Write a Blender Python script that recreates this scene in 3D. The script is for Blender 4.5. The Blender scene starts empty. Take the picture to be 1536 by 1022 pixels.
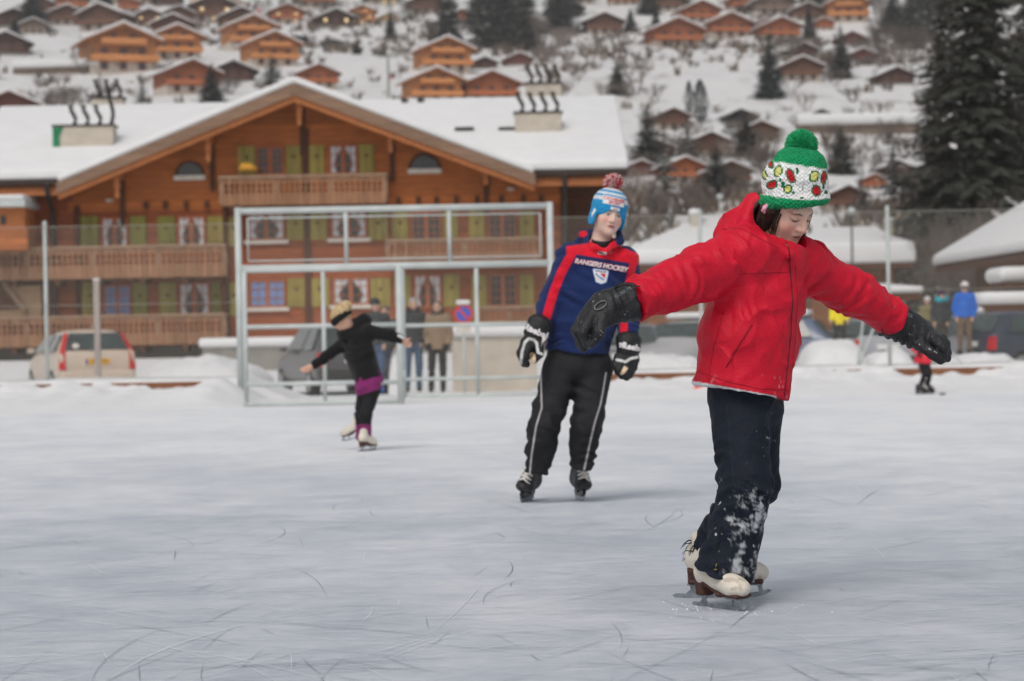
import bpy, bmesh, math, random
import numpy as np
from mathutils import Vector, Matrix
from mathutils.bvhtree import BVHTree

# ------------------------------------------------------------------ camera, light, exposure
scene = bpy.context.scene
F = 85.0 / 36.0 * 1536.0            # focal length in photo pixels
H = 0.93                            # camera height above the ice
ROLL = math.radians(1.05)
CR, SR = math.cos(ROLL), math.sin(ROLL)
cd = bpy.data.cameras.new('camera')
cam = bpy.data.objects.new('camera', cd)
scene.collection.objects.link(cam)
cam.location = (0, 0, H)
cam.rotation_euler = (math.radians(90), ROLL, 0)
cd.lens = 85.0; cd.sensor_width = 36.0; cd.sensor_fit = 'HORIZONTAL'
cd.clip_start = 0.1; cd.clip_end = 3000
cd.dof.use_dof = True; cd.dof.focus_distance = 8.65; cd.dof.aperture_fstop = 4.4
scene.camera = cam

world = bpy.data.worlds.new('World'); scene.world = world; world.use_nodes = True
wn = world.node_tree.nodes; wl = world.node_tree.links
for n in list(wn): wn.remove(n)
SUN_EL, SUN_AZ = math.radians(52), math.radians(200)
sky = wn.new('ShaderNodeTexSky'); sky.sky_type = 'NISHITA'; sky.sun_disc = False
sky.sun_elevation = SUN_EL; sky.sun_rotation = SUN_AZ
sky.air_density = 1.0; sky.dust_density = 3.0
hsv = wn.new('ShaderNodeHueSaturation'); hsv.inputs['Saturation'].default_value = 0.30
bg = wn.new('ShaderNodeBackground'); bg.inputs['Strength'].default_value = 0.12
wo = wn.new('ShaderNodeOutputWorld')
wl.new(sky.outputs[0], hsv.inputs['Color']); wl.new(hsv.outputs[0], bg.inputs['Color']); wl.new(bg.outputs[0], wo.inputs[0])

sd = bpy.data.lights.new('sun', 'SUN'); sd.energy = 1.0; sd.angle = math.radians(25); sd.color = (1.0, 0.95, 0.88)
sun = bpy.data.objects.new('sun', sd); scene.collection.objects.link(sun)
# sky's sun_rotation is measured clockwise from +Y
sdir = Vector((math.sin(SUN_AZ) * math.cos(SUN_EL), math.cos(SUN_AZ) * math.cos(SUN_EL), math.sin(SUN_EL)))
sun.rotation_euler = sdir.to_track_quat('Z', 'Y').to_euler()

vs = scene.view_settings
vs.view_transform = 'Standard'; vs.look = 'None'; vs.gamma = 1.0; vs.use_curve_mapping = False
vs.exposure = 0.05
scene.display_settings.display_device = 'sRGB'

R = random.Random(7)
C = scene.collection

# ------------------------------------------------------------------ helpers
def P(u, v, Y):
    """point at depth Y seen at photo pixel (u, v)"""
    du, dv = u - 768.0, v - 511.0
    x0 = du * CR - dv * SR; y0 = du * SR + dv * CR
    return Vector((x0 * Y / F, Y, H - y0 * Y / F))

def lin(c): return c / 12.92 if c <= 0.04045 else ((c + 0.055) / 1.055) ** 2.4
def S(r, g, b): return (lin(r / 255), lin(g / 255), lin(b / 255))

MATS = {}
def mat(name, col, rough=0.75, var=0.2, scale=6.0, bump=0.0, bscale=30.0, spec=0.25, metal=0.0,
        stretch=(1, 1, 1), coat=0.0, emit=0.0, sheen=0.0):
    if name in MATS: return MATS[name]
    m = bpy.data.materials.new(name); m.use_nodes = True
    nt = m.node_tree; b = nt.nodes['Principled BSDF']
    b.inputs['Roughness'].default_value = rough; b.inputs['Metallic'].default_value = metal
    b.inputs['Specular IOR Level'].default_value = spec; b.inputs['Coat Weight'].default_value = coat
    if sheen: b.inputs['Sheen Weight'].default_value = sheen
    tc = nt.nodes.new('ShaderNodeTexCoord'); mp = nt.nodes.new('ShaderNodeMapping')
    mp.inputs['Scale'].default_value = stretch
    nt.links.new(tc.outputs['Object'], mp.inputs['Vector'])
    n = nt.nodes.new('ShaderNodeTexNoise'); n.inputs['Scale'].default_value = scale; n.inputs['Detail'].default_value = 5
    nt.links.new(mp.outputs[0], n.inputs['Vector'])
    r = nt.nodes.new('ShaderNodeMapRange')
    r.inputs['From Min'].default_value = 0.3; r.inputs['From Max'].default_value = 0.7
    r.inputs['To Min'].default_value = 1 - var; r.inputs['To Max'].default_value = 1 + var
    nt.links.new(n.outputs[0], r.inputs[0])
    mx = nt.nodes.new('ShaderNodeVectorMath'); mx.operation = 'SCALE'; mx.inputs[0].default_value = col
    nt.links.new(r.outputs[0], mx.inputs['Scale'])
    nt.links.new(mx.outputs[0], b.inputs['Base Color'])
    if emit:
        nt.links.new(mx.outputs[0], b.inputs['Emission Color']); b.inputs['Emission Strength'].default_value = emit
    if bump:
        n2 = nt.nodes.new('ShaderNodeTexNoise'); n2.inputs['Scale'].default_value = bscale; n2.inputs['Detail'].default_value = 4
        nt.links.new(mp.outputs[0], n2.inputs['Vector'])
        bp = nt.nodes.new('ShaderNodeBump'); bp.inputs['Strength'].default_value = bump; bp.inputs['Distance'].default_value = 0.02
        nt.links.new(n2.outputs[0], bp.inputs['Height']); nt.links.new(bp.outputs[0], b.inputs['Normal'])
    MATS[name] = m
    return m

def wood(name, col, plank=0.2, axis='Z', var=0.3, rough=0.75, gap=0.35):
    """boards with dark joints, grain running along the boards"""
    if name in MATS: return MATS[name]
    st = {'Z': (1.0, 1.0, 14.0), 'X': (14.0, 1.0, 1.0)}[axis]
    m = mat(name, col, rough, var, 1.6, stretch=st)
    nt = m.node_tree; b = nt.nodes['Principled BSDF']
    tc = [n for n in nt.nodes if n.type == 'TEX_COORD'][0]
    sx = nt.nodes.new('ShaderNodeSeparateXYZ'); nt.links.new(tc.outputs['Object'], sx.inputs[0])
    d = nt.nodes.new('ShaderNodeMath'); d.operation = 'DIVIDE'; d.inputs[1].default_value = plank
    nt.links.new(sx.outputs[axis], d.inputs[0])
    fr = nt.nodes.new('ShaderNodeMath'); fr.operation = 'FRACT'; nt.links.new(d.outputs[0], fr.inputs[0])
    ra = nt.nodes.new('ShaderNodeMapRange'); ra.inputs['From Min'].default_value = 0.0; ra.inputs['From Max'].default_value = 0.16
    ra.inputs['To Min'].default_value = 1 - gap; ra.inputs['To Max'].default_value = 1.0
    nt.links.new(fr.outputs[0], ra.inputs[0])
    fl = nt.nodes.new('ShaderNodeMath'); fl.operation = 'FLOOR'; nt.links.new(d.outputs[0], fl.inputs[0])
    wn_ = nt.nodes.new('ShaderNodeTexWhiteNoise'); wn_.noise_dimensions = '1D'; nt.links.new(fl.outputs[0], wn_.inputs['W'])
    r2 = nt.nodes.new('ShaderNodeMapRange'); r2.inputs['To Min'].default_value = 0.82; r2.inputs['To Max'].default_value = 1.15
    nt.links.new(wn_.outputs['Value'], r2.inputs[0])
    mu = nt.nodes.new('ShaderNodeMath'); mu.operation = 'MULTIPLY'
    nt.links.new(ra.outputs[0], mu.inputs[0]); nt.links.new(r2.outputs[0], mu.inputs[1])
    sc = nt.nodes.new('ShaderNodeVectorMath'); sc.operation = 'SCALE'
    old = b.inputs['Base Color'].links[0].from_socket
    nt.links.new(old, sc.inputs[0]); nt.links.new(mu.outputs[0], sc.inputs['Scale'])
    nt.links.new(sc.outputs[0], b.inputs['Base Color'])
    bp = nt.nodes.new('ShaderNodeBump'); bp.inputs['Strength'].default_value = 0.6; bp.inputs['Distance'].default_value = 0.02
    nt.links.new(ra.outputs[0], bp.inputs['Height']); nt.links.new(bp.outputs[0], b.inputs['Normal'])
    return m

def vcol_mat(name, rough=0.8, bump=0.3, bscale=200.0, spec=0.2, var=0.12, vscale=25.0, knit=0.0, sheen=0.0, stretch=(1, 1, 1)):
    """cloth whose colour zones (panels, stripes, motifs) come from the mesh's 'col' attribute"""
    if name in MATS: return MATS[name]
    m = mat(name, (1, 1, 1), rough, var, vscale, bump, bscale, spec, sheen=sheen, stretch=stretch)
    nt = m.node_tree
    at = nt.nodes.new('ShaderNodeAttribute'); at.attribute_name = 'col'
    sc = [n for n in nt.nodes if n.type == 'VECT_MATH'][0]
    nt.links.new(at.outputs['Color'], sc.inputs[0])
    return m

ORG = {}
def tag(o, label=None, cat=None, group=None, kind=None):
    if label: o['label'] = label
    if cat: o['category'] = cat
    if group: o['group'] = group
    if kind: o['kind'] = kind
    return o

def thing(name, label, cat, loc=(0, 0, 0), group=None):
    o = bpy.data.objects.new(name, None); C.objects.link(o)
    o.location = loc; o.empty_display_size = 0.2
    ORG[o.name] = Vector(loc)
    return tag(o, label, cat, group)

def link_mesh(name, me, parent=None):
    o = bpy.data.objects.new(name, me); C.objects.link(o)
    if parent is not None:
        o.parent = parent; ORG[o.name] = ORG[parent.name]
    else:
        ORG[o.name] = Vector((0, 0, 0))
    return o

class MB:
    def __init__(s): s.v = []; s.f = []; s.m = []; s.k = 0; s.T = None
    def add(s, vs, fs):
        b = len(s.v)
        if s.T is not None: vs = [s.T @ Vector(p) for p in vs]
        s.v += [tuple(p) for p in vs]; s.f += [tuple(i + b for i in f) for f in fs]; s.m += [s.k] * len(fs)
    def box2(s, a, b):
        (x0, y0, z0), (x1, y1, z1) = a, b
        s.add([(x0, y0, z0), (x1, y0, z0), (x1, y1, z0), (x0, y1, z0), (x0, y0, z1), (x1, y0, z1), (x1, y1, z1), (x0, y1, z1)],
              [(0, 3, 2, 1), (4, 5, 6, 7), (0, 1, 5, 4), (1, 2, 6, 5), (2, 3, 7, 6), (3, 0, 4, 7)])
    def box(s, c, d): s.box2([c[i] - d[i] / 2 for i in range(3)], [c[i] + d[i] / 2 for i in range(3)])
    def bar(s, a, b, w, h):
        """rectangular bar from a to b, w wide and h high"""
        a = Vector(a); b = Vector(b); t = (b - a).normalized()
        up = Vector((0, 0, 1)) if abs(t.z) < 0.95 else Vector((0, 1, 0))
        sd_ = t.cross(up).normalized(); up = sd_.cross(t)
        vs = []
        for p in (a, b):
            for q, r_ in ((-1, -1), (1, -1), (1, 1), (-1, 1)): vs.append(p + sd_ * (q * w / 2) + up * (r_ * h / 2))
        s.add(vs, [(0, 1, 2, 3), (7, 6, 5, 4), (0, 4, 5, 1), (1, 5, 6, 2), (2, 6, 7, 3), (3, 7, 4, 0)])
    def prism(s, poly, off):
        """closed polygon of 3D points extruded by the vector off"""
        n = len(poly); off = Vector(off); poly = [Vector(p) for p in poly]
        s.add(poly + [p + off for p in poly], [tuple(range(n)), tuple(range(2 * n - 1, n - 1, -1))] +
              [(i, i + n, (i + 1) % n + n, (i + 1) % n) for i in range(n)])
    def tube(s, pts, rad, n=8, cap=True):
        pts = [Vector(p) for p in pts]; rad = rad if hasattr(rad, '__len__') else [rad] * len(pts)
        vs = []; fs = []; ref = None
        for i, p in enumerate(pts):
            t = (pts[min(i + 1, len(pts) - 1)] - pts[max(i - 1, 0)]).normalized()
            if ref is None: ref = Vector((0, 0, 1)) if abs(t.z) < 0.9 else Vector((1, 0, 0))
            a = t.cross(ref).normalized(); b = t.cross(a).normalized(); ref = -b if False else b.cross(t) * 0 + ref
            for k in range(n):
                q = 2 * math.pi * k / n
                vs.append(p + a * (math.cos(q) * rad[i]) + b * (math.sin(q) * rad[i]))
        for i in range(len(pts) - 1):
            for k in range(n):
                fs.append((i * n + k, i * n + (k + 1) % n, (i + 1) * n + (k + 1) % n, (i + 1) * n + k))
        if cap: fs += [tuple(range(n - 1, -1, -1)), tuple((len(pts) - 1) * n + k for k in range(n))]
        s.add(vs, fs)
    def lathe(s, c, prof, n=16):
        c = Vector(c); vs = []; fs = []
        for r_, z in prof:
            for k in range(n):
                q = 2 * math.pi * k / n; vs.append(c + Vector((r_ * math.cos(q), r_ * math.sin(q), z)))
        for i in range(len(prof) - 1):
            for k in range(n): fs.append((i * n + k, i * n + (k + 1) % n, (i + 1) * n + (k + 1) % n, (i + 1) * n + k))
        fs += [tuple(range(n - 1, -1, -1)), tuple((len(prof) - 1) * n + k for k in range(n))]
        s.add(vs, fs)
    def build(s, name, mats, parent=None, smooth=False, bevel=0.0, seg=2, subsurf=0):
        org = ORG[parent.name] if parent is not None else Vector((0, 0, 0))
        me = bpy.data.meshes.new(name)
        me.from_pydata([(x - org.x, y - org.y, z - org.z) for x, y, z in s.v], [], s.f)
        for m in (mats if isinstance(mats, (list, tuple)) else [mats]): me.materials.append(m)
        me.polygons.foreach_set('material_index', s.m)
        bm = bmesh.new(); bm.from_mesh(me); bmesh.ops.recalc_face_normals(bm, faces=bm.faces); bm.to_mesh(me); bm.free()
        if smooth: me.polygons.foreach_set('use_smooth', [True] * len(me.polygons))
        me.update()
        o = link_mesh(name, me, parent)
        if bevel:
            b = o.modifiers.new('bevel', 'BEVEL'); b.width = bevel; b.segments = seg; b.limit_method = 'ANGLE'
        if subsurf:
            b = o.modifiers.new('subsurf', 'SUBSURF'); b.levels = subsurf; b.render_levels = subsurf
        return o

def kids(o): return [c for c in ALLKIDS.get(o, [])]
def copy_tree(o, parent=None):
    c = o.copy(); C.objects.link(c)
    if parent is not None: c.parent = parent
    for ch in list(o.children): copy_tree(ch, c)
    return c

def fnoise(x, y, seed=0):
    """cheap smooth 2D noise from summed sines"""
    r = np.random.RandomState(seed); v = 0 * x
    for k in range(8):
        a = r.uniform(0, 2 * np.pi); f = 0.6 * 1.45 ** k; ph = r.uniform(0, 6.28)
        v = v + np.sin((x * np.cos(a) + y * np.sin(a)) * f + ph) / (1.25 ** k)
    return v / 3.2

def grid_mesh(name, X, Y, Z, mats, smooth=True, parent=None):
    ny, nx = X.shape
    vs = np.stack([X, Y, Z], -1).reshape(-1, 3)
    i = np.arange(ny * nx).reshape(ny, nx)
    fs = np.stack([i[:-1, :-1], i[:-1, 1:], i[1:, 1:], i[1:, :-1]], -1).reshape(-1, 4)
    me = bpy.data.meshes.new(name); me.from_pydata(vs.tolist(), [], fs.tolist())
    for m in (mats if isinstance(mats, (list, tuple)) else [mats]): me.materials.append(m)
    if smooth: me.polygons.foreach_set('use_smooth', [True] * len(me.polygons))
    me.update()
    return link_mesh(name, me, parent)

# ------------------------------------------------------------------ common materials
SNOW = mat('snow', (0.74, 0.735, 0.73), 0.7, 0.03, 1.2, 0.35, 5.0, 0.2)
STEEL = mat('galvanised steel', S(190, 196, 194), 0.55, 0.10, 4, 0, 30, 0.3, 0.0)
WIRE = mat('galvanised wire', S(168, 166, 158), 0.6, 0.05, 4, spec=0.3)
GLASS = mat('window glass', (0.02, 0.024, 0.028), 0.08, 0.1, 2, spec=0.6)

# ------------------------------------------------------------------ the setting: ice, ground, hillside
def ice_material():
    m = bpy.data.materials.new('scraped ice'); m.use_nodes = True; nt = m.node_tree; b = nt.nodes['Principled BSDF']
    tc = nt.nodes.new('ShaderNodeTexCoord')
    def noise(scale, st, det=6, rough=0.6):
        mp = nt.nodes.new('ShaderNodeMapping'); mp.inputs['Scale'].default_value = st
        mp.inputs['Rotation'].default_value = (0, 0, R.uniform(-0.25, 0.25))
        nt.links.new(tc.outputs['Object'], mp.inputs[0])
        n = nt.nodes.new('ShaderNodeTexNoise'); n.inputs['Scale'].default_value = scale; n.inputs['Detail'].default_value = det
        n.inputs['Roughness'].default_value = rough
        nt.links.new(mp.outputs[0], n.inputs['Vector']); return n.outputs[0]
    def mr(x, a, c, d=0.0, e=1.0):
        r = nt.nodes.new('ShaderNodeMapRange'); r.inputs[1].default_value = a; r.inputs[2].default_value = c
        r.inputs[3].default_value = d; r.inputs[4].default_value = e
        nt.links.new(x, r.inputs[0]); return r.outputs[0]
    def math_(op, x, y):
        q = nt.nodes.new('ShaderNodeMath'); q.operation = op
        for i, z in enumerate((x, y)):
            if isinstance(z, float): q.inputs[i].default_value = z
            else: nt.links.new(z, q.inputs[i])
        return q.outputs[0]
    big = mr(noise(0.35, (1, 0.5, 1)), 0.3, 0.7)
    streak = mr(noise(2.2, (1.0, 0.8, 1), 8, 0.7), 0.35, 0.65)
    fine = mr(noise(22.0, (0.6, 1.2, 1), 8, 0.8), 0.35, 0.68)
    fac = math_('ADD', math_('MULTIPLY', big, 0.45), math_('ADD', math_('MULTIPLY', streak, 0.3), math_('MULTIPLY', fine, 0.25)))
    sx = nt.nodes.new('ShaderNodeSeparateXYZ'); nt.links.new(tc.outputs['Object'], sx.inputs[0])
    far_ = mr(math_('ADD', sx.outputs['Y'], math_('MULTIPLY', big, 5.0)), 8.0, 27.0, -0.20, 0.42)  # light falloff painted into the ice colour: darker near, paler far, uneven edge
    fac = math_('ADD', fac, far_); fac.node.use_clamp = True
    mix = nt.nodes.new('ShaderNodeMix'); mix.data_type = 'RGBA'
    mix.inputs['A'].default_value = (*ICE_A, 1); mix.inputs['B'].default_value = (*ICE_B, 1)
    nt.links.new(fac, mix.inputs['Factor']); nt.links.new(mix.outputs['Result'], b.inputs['Base Color'])
    nt.links.new(mr(fac, 0.2, 0.8, 0.42, 0.62), b.inputs['Roughness'])
    b.inputs['Specular IOR Level'].default_value = 0.35
    bp = nt.nodes.new('ShaderNodeBump'); bp.inputs['Strength'].default_value = 0.22; bp.inputs['Distance'].default_value = 0.006
    nt.links.new(fac, bp.inputs['Height']); nt.links.new(bp.outputs[0], b.inputs['Normal'])
    return m
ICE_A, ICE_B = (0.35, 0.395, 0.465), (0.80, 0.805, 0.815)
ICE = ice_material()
SCRATCH_D = mat('cut groove in ice', (0.20, 0.25, 0.31), 0.4, 0.1)
SCRATCH_L = mat('frosted groove in ice', (0.78, 0.80, 0.82), 0.7, 0.1)

def build_ice():
    mb = MB()
    mb.add([(-45, -8, 0), (45, -8, 0), (45, 43.5, 0), (-45, 43.5, 0)], [(0, 1, 2, 3)])
    rr = random.Random(3)
    for k in range(4200):
        # skate cuts: long shallow arcs, most of them running across the view
        y0 = 5.5 + 22 * rr.random() ** 1.7; x0 = rr.uniform(-1, 1) * (y0 * 0.26 + 0.5)
        L = rr.uniform(0.2, 2.2) * (.4 if rr.random() < .75 else .9); a = rr.gauss(0, 0.55) if rr.random() < 0.7 else rr.uniform(0, 3.14)
        cv = rr.gauss(0, 0.22); w = rr.uniform(0.0005, 0.0015) * (1 + y0 * 0.02); n = 14
        mb.k = 1 if rr.random() < 0.55 else 2
        p = Vector((x0, y0)); L_ = []; R_ = []
        for i in range(n + 1):
            t = Vector((math.cos(a), math.sin(a))); nn = Vector((-t.y, t.x)); ww = w * math.sin(math.pi * (i + 0.15) / (n + 0.3)) 
            L_.append(p + nn * ww); R_.append(p - nn * ww); p = p + t * (L / n); a += cv * L / n + rr.gauss(0, 0.012)
        z = 0.003 + 0.0004 * (k % 7)
        vs = [(q.x, q.y, z) for q in L_] + [(q.x, q.y, z) for q in R_]
        mb.add(vs, [(i, i + 1, n + 2 + i, n + 1 + i) for i in range(n)])
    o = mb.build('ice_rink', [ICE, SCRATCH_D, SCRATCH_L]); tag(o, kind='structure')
build_ice()

HT = [(100, 0.6), (150, 6), (250, 20), (350, 38), (450, 57), (550, 79), (700, 118), (950, 190)]
def hill_z(x, y):
    y = np.asarray(y, float); x = np.asarray(x, float)
    base = np.interp(y, [40, 46, 58, 76, 100], [-0.3, -0.18, -0.14, 0.5, 0.6])
    right = np.interp(y, [40, 46, 58, 95, 100], [-0.3, -0.18, -0.14, 0.3, 0.6])
    t = np.clip((x - 1) / 6.0, 0, 1); low = base * (1 - t) + right * t
    up = np.interp(y, [a for a, b in HT], [b for a, b in HT])
    z = np.where(y < 100, low, up)
    amp = np.clip((y - 105) / 120, 0, 1) * 1.6
    return z + amp * fnoise(x * 0.06, y * 0.045, 5)

ys = np.concatenate([np.linspace(43, 60, 18), np.linspace(61, 105, 30), np.linspace(107, 950, 300)])
xs = np.linspace(-1, 1, 161)
YY, XX = np.meshgrid(ys, xs, indexing='ij'); XX = XX * (40 + YY * 0.42)
HSNOW = mat('hillside snow', (0.70, 0.69, 0.68), 0.8, 0.05, .3, 0.4, 1.5, 0.15)
def stubble(m):
    nt = m.node_tree; bs = nt.nodes['Principled BSDF']; old = bs.inputs['Base Color'].links[0].from_socket
    tc = nt.nodes.new('ShaderNodeTexCoord'); mp = nt.nodes.new('ShaderNodeMapping'); mp.inputs['Scale'].default_value = (.35, .16, .35); nt.links.new(tc.outputs['Object'], mp.inputs[0])
    n = nt.nodes.new('ShaderNodeTexNoise'); n.inputs['Scale'].default_value = .55; n.inputs['Detail'].default_value = 9; n.inputs['Roughness'].default_value = .72; nt.links.new(mp.outputs[0], n.inputs['Vector'])
    r = nt.nodes.new('ShaderNodeMapRange'); r.inputs[1].default_value = .56; r.inputs[2].default_value = .70; r.inputs[4].default_value = .75; nt.links.new(n.outputs[0], r.inputs[0])
    mx = nt.nodes.new('ShaderNodeMix'); mx.data_type = 'RGBA'; mx.inputs['B'].default_value = (.27, .23, .20, 1)
    nt.links.new(r.outputs[0], mx.inputs['Factor']); nt.links.new(old, mx.inputs['A']); nt.links.new(mx.outputs['Result'], bs.inputs['Base Color'])
stubble(HSNOW)
ys1 = ys[ys < 107.5]; ys2 = ys[ys > 106.5]
for nm, yy_, m_ in (('ground', ys1, SNOW), ('hillside', ys2, HSNOW)):
    Y1, X1 = np.meshgrid(yy_, xs, indexing='ij'); X1 = X1 * (40 + Y1 * 0.42)
    tag(grid_mesh(nm, X1, Y1, hill_z(X1, Y1), m_), kind='structure')

def hill_at(u, v):
    """where the ray through photo pixel (u, v) meets the slope"""
    ys_ = np.linspace(104, 940, 1700)
    d = P(u, v, 1.0); zz = H + (d.z - H) * ys_; gz = hill_z(d.x * ys_, ys_)
    k = np.nonzero(gz >= zz)[0]
    y = ys_[k[0]] if len(k) else 700.0
    return Vector((d.x * y, y, float(hill_z(d.x * y, y))))

# lumpy snow ploughed against the boards all round the far side
def snow_bank():
    xs_ = np.linspace(-13, 13, 420); ys_ = np.linspace(34.2, 45.5, 150)
    Y_, X_ = np.meshgrid(ys_, xs_, indexing='ij')
    edge = 36.4 - 1.6 * np.clip((-X_ - 4) / 3, 0, 1) + 0.8 * np.clip((X_ - 2) / 4, 0, 1) + 0.35 * fnoise(X_ * 0.8, 0 * X_, 2)
    t = np.clip((Y_ - edge) / (41.2 - edge), 0, 1)
    lum = fnoise(X_ * 2.6, Y_ * 2.2, 9); lum2 = fnoise(X_ * 5.5, Y_ * 4.0, 11)
    h = (0.245 + .02 * (X_ > 2)) * t ** 1.5 * (1 + 0.62 * lum * np.clip(1.15 - np.abs(lum), .3, 1)) + 0.14 * t * np.maximum(lum2, -.3) + 0.022 * t * fnoise(X_ * 14, Y_ * 9, 31) + 0.05 * np.clip(t * 4, 0, 1)
    pile = np.exp(-((X_ + 4.55) / 0.75) ** 2 - ((Y_ - 38.6) / 1.5) ** 2)
    h = h + 0.26 * pile * (1 + 0.4 * lum)
    # keep the doorway of the cage clear
    door = np.clip(3.1 - np.abs(X_ + 1.75) / .95, 0, 1); h = h * (1 - 0.93 * np.clip(door * 1.6, 0, 1))
    flat = np.clip((Y_ - 41.6) / 0.5, 0, 1)
    h = np.where(Y_ > 41.25, (0.36 + 0.03 * lum) * (1 - door) - .03 * door + 0.02, h)
    drop = np.clip((Y_ - 44.0) / 1.5, 0, 1); h = h * (1 - drop) - 0.35 * drop
    # a slot in front of the boards where the rust brown wood shows between the lumps
    slot = np.exp(-((Y_ - 41.05) / 0.16) ** 2) * np.clip((fnoise(X_ * 1.1, 0 * X_, 21) + 0.25) * 2, 0, 1)
    h = h - 0.12 * slot
    h = np.where(t <= 0, -0.03, h)
    tag(grid_mesh('snow_bank', X_, Y_, h, SNOW), kind='structure')
snow_bank()
def text_mesh(s, size, name, m, parent, fn, depth=.003, shear=0.0, sub=0, bold=0.0, spacing=1.0, frame=None):
    """lettering as thin raised geometry; fn maps flat (x, z) to the surface point"""
    cu = bpy.data.curves.new(name, 'FONT'); cu.body = s; cu.size = size; cu.align_x = 'CENTER'; cu.align_y = 'CENTER'
    cu.shear = shear; cu.offset = bold; cu.space_character = spacing; cu.resolution_u = 4
    ob = bpy.data.objects.new(name, cu); C.objects.link(ob)
    dg = bpy.context.evaluated_depsgraph_get(); me0 = bpy.data.meshes.new_from_object(ob.evaluated_get(dg))
    bpy.data.objects.remove(ob); bpy.data.curves.remove(cu)
    bm = bmesh.new(); bm.from_mesh(me0); bmesh.ops.triangulate(bm, faces=bm.faces)
    for _ in range(sub): bmesh.ops.subdivide_edges(bm, edges=bm.edges[:], cuts=1, use_grid_fill=False); bmesh.ops.triangulate(bm, faces=bm.faces)
    org = ORG[parent.name]
    for v in bm.verts: v.co = fn(v.co.x, v.co.y) - org
    me = bpy.data.meshes.new(name); bm.to_mesh(me); bm.free(); me.materials.append(m)
    o = link_mesh(name, me, parent)
    sm = o.modifiers.new('thickness', 'SOLIDIFY'); sm.thickness = depth; sm.offset = 0
    return o

# ------------------------------------------------------------------ the large chalet behind the rink
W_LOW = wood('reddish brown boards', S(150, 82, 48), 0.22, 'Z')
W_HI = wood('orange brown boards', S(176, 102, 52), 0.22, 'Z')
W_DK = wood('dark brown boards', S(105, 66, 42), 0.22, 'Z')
W_BALC = wood('weathered balcony boards', S(152, 112, 84), 0.19, 'X', 0.25)
W_BARGE = wood('grey brown barge board', S(140, 112, 92), 0.28, 'Z', 0.2)
W_ORANGE = mat('varnished orange timber', S(180, 112, 66), 0.6, 0.25, 5, stretch=(1, 1, 6))
W_FRAME = mat('orange window timber', S(164, 92, 58), 0.6, 0.2, 5)
W_POST = mat('dark timber post', S(86, 52, 34), 0.7, 0.2, 5)
OLIVE = wood('olive shutter boards', S(156, 140, 72), 0.14, 'X', 0.18, 0.7, 0.25)
OLIVE2 = wood('mossy green shutter boards', S(132, 126, 60), 0.14, 'X', 0.18, 0.7, 0.25)
CURT_W = mat('white curtain', S(205, 205, 208), 0.9, 0.15, 9, 0.5, 14, stretch=(6, 1, 1))
CURT_B = mat('blue curtain', S(120, 145, 190), 0.9, 0.2, 9, 0.5, 14, stretch=(6, 1, 1))
SILL = mat('pale sill', S(214, 206, 196), 0.7, 0.1, 5)
PLASTER = mat('beige render', S(190, 180, 166), 0.85, 0.12, 2.5, 0.2, 20)
PLASTER_G = mat('grey concrete', S(140, 136, 130), 0.85, 0.15, 2, 0.2, 20)
DARKMETAL = mat('dark metal pipe', S(62, 56, 52), 0.6, 0.2, 6)

YF = 86.0
def fp(u, v, y=YF):
    p = P(u, v, y); return p.x, p.z
big = thing('wooden_chalet', 'large brown wooden chalet with olive shutters and snowy roof behind the rink', 'chalet', (-7.4, 86, 0.4))

def slope_slab(a, b, t, off):
    """slab between ridge-side point a and eave-side point b (both with x,z or y,z), thickness t downwards, extruded by off"""
    return [a, b, b + Vector((0, 0, -t)), a + Vector((0, 0, -t))]

EZ, EY, RZ, RY, BY = 6.85, 84.7, 10.02, 93.6, 102.5      # eave and ridge of the main roof
GX, GH, GY = -7.43, 8.3, 84.25                           # gable: ridge x, half width, front edge
GR, GE = 10.02, 6.70
XL, XR = -19.6, 4.15
mb = MB()
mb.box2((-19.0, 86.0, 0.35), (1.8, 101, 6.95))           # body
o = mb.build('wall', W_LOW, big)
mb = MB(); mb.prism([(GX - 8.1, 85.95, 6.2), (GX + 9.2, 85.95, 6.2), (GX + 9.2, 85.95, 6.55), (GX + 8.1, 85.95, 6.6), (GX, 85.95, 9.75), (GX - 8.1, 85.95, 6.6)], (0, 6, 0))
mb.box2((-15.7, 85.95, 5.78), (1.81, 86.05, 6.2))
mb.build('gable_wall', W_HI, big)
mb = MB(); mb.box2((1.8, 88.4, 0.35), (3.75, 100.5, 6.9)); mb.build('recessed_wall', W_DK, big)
mb = MB(); mb.box2((-19.05, 85.9, 0.2), (1.85, 86.2, 0.95)); mb.build('plinth', PLASTER_G, big)
# roof
def roof_plan(mb, poly, dz0, dz1, front=True):
    """a slope of the main roof over the plan polygon, from dz0 to dz1 above the roof plane"""
    zf = lambda y: RZ - abs(y - RY) * (RZ - EZ) / (RY - EY if front else BY - RY)
    n = len(poly); a = [(x, y, zf(y) + dz0) for x, y in poly]; b = [(x, y, zf(y) + dz1) for x, y in poly]
    mb.add(a + b, [tuple(range(n))[::-1], tuple(range(n, 2 * n))] + [(i, (i + 1) % n, (i + 1) % n + n, i + n) for i in range(n)])
mb = MB()
for poly, fr in (([(XL, EY), (GX - GH + .3, EY), (GX, RY), (XL, RY)], True), ([(GX + GH - .3, EY), (XR, EY), (XR, RY), (GX, RY)], True), ([(XL, RY), (XR, RY), (XR, BY), (XL, BY)], False)):
    roof_plan(mb, poly, -.24, 0, fr)
mb.prism([(GX - GH, GY, GE), (GX, GY, GR), (GX + GH, GY, GE), (GX + GH, GY, GE - .2), (GX, GY, GR - .2), (GX - GH, GY, GE - .2)], (0, 9.4, 0))
roof = mb.build('roof', W_POST, big)
sg = 0.36
mb = MB()
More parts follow.
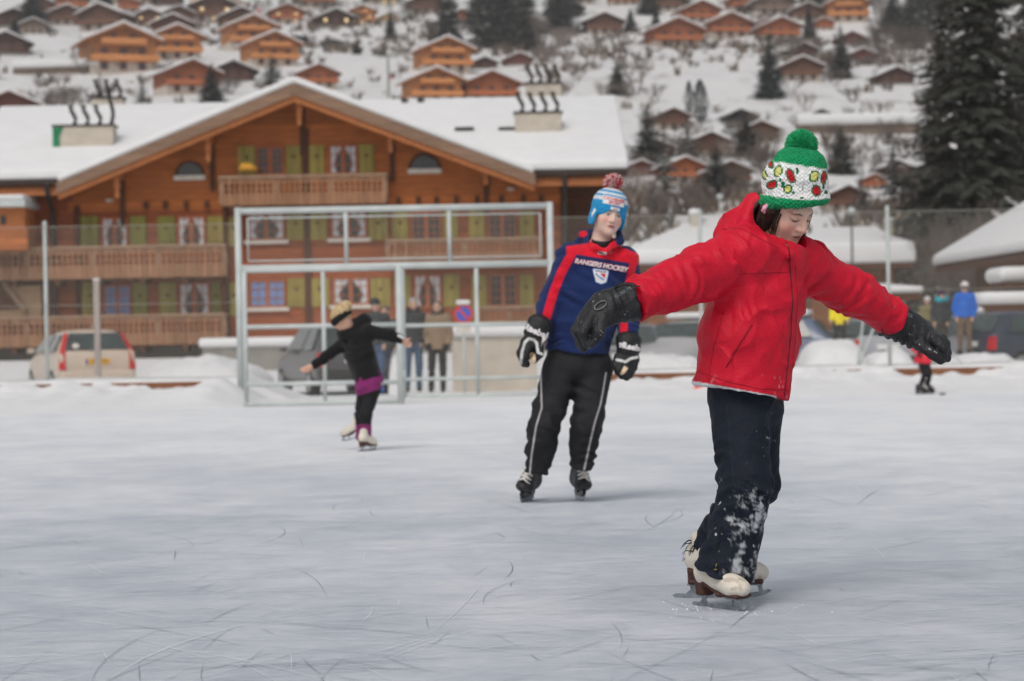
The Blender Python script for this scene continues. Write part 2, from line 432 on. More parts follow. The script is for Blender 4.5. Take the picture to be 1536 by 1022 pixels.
mb.add([(XL - .05, EY - .06, EZ), (GX - GH + .3, EY - .06, EZ), (GX, RY, RZ), (XL - .05, RY, RZ), (XL - .05, BY, EZ), (GX, BY, EZ)] + [(XL - .05, EY - .06, EZ + sg), (GX - GH + .3, EY - .06, EZ + sg), (GX, RY, RZ + sg), (XL - .05, RY, RZ + sg), (XL - .05, BY, EZ + sg), (GX, BY, EZ + sg)],
       [(0, 3, 2, 1), (3, 4, 5, 2), (6, 7, 8, 9), (9, 8, 11, 10), (0, 1, 7, 6), (1, 2, 8, 7), (0, 6, 9, 3), (3, 9, 10, 4), (4, 10, 11, 5), (5, 11, 8, 2)])
mb.add([(XR + .05, EY - .06, EZ), (GX + GH - .3, EY - .06, EZ), (GX, RY, RZ), (XR + .05, RY, RZ), (XR + .05, BY, EZ), (GX, BY, EZ)] + [(XR + .05, EY - .06, EZ + sg), (GX + GH - .3, EY - .06, EZ + sg), (GX, RY, RZ + sg), (XR + .05, RY, RZ + sg), (XR + .05, BY, EZ + sg), (GX, BY, EZ + sg)],
       [(0, 1, 2, 3), (3, 2, 5, 4), (6, 9, 8, 7), (9, 10, 11, 8), (0, 6, 7, 1), (1, 7, 8, 2), (0, 3, 9, 6), (3, 4, 10, 9), (4, 5, 11, 10), (5, 2, 8, 11)])
mb.prism([(GX - GH, GY - .08, GE + .02), (GX, GY - .08, GR + .02), (GX + GH, GY - .08, GE + .02), (GX + GH, GY - .08, GE + sg - .1), (GX, GY - .08, GR + sg - .08), (GX - GH, GY - .08, GE + sg - .1)], (0, 9.3, 0))
mb.build('roof_snow', SNOW, roof, True, 0.15, 4)
# barge boards of the front gable, two layers
mb = MB()
for sgn in (-1, 1):
    a = Vector((GX, GY - .05, GR + .02)); b = Vector((GX + sgn * (GH + .05), GY - .05, GE + .0))
    mb.prism([a, b, b - Vector((0, 0, .38)), a - Vector((0, 0, .42))], (0, .09, 0))
mb.build('barge_board', W_BARGE, roof)
mb = MB()
for sgn in (-1, 1):
    a = Vector((GX, GY + .06, GR - .40)); b = Vector((GX + sgn * GH, GY + .06, GE - .36))
    mb.prism([a, b, b - Vector((0, 0, .20)), a - Vector((0, 0, .22))], (0, .1, 0))
mb.build('inner_barge_board', W_ORANGE, roof)
for xa, xb in ((XL, GX - GH + .1), (GX + GH - .3, XR)):
    mb = MB(); mb.box2((xa, EY - .08, EZ - .13), (xb, EY + .02, EZ - .02)); mb.build('gutter', DARKMETAL, roof)
for xa, xb in ((GX + GH + .1, XR - .35), (XL + .3, GX - GH - .1)):
    mb = MB(); mb.box2((xa, EY + .15, EZ - .52), (xb, EY + .4, EZ - .26)); mb.build('eave_beam', W_ORANGE, roof)
for u in (846, 77):
    x, z = fp(u, 262, 85.6)
    mb = MB(); mb.tube([(x, EY - .02, EZ - .1), (x, EY + .1, EZ - .5), (x, 85.7, EZ - 1.0), (x, 85.7, 1.0)], .09, 8); mb.build('downpipe', DARKMETAL, big)
x, z = fp(935, 300, 86.0)
mb = MB(); mb.box2((3.45, 85.1, .4), (3.7, 85.35, EZ - .5)); mb.build('corner_post', PLASTER, big)
# purlin brackets and trim under the gable roof
for u, v in ((178, 258), (314, 204), (450, 150), (586, 190), (728, 238)):
    x, z = fp(u, v, 85.2)
    mb = MB(); mb.box2((x - .12, 84.5, z - .25), (x + .12, 86, z + .1)); mb.box2((x - .1, 84.7, z - .62), (x + .1, 84.95, z - .25))
    mb.box2((x - .07, 84.75, z - .95), (x + .07, 84.9, z - .62)); mb.build('bracket', W_ORANGE, big, bevel=.03)
    mb = MB(); mb.box2((x - .09, 85.86, z - 1.9), (x + .09, 85.97, z + .15)); mb.build('post', W_POST, big)
x, z = fp(460, 300)
mb = MB(); mb.box2((x - .12, 85.88, 1.0), (x + .12, 85.98, 8.6)); mb.build('post', W_POST, big)
for u in (20, 116, 338):
    x, z = fp(u, 300); mb = MB(); mb.box2((x - .1, 85.88, 1.0), (x + .1, 85.97, 6.0)); mb.build('post', W_POST, big)
# small dark beam ends in a row below the gable
for k, u in enumerate((220, 249, 280, 311, 598, 628, 655, 685, 716, 752, 785, 812)):
    x, z = fp(u, 309 - (u - 220) * .018); mb = MB(); mb.box2((x - .08, 85.8, z - .13), (x + .08, 85.97, z + .13)); mb.build('beam_end', W_POST, big)
for u, v in ((165, 301), (766, 284)):
    x, z = fp(u, v); mb = MB(); mb.lathe((x, 85.9, z), [(.12, -.05), (.15, 0), (.12, .05)], 12); mb.build('wall_lamp', SILL, big, True)

def window(u0, v0, u1, v1, curt=None, muntin=3, sill=True, y=YF - .0):
    x0, z1 = fp(u0, v0, y); x1, z0 = fp(u1, v1, y); z1b = fp(u1, v0, y)[1]; z1 = (z1 + z1b) / 2
    fr = MB(); t = .075
    fr.box2((x0, y - .10, z0), (x0 + t, y + .02, z1)); fr.box2((x1 - t, y - .10, z0), (x1, y + .02, z1))
    fr.box2((x0 + t, y - .10, z1 - t), (x1 - t, y + .02, z1)); fr.box2((x0 + t, y - .10, z0), (x1 - t, y + .02, z0 + t))
    xm = (x0 + x1) / 2; fr.box2((xm - .07, y - .09, z0 + t), (xm + .07, y + .02, z1 - t))
    for s in range(muntin - 1):
        zz = z0 + (z1 - z0) * (s + 1) / muntin
        fr.box2((x0 + t, y - .075, zz - .014), (xm - .07, y - .05, zz + .014)); fr.box2((xm + .07, y - .075, zz - .014), (x1 - t, y - .05, zz + .014))
    for q in (.5 * (x0 + t + xm - .07), .5 * (x1 - t + xm + .07)): fr.box2((q - .014, y - .077, z0 + t), (q + .014, y - .05, z1 - t))
    w = fr.build('window', W_FRAME, big)
    mb = MB(); mb.box2((x0 + t, y - .03, z0 + t), (x1 - t, y + .01, z1 - t)); mb.build('pane', GLASS, w)
    if curt:
        c = MB(); n = 12
        for sgn, xa, xb in ((1, x0 + t, xm - .07), (-1, x1 - t, xm + .07)):
            # a hanging curtain drawn aside towards its sash edge
            pts = []
            for i in range(n + 1):
                f_ = i / n; z = z1 - t - f_ * (z1 - z0 - 2 * t)
                pull = (1 - .72 * math.sin(math.pi * min(1, f_ * .75)) ** 1.5) if curt[1] else 1.0
                pts.append((xa + (xb - xa) * pull, y - .035, z))
            c.prism([(xa, y - .035, z1 - t)] + pts + [(xa, y - .035, z0 + t)], (0, -.008, 0))
        c.build('curtain', curt[0], w)
    if sill:
        mb = MB(); mb.box2((x0 - .12, y - .2, z0 - .13), (x1 + .12, y, z0 - .01)); mb.build('sill', SILL, w)
    return w
def shutter(u0, v0, u1, v1, m=OLIVE, y=YF - .0):
    x0, z1 = fp(u0, v0, y); x1, z0 = fp(u1, v1, y)
    mb = MB(); mb.box2((x0, y - .07, z0), (x1, y - .02, z1))
    for q in (.22, .78): mb.box2((x0 + .04, y - .095, z0 + (z1 - z0) * q - .06), (x1 - .04, y - .07, z0 + (z1 - z0) * q + .06))
    mb.k = 1; xc = (x0 + x1) / 2; zc = z0 + (z1 - z0) * .62
    mb.prism([(xc, y - .072, zc - .1), (xc + .07, y - .072, zc), (xc + .035, y - .072, zc + .06), (xc, y - .072, zc + .03), (xc - .035, y - .072, zc + .06), (xc - .07, y - .072, zc)], (0, -.004, 0))
    return mb.build('shutter', [m, W_POST], big, bevel=.008)
cw, cb, cwo = (CURT_W, True), (CURT_B, False), (CURT_W, False)
# top floor
YT = 85.945
window(384, 220, 427, 263, None, 4, False, YT); window(493, 217, 537, 262, cw, 3, False, YT)
for a, b in ((357, 384), (429, 452), (464, 487), (538, 562)): shutter(a, 220 - (a - 357) * .015, b, 262 - (a - 357) * .015, OLIVE, YT)
# first floor
window(152, 326, 193, 371, cw, 3, False); window(266, 324, 309, 371, cw, 3, False)
for a, b, m in ((121, 148, OLIVE2), (195, 220, OLIVE2), (236, 263, OLIVE2), (311, 336, OLIVE), (340, 362, OLIVE)): shutter(a, 325, b, 370, m)
window(371, 320, 428, 360, cw, 3); window(496, 317, 551, 357, cw, 3)
for a, b in ((430, 457), (462, 490), (553, 582)): shutter(a, 319, b, 360)
window(616, 317, 663, 362, None, 4, False); window(731, 317, 776, 361, None, 4, False)
for a, b in ((588, 613), (665, 687), (703, 728), (779, 801)): shutter(a, 317, b, 362)
# ground floor
window(155, 427, 198, 474, cb, 3, False); window(268, 424, 316, 474, cw, 3, False)
for a, b, m in ((123, 149, OLIVE), (199, 222, OLIVE2), (239, 265, OLIVE), (317, 332, OLIVE2), (339, 364, OLIVE)): shutter(a, 424, b, 474, m)
window(374, 420, 429, 461, cb, 3); window(499, 416, 554, 457, cw, 3)
for a, b in ((431, 459), (464, 494), (556, 586)): shutter(a, 418, b, 460)
window(620, 412, 663, 462, cw, 3, False); window(733, 410, 776, 460, None, 4, False)
for a, b in ((592, 617), (665, 690), (707, 731), (779, 801)): shutter(a, 413, b, 460)
# half-round attic lights
for u0, u1, vb, vt in ((267, 303, 264, 245), (617, 657, 254, 234)):
    x0, z0 = fp(u0, vb); x1, zt = fp(u1, vt); xc = (x0 + x1) / 2; r = (x1 - x0) / 2; hh = zt - z0
    arc = [(xc + r * math.cos(math.pi * i / 14), z0 + hh * math.sin(math.pi * i / 14)) for i in range(15)]
    arc2 = [(xc + (r + .1) * math.cos(math.pi * i / 14), z0 + (hh + .1) * math.sin(math.pi * i / 14)) for i in range(15)]
    mb = MB(); mb.prism([(a, 85.98, b) for a, b in arc2], (0, -.08, 0)); w = mb.build('attic_window', W_POST, big)
    mb = MB(); mb.prism([(a, 85.905, b) for a, b in arc], (0, -.01, 0)); mb.build('pane', GLASS, w)
    mb = MB(); mb.box2((x0 - .12, 85.75, z0 - .17), (x1 + .12, 85.95, z0 - .01)); mb.build('sill', SILL, w)

def balcony(u0, u1, vtop, vbot, depth=1.25, m=W_BALC, y=YF, ends=(True, True)):
    yf = y - depth
    x0, z1 = fp(u0, vtop, yf); x1 = fp(u1, vtop, yf)[0]; zb = fp((u0 + u1) / 2, vbot, yf)[1]; z1 = fp((u0 + u1) / 2, vtop, yf)[1]
    fl = MB(); fl.box2((x0, yf + .03, zb - .02), (x1, y - .02, zb + .12))
    xx = x0 + .3
    while xx < x1 - .2: fl.box2((xx, yf - .05, zb - .2), (xx + .16, y - .02, zb - .025)); xx += 1.5
    b = fl.build('balcony', W_POST, big)
    bd = MB(); zt = z1 - .1
    def boards(fn, L):
        n = max(2, int(L / .19)); w = L / n
        for i in range(n):
            a, c = i * w + .008, (i + 1) * w - .008; hh = zt - (zb + .02); q = lambda f: zb + .02 + hh * f; nt = w * .30
            prof = [(a, q(0)), (c, q(0)), (c, q(.42)), (c - nt, q(.48)), (c - nt, q(.56)), (c, q(.6)), (c - nt, q(.66)), (c - nt, q(.78)), (c, q(.86)), (c, q(1)),
                    (a, q(1)), (a, q(.86)), (a + nt, q(.78)), (a + nt, q(.66)), (a, q(.6)), (a + nt, q(.56)), (a + nt, q(.48)), (a, q(.42))]
            fn(prof)
    boards(lambda pr: bd.prism([(x0 + a, yf, z) for a, z in pr], (0, .035, 0)), x1 - x0)
    for e, xe in zip(ends, (x0, x1)):
        if e: boards(lambda pr: bd.prism([(xe - .018, yf + .05 + a, z) for a, z in pr], (.036, 0, 0)), depth - .1)
    bd.build('railing', m, b)
    hr = MB(); hr.box2((x0 - .06, yf - .06, z1 - .1), (x1 + .06, yf + .09, z1))
    for e, xe in zip(ends, (x0, x1)):
        if e: hr.box2((xe - .06, yf + .09, z1 - .1), (xe + .06, y - .02, z1))
    xx = x0
    while xx < x1 + .1: hr.box2((xx - .06, yf + .04, zb + .1), (xx + .06, yf + .14, z1 - .1)); xx += (x1 - x0) / max(1, round((x1 - x0) / 2.2)) - .0001
    hr.build('handrail', mat('weathered rail', S(150, 122, 100), .75, .2, 5), b)
balcony(331, 578, 262, 308); balcony(-60, 336, 369, 419); balcony(-60, 336, 473, 520)
balcony(580, 812, 357, 392, 1.0); balcony(690, 838, 459, 492, 1.0)
# pipes: two rows of render chimneys, each with four wriggling flues
def chimney(u0, u1, vt, vb, y, depth=.9, nf=4, fh=.75, tarp=False):
    a = P(u0, vt, y); b = P(u1, vb, y)
    mb = MB(); mb.box2((a.x, y, b.z - .5), (b.x, y + depth, a.z)); ch = mb.build('chimney', PLASTER, roof, bevel=.03)
    mb = MB(); mb.box2((a.x - .05, y - .05, a.z), (b.x + .05, y + depth + .05, a.z + .06)); mb.build('chimney_cap', DARKMETAL, ch)
    for i in range(nf):
        x = a.x + (b.x - a.x) * (i + .5) / nf if not tarp else a.x + (b.x - a.x) * (.3 + .21 * i); z = a.z + .05
        h = fh * (1.9 if tarp and i == nf - 1 else 1.0)
        mb = MB(); mb.tube([(x + .10 * math.sin(t * 5.2) * (1 - .2 * t), y + depth / 2, z + t * h) for t in [k / 10 for k in range(11)]],
                           [.075 + (.03 if k > 8 else 0) for k in range(11)], 7); mb.build('flue', DARKMETAL, ch, True)
    if tarp:
        mb = MB(); zt = a.z - .04; zb_ = b.z + .05
        mb.prism([(a.x, y - .02, zt), (a.x + .38, y - .02, zt), (a.x + .22, y - .02, (zt + zb_) / 2 + .2), (a.x + .3, y - .02, zb_), (a.x, y - .02, zb_)], (0, -.03, 0))
        mb.build('tarpaulin', mat('green tarpaulin', S(30, 120, 80), .6, .3, 4), ch)
chimney(79, 170, 190, 236, 87.6, 1.0, tarp=True)
chimney(136, 184, 148, 176, 96.5, .8, 3)
chimney(772, 843, 170, 214, 88.4, 1.0)
chimney(788, 843, 126, 160, 95.5, .9)
for u, v in ((606, 160), (630, 160)):
    p = P(u, v, 93.0); mb = MB(); mb.tube([(p.x, 93, p.z - .45), (p.x, 93, p.z + .15), (p.x + .05, 93, p.z + .3)], [.1, .1, .16], 8); mb.build('vent_pipe', DARKMETAL, roof)
for u, v in ((697, 196), (762, 196)):
    p = P(u, v, 89.5); mb = MB(); mb.bar((p.x - .35, 88.9, p.z + .0), (p.x + .35, 88.9, p.z + .0), .5, .12); mb.build('skylight', DARKMETAL, roof)
# things kept on the balcony
def parasol():
    x, z = fp(372, 257, 85.2)
    t = thing('folded_parasol', 'folded yellow parasol lying on the top balcony rail of the large chalet', 'parasol', (x, 85.0, z))
    mb = MB(); mb.tube([(x - .3, 85.0, z), (x - .15, 84.95, z + .12), (x + .1, 84.95, z + .12), (x + .35, 85, z + .02)], [.06, .16, .15, .05], 8)
    mb.build('canopy', mat('yellow cloth', S(205, 150, 60), .9, .2), t, True)
    mb = MB(); mb.tube([(x - .45, 85, z - .02), (x + .5, 85, z - .02)], .02, 6); mb.build('pole', DARKMETAL, t)
parasol()

# ------------------------------------------------------------------ neighbouring buildings
def hip_roof(mb, x0, x1, y0, y1, ze, zr, hl, hr, th, dz=0.0):
    ym = (y0 + y1) / 2
    v = [(x0, y0, ze + dz), (x1, y0, ze + dz), (x1, y1, ze + dz), (x0, y1, ze + dz), (x0 + hl, ym, zr + dz), (x1 - hr, ym, zr + dz)]
    v2 = [(a, b, c - th) for a, b, c in v[:4]]
    mb.add(v + v2, [(0, 1, 5, 4), (1, 2, 5), (2, 3, 4, 5), (3, 0, 4), (0, 6, 7, 1), (1, 7, 8, 2), (2, 8, 9, 3), (3, 9, 6, 0), (9, 8, 7, 6)])
def low_house(name, label, u0, u1, ve, vr, y, depth, hl, hr, wallm, zb, cat='house', chim=None, sn=.35, strip=None):
    a = P(u0, ve, y); b = P(u1, ve, y); ze = (a.z + b.z) / 2; zr = P((u0 + u1) / 2, vr, y + depth / 2).z
    t = thing(name, label, cat, ((a.x + b.x) / 2, y + depth / 2, zb))
    mb = MB(); mb.box2((a.x + .7, y + .8, zb - .5), (b.x - .7, y + depth - .6, ze - .05)); w = mb.build('wall', wallm, t)
    mb = MB(); hip_roof(mb, a.x, b.x, y, y + depth, ze, zr - sn, hl, hr, .22); r = mb.build('roof', W_POST, t)
    mb = MB(); hip_roof(mb, a.x - .08, b.x + .08, y - .08, y + depth + .08, ze + sn, zr, hl, hr, sn - .02); mb.build('roof_snow', SNOW, r, True, .14, 4)
    if chim:
        p = P(chim[0], chim[1], y + depth * .4); q = P(chim[2], chim[3], y + depth * .4)
        mb = MB(); mb.box2((p.x, y + depth * .4, q.z - .6), (q.x, y + depth * .4 + .7, p.z)); c = mb.build('chimney', PLASTER, r)
        mb = MB(); mb.box2((p.x - .03, y + depth * .4 - .03, p.z), (q.x + .03, y + depth * .4 + .73, p.z + .18)); mb.build('chimney_snow', SNOW, c, True, .06, 3)
    for (s0, t0, s1, t1) in strip or []:
        p = P(s0, t0, y + .8); q = P(s1, t1, y + .8)
        mb = MB(); mb.box2((p.x, y + .72, q.z), (q.x, y + .85, p.z)); w2 = mb.build('window', W_FRAME, t)
        mb = MB(); mb.box2((p.x + .07, y + .70, q.z + .07), (q.x - .07, y + .719, p.z - .07)); mb.build('pane', GLASS, w2)
    return t
W_BR = wood('brown boards', S(128, 84, 56), .2, 'Z')
low_house('low_building', 'wide low building with thick snow on its roof behind the two larger skaters', 938, 1205, 396, 332, 74, 9, 2.4, 1.5, W_BR, .1, 'building', (1036, 322, 1050, 345), .45,
          [(1000, 405, 1060, 425), (1090, 403, 1150, 424)])
low_house('flat_house', 'brown house with flat snow covered roof and dark window strip by the fence post', 1196, 1372, 396, 350, 104, 8, .6, .8, W_BR, .4, 'house', None, .9,
          [(1236, 409, 1300, 428)])
low_house('brown_house', 'small brown house with snowy roof half hidden behind the fence post', 1222, 1345, 372, 340, 118, 7, .6, .5, W_BR, .7, 'house', (1330, 332, 1340, 350), .45, [(1252, 379, 1303, 392)])
low_house('carport', 'dark carport with a gently pitched snow covered roof behind the parked cars', 1296, 1382, 441, 424, 78, 5, 1.2, 1.2, W_DK, -.1, 'carport', None, .22)
# chalet at the right edge with its long snow covered eave
def right_chalet():
    A = P(1402, 404, 80); B = P(1640, 360, 60); A.z = B.z = (A.z + B.z) / 2
    t = thing('dark_chalet', 'dark brown chalet with a broad thick snow roof at the right edge', 'chalet', ((A.x + B.x) / 2 + 2, 74, 0))
    d = (B - A).normalized(); n = Vector((-d.y, d.x, 0)); n = n if n.x > 0 else -n
    Rr = P(1524, 334, 0.1); up = 1.9
    half = 3.4; L = (B - A).length
    r1 = A + n * half + Vector((0, 0, up)); r2 = B + n * half + Vector((0, 0, up)); e1 = A + n * 2 * half; e2 = B + n * 2 * half
    T = Vector((0, 0, 1))
    mb = MB(); mb.prism([A, r1, e1, e1 - T * .22, r1 - T * .22, A - T * .22], d * L); r = mb.build('roof', W_POST, t)
    q = -d * .1
    mb = MB(); mb.prism([A + q - n * .08 + T * .02, r1 + q + T * .02, e1 + q + T * .02, e1 + q + T * .42, r1 + q + T * .45, A + q - n * .08 + T * .36], d * (L + .2)); mb.build('roof_snow', SNOW, r, True, .17, 4)
    a = A + n * 1.1 + d * 1.2; b = B + n * 1.1; g = A + n * (2 * half - 1) + d * 1.2
    zt = A.z + .15
    mb = MB()
    P0 = [Vector((p.x, p.y, -.4)) for p in (a, b, b + (g - a), g)]
    mb.prism(P0, (0, 0, zt + .4)); 
    mid = (a + g) / 2
    mb.prism([Vector((a.x, a.y, zt)), Vector((g.x, g.y, zt)), Vector((mid.x, mid.y, zt + up * .78))], d * (L - 1.2))
    mb.build('wall', W_DK, t)
    for k in range(3):
        c = a + d * (3 + 5.2 * k) - n * .03
        w = MB(); w.T = Matrix(((d.x, n.x, 0, c.x), (d.y, n.y, 0, c.y), (0, 0, 1, 1.3), (0, 0, 0, 1)))
        w.box2((0, -.05, 0), (1.1, .02, 1.0)); wo_ = w.build('window', W_FRAME, t)
        w2 = MB(); w2.T = w.T; w2.box2((.08, -.07, .08), (1.02, -.052, .92)); w2.build('pane', GLASS, wo_)
right_chalet()
def shed(name, label, u0, u1, v0, v1, y, depth, zb, legs=True):
    a = P(u0, v1, y); b = P(u1, v1, y); zt = a.z; sn = P(u0, v0, y).z - zt
    t = thing(name, label, 'shelter', ((a.x + b.x) / 2, y + depth / 2, zb))
    mb = MB(); mb.box2((a.x + .1, y + .1, zt - .16), (b.x - .1, y + depth - .1, zt)); r = mb.build('roof', W_POST, t)
    mb = MB(); mb.box2((a.x, y, zt + .003), (b.x, y + depth, zt + sn)); mb.build('roof_snow', SNOW, r, True, min(sn * .48, .28), 5)
    for x in (a.x + .3, b.x - .3):
        for yy in (y + .3, y + depth - .4):
            mb = MB(); mb.box2((x - .07, yy - .07, zb - .3), (x + .07, yy + .07, zt - .16)); mb.build('post', W_POST, t)
    mb = MB(); mb.box2((a.x + .4, y + depth - .35, zb - .3), (b.x - .4, y + depth - .25, zt - .17)); mb.build('back_wall', W_DK, t)
shed('open_shelter', 'open wooden shelter with a thick snow pillow over the dark parked car', 1470, 1640, 438, 458, 62, 3.5, -.25)
shed('small_porch', 'small porch roof under thick snow on the dark chalet at the right edge', 1499, 1640, 400, 424, 66, 2.2, -.25)

# bay with a pale roof edge and the tan boarding at the chalet's left end
y = 84.0
p0 = P(-60, 312, y); q0 = P(38, 374, y)
mb = MB(); mb.box2((p0.x, y, q0.z), (q0.x, 86.0, p0.z)); bay = mb.build('bay', W_ORANGE, big)
p = P(-60, 345, y); q = P(42, 374, y)
mb = MB(); mb.box2((p.x, y - .12, q.z - .02), (q.x, y - .003, p.z)); mb.build('bay_railing', W_HI, bay)
p = P(-60, 299, y); q = P(42, 311, y)
mb = MB(); mb.box2((p.x, y - .5, q.z), (q.x, 86.0, p.z - .08)); mb.build('bay_roof', STEEL, bay, bevel=.02)
mb = MB(); mb.box2((p.x, y - .45, p.z - .077), (q.x - .05, 85.9, p.z + .1)); mb.build('bay_snow', SNOW, bay, True, .07, 3)
p = P(1, 324, y); q = P(9, 337, y); mb = MB(); mb.box2((p.x, y - .03, q.z), (q.x, y - .001, p.z)); mb.build('bay_window', GLASS, bay)
y = 85.5
p = P(-60, 430, y); q = P(62, 474, y)
mb = MB(); mb.box2((p.x, y, q.z), (q.x, 85.99, p.z)); pan = mb.build('tan_boarding', mat('tan boards', S(170, 140, 110), .8, .15), big)
p1, p2, p3, p4 = P(-60, 424, y), P(8, 428, y), P(36, 464, y), P(-60, 466, y)
mb = MB(); mb.prism([k + Vector((0, -.06, 0)) for k in (p1, p2, p3, p4)], (0, .05, 0)); mb.build('dark_panel', W_POST, pan)
mb = MB(); mb.bar(P(6, 425, y) + Vector((0, -.12, 0)), P(40, 467, y) + Vector((0, -.12, 0)), .12, .16); mb.build('trim', mat('weathered rail', (0, 0, 0)), pan)

# low walls with snow caps
def capwall(label, u0, u1, vc, vt, vb, y, m, th=.5):
    a = P(u0, vt, y); b = P(u1, vb, y)
    t = thing('low_wall', label, 'wall', ((a.x + b.x) / 2, y, 0))
    zt = P((u0 + u1) / 2, vt, y).z; zb = P((u0 + u1) / 2, vb, y).z; zc = P((u0 + u1) / 2, vc, y).z
    mb = MB(); mb.box2((a.x, y, zb - .6), (b.x, y + th, zt)); mb.build('masonry', m, t, bevel=.02)
    mb = MB(); mb.box2((a.x - .1, y - .12, zt + .003), (b.x + .1, y + th + .12, zc)); mb.build('snow_cap', SNOW, t, True, (zc - zt) * .45, 4)
capwall('low grey concrete wall with a rounded snow cap behind the dark grey car', 303, 470, 506, 521, 545, 68, PLASTER_G)
capwall('pale rendered wall with a thick snow cap behind the couple at the fence', 678, 806, 489, 506, 575, 52, PLASTER, .4)
def mound(name, label, u0, u1, vt, vb, y, d=1.6, cat='snow heap', seed=1):
    a = P(u0, vb, y); b = P(u1, vb, y); zt = P((u0 + u1) / 2, vt, y).z; zb = P((u0 + u1) / 2, vb, y).z
    xs_ = np.linspace(a.x, b.x, 90); yy = np.linspace(y - d / 2, y + d / 2, 40); Y_, X_ = np.meshgrid(yy, xs_, indexing='ij')
    f = (1 - np.abs((X_ - (a.x + b.x) / 2) / ((b.x - a.x) / 2)) ** 3) * (1 - np.abs((Y_ - y) / (d / 2)) ** 2.5)
    f = np.clip(f + .25 * fnoise(X_ * 1.7, Y_ * 1.7, seed + 5) * f, 0, 1.2)
    Z_ = zb - .5 + (zt - zb + .5) * f ** .32 + .09 * fnoise(X_ * 3.4, Y_ * 3, seed) * f + .04 * fnoise(X_ * 9, Y_ * 8, seed + 2)
    o = grid_mesh(name, X_, Y_, Z_, SNOW); tag(o, label, cat)
mound('snow_heap', 'long heap of cleared snow in front of the yellow jacketed person', 1195, 1300, 512, 560, 47, 2.5, seed=3)
mound('snow_heap', 'snow heap under the silver and grey cars right of the red jacket', 1290, 1370, 526, 560, 47, 2.2, seed=4)
mound('snow_heap', 'low snow heap at the feet of the person in the blue jacket', 1396, 1545, 530, 562, 47.2, 2.0, seed=5)
mound('snow_heap', 'smooth snow heap piled against the beige car', -40, 345, 575, 592, 49.0, 2.4, seed=6)
mound('snow_heap', 'snow heap behind the gloves of the boy in the blue hooded top', 925, 1062, 533, 570, 46.0, 2.6, seed=7)
mound('snow_heap', 'snow heap beside the dark grey car near the cage', 584, 612, 515, 590, 47, 1.2, seed=8)
mound('snow_heap', 'snow bank along the parking place behind the left fence', 205, 405, 541, 572, 57, 6, seed=9)

# ------------------------------------------------------------------ brown boards of the rink edge
t = thing('rink_board', 'rust brown wooden edging board of the rink showing through gaps in the snow', 'edging board', (0, 41.1, 0))
for k, (xa, xb) in enumerate(((-13, -9.1), (-9.08, -4.9), (1.1, 5.0), (5.02, 9.0), (9.02, 13.2))):
    mb = MB(); mb.box2((xa, 41.10, -.05), (xb, 41.24, .33)); mb.build('board', wood('rust brown board', S(138, 92, 66), .16, 'Z', .3), t, bevel=.01)

# ------------------------------------------------------------------ chain-link fences and the steel cage
def mesh_wires(mb, x0, x1, z0, z1, y, cell=.075, r=.0014):
    """two crossing families of slanted wires cut to the panel"""
    h = z1 - z0; n = int((x1 - x0 + h) / cell) + 1
    for s in (1, -1):
        for i in range(n):
            c = x0 - h + i * cell if s > 0 else x0 + i * cell
            # line x = c + s*(z - z0)
            pa, pb = (c, z0), (c + s * h, z1)
            t0, t1 = 0.0, 1.0
            dx = pb[0] - pa[0]
            for lim, up in ((x0, False), (x1, True)):
                tt = (lim - pa[0]) / dx
                if (dx > 0) == up: t1 = min(t1, tt)
                else: t0 = max(t0, tt)
            if t1 <= t0 + .002: continue
            a = Vector((pa[0] + dx * t0, y + s * .004, z0 + h * t0)); b = Vector((pa[0] + dx * t1, y + s * .004, z0 + h * t1))
            d = (b - a).normalized(); nrm = Vector((-d.z, 0, d.x)) * r
            k = Vector((0, r, 0))
            mb.add([a + nrm - k * .6, a - nrm - k * .6, a + k, b + nrm - k * .6, b - nrm - k * .6, b + k], [(0, 1, 4, 3), (1, 2, 5, 4), (2, 0, 3, 5)])
def fence(label, x0, x1, y, z0, z1, posts, braces=()):
    t = thing('chain_link_fence', label, 'fence', ((x0 + x1) / 2, y, 0))
    mb = MB(); mesh_wires(mb, x0, x1, z0, z1, y); mb.build('wire_mesh', WIRE, t)
    for px in posts:
        mb = MB(); mb.tube([(px, y + .06, -.3), (px, y + .06, z1 + .03)], .035, 10); p = mb.build('post', STEEL, t, True)
        mb = MB(); mb.lathe((px, y + .06, z1 + .03), [(.04, 0), (.04, .03), (.015, .06)], 10); mb.build('post_cap', STEEL, p)
    for a, b in braces:
        mb = MB(); mb.tube([a, b], .022, 8); mb.build('brace', STEEL, t, True)
    mb = MB()
    for z in (z1 - .02, (z0 + z1) / 2, z0 + .1): mb.tube([(x0, y + .015, z), (x1, y + .015, z)], .004, 5)
    mb.build('tension_wire', WIRE, t)
yF = 41.6
xc = P(356, 450, yF).x
fence('tall chain link fence between the left skater and the beige car', -13.2, xc, yF, .3, 3.05, [P(68, 450, yF).x, -13.1])
x1r = P(1334, 450, yF).x
fence('tall chain link fence along the parked cars on the right side', P(832, 400, yF).x, 13.2, yF, .3, 3.05, [x1r, P(1052, 450, yF).x, 12.6],
      [((P(1300, 480, yF + .06).x, yF + .2, 1.45), (P(1283, 552, yF + .06).x, yF - .1, .25)), ((x1r, yF + .06, 1.7), (P(1283, 552, yF).x, yF - .1, .25)),
       ((P(1425, 530, yF).x, yF + .06, .62), (P(1452, 552, yF).x, yF - .1, .28))])

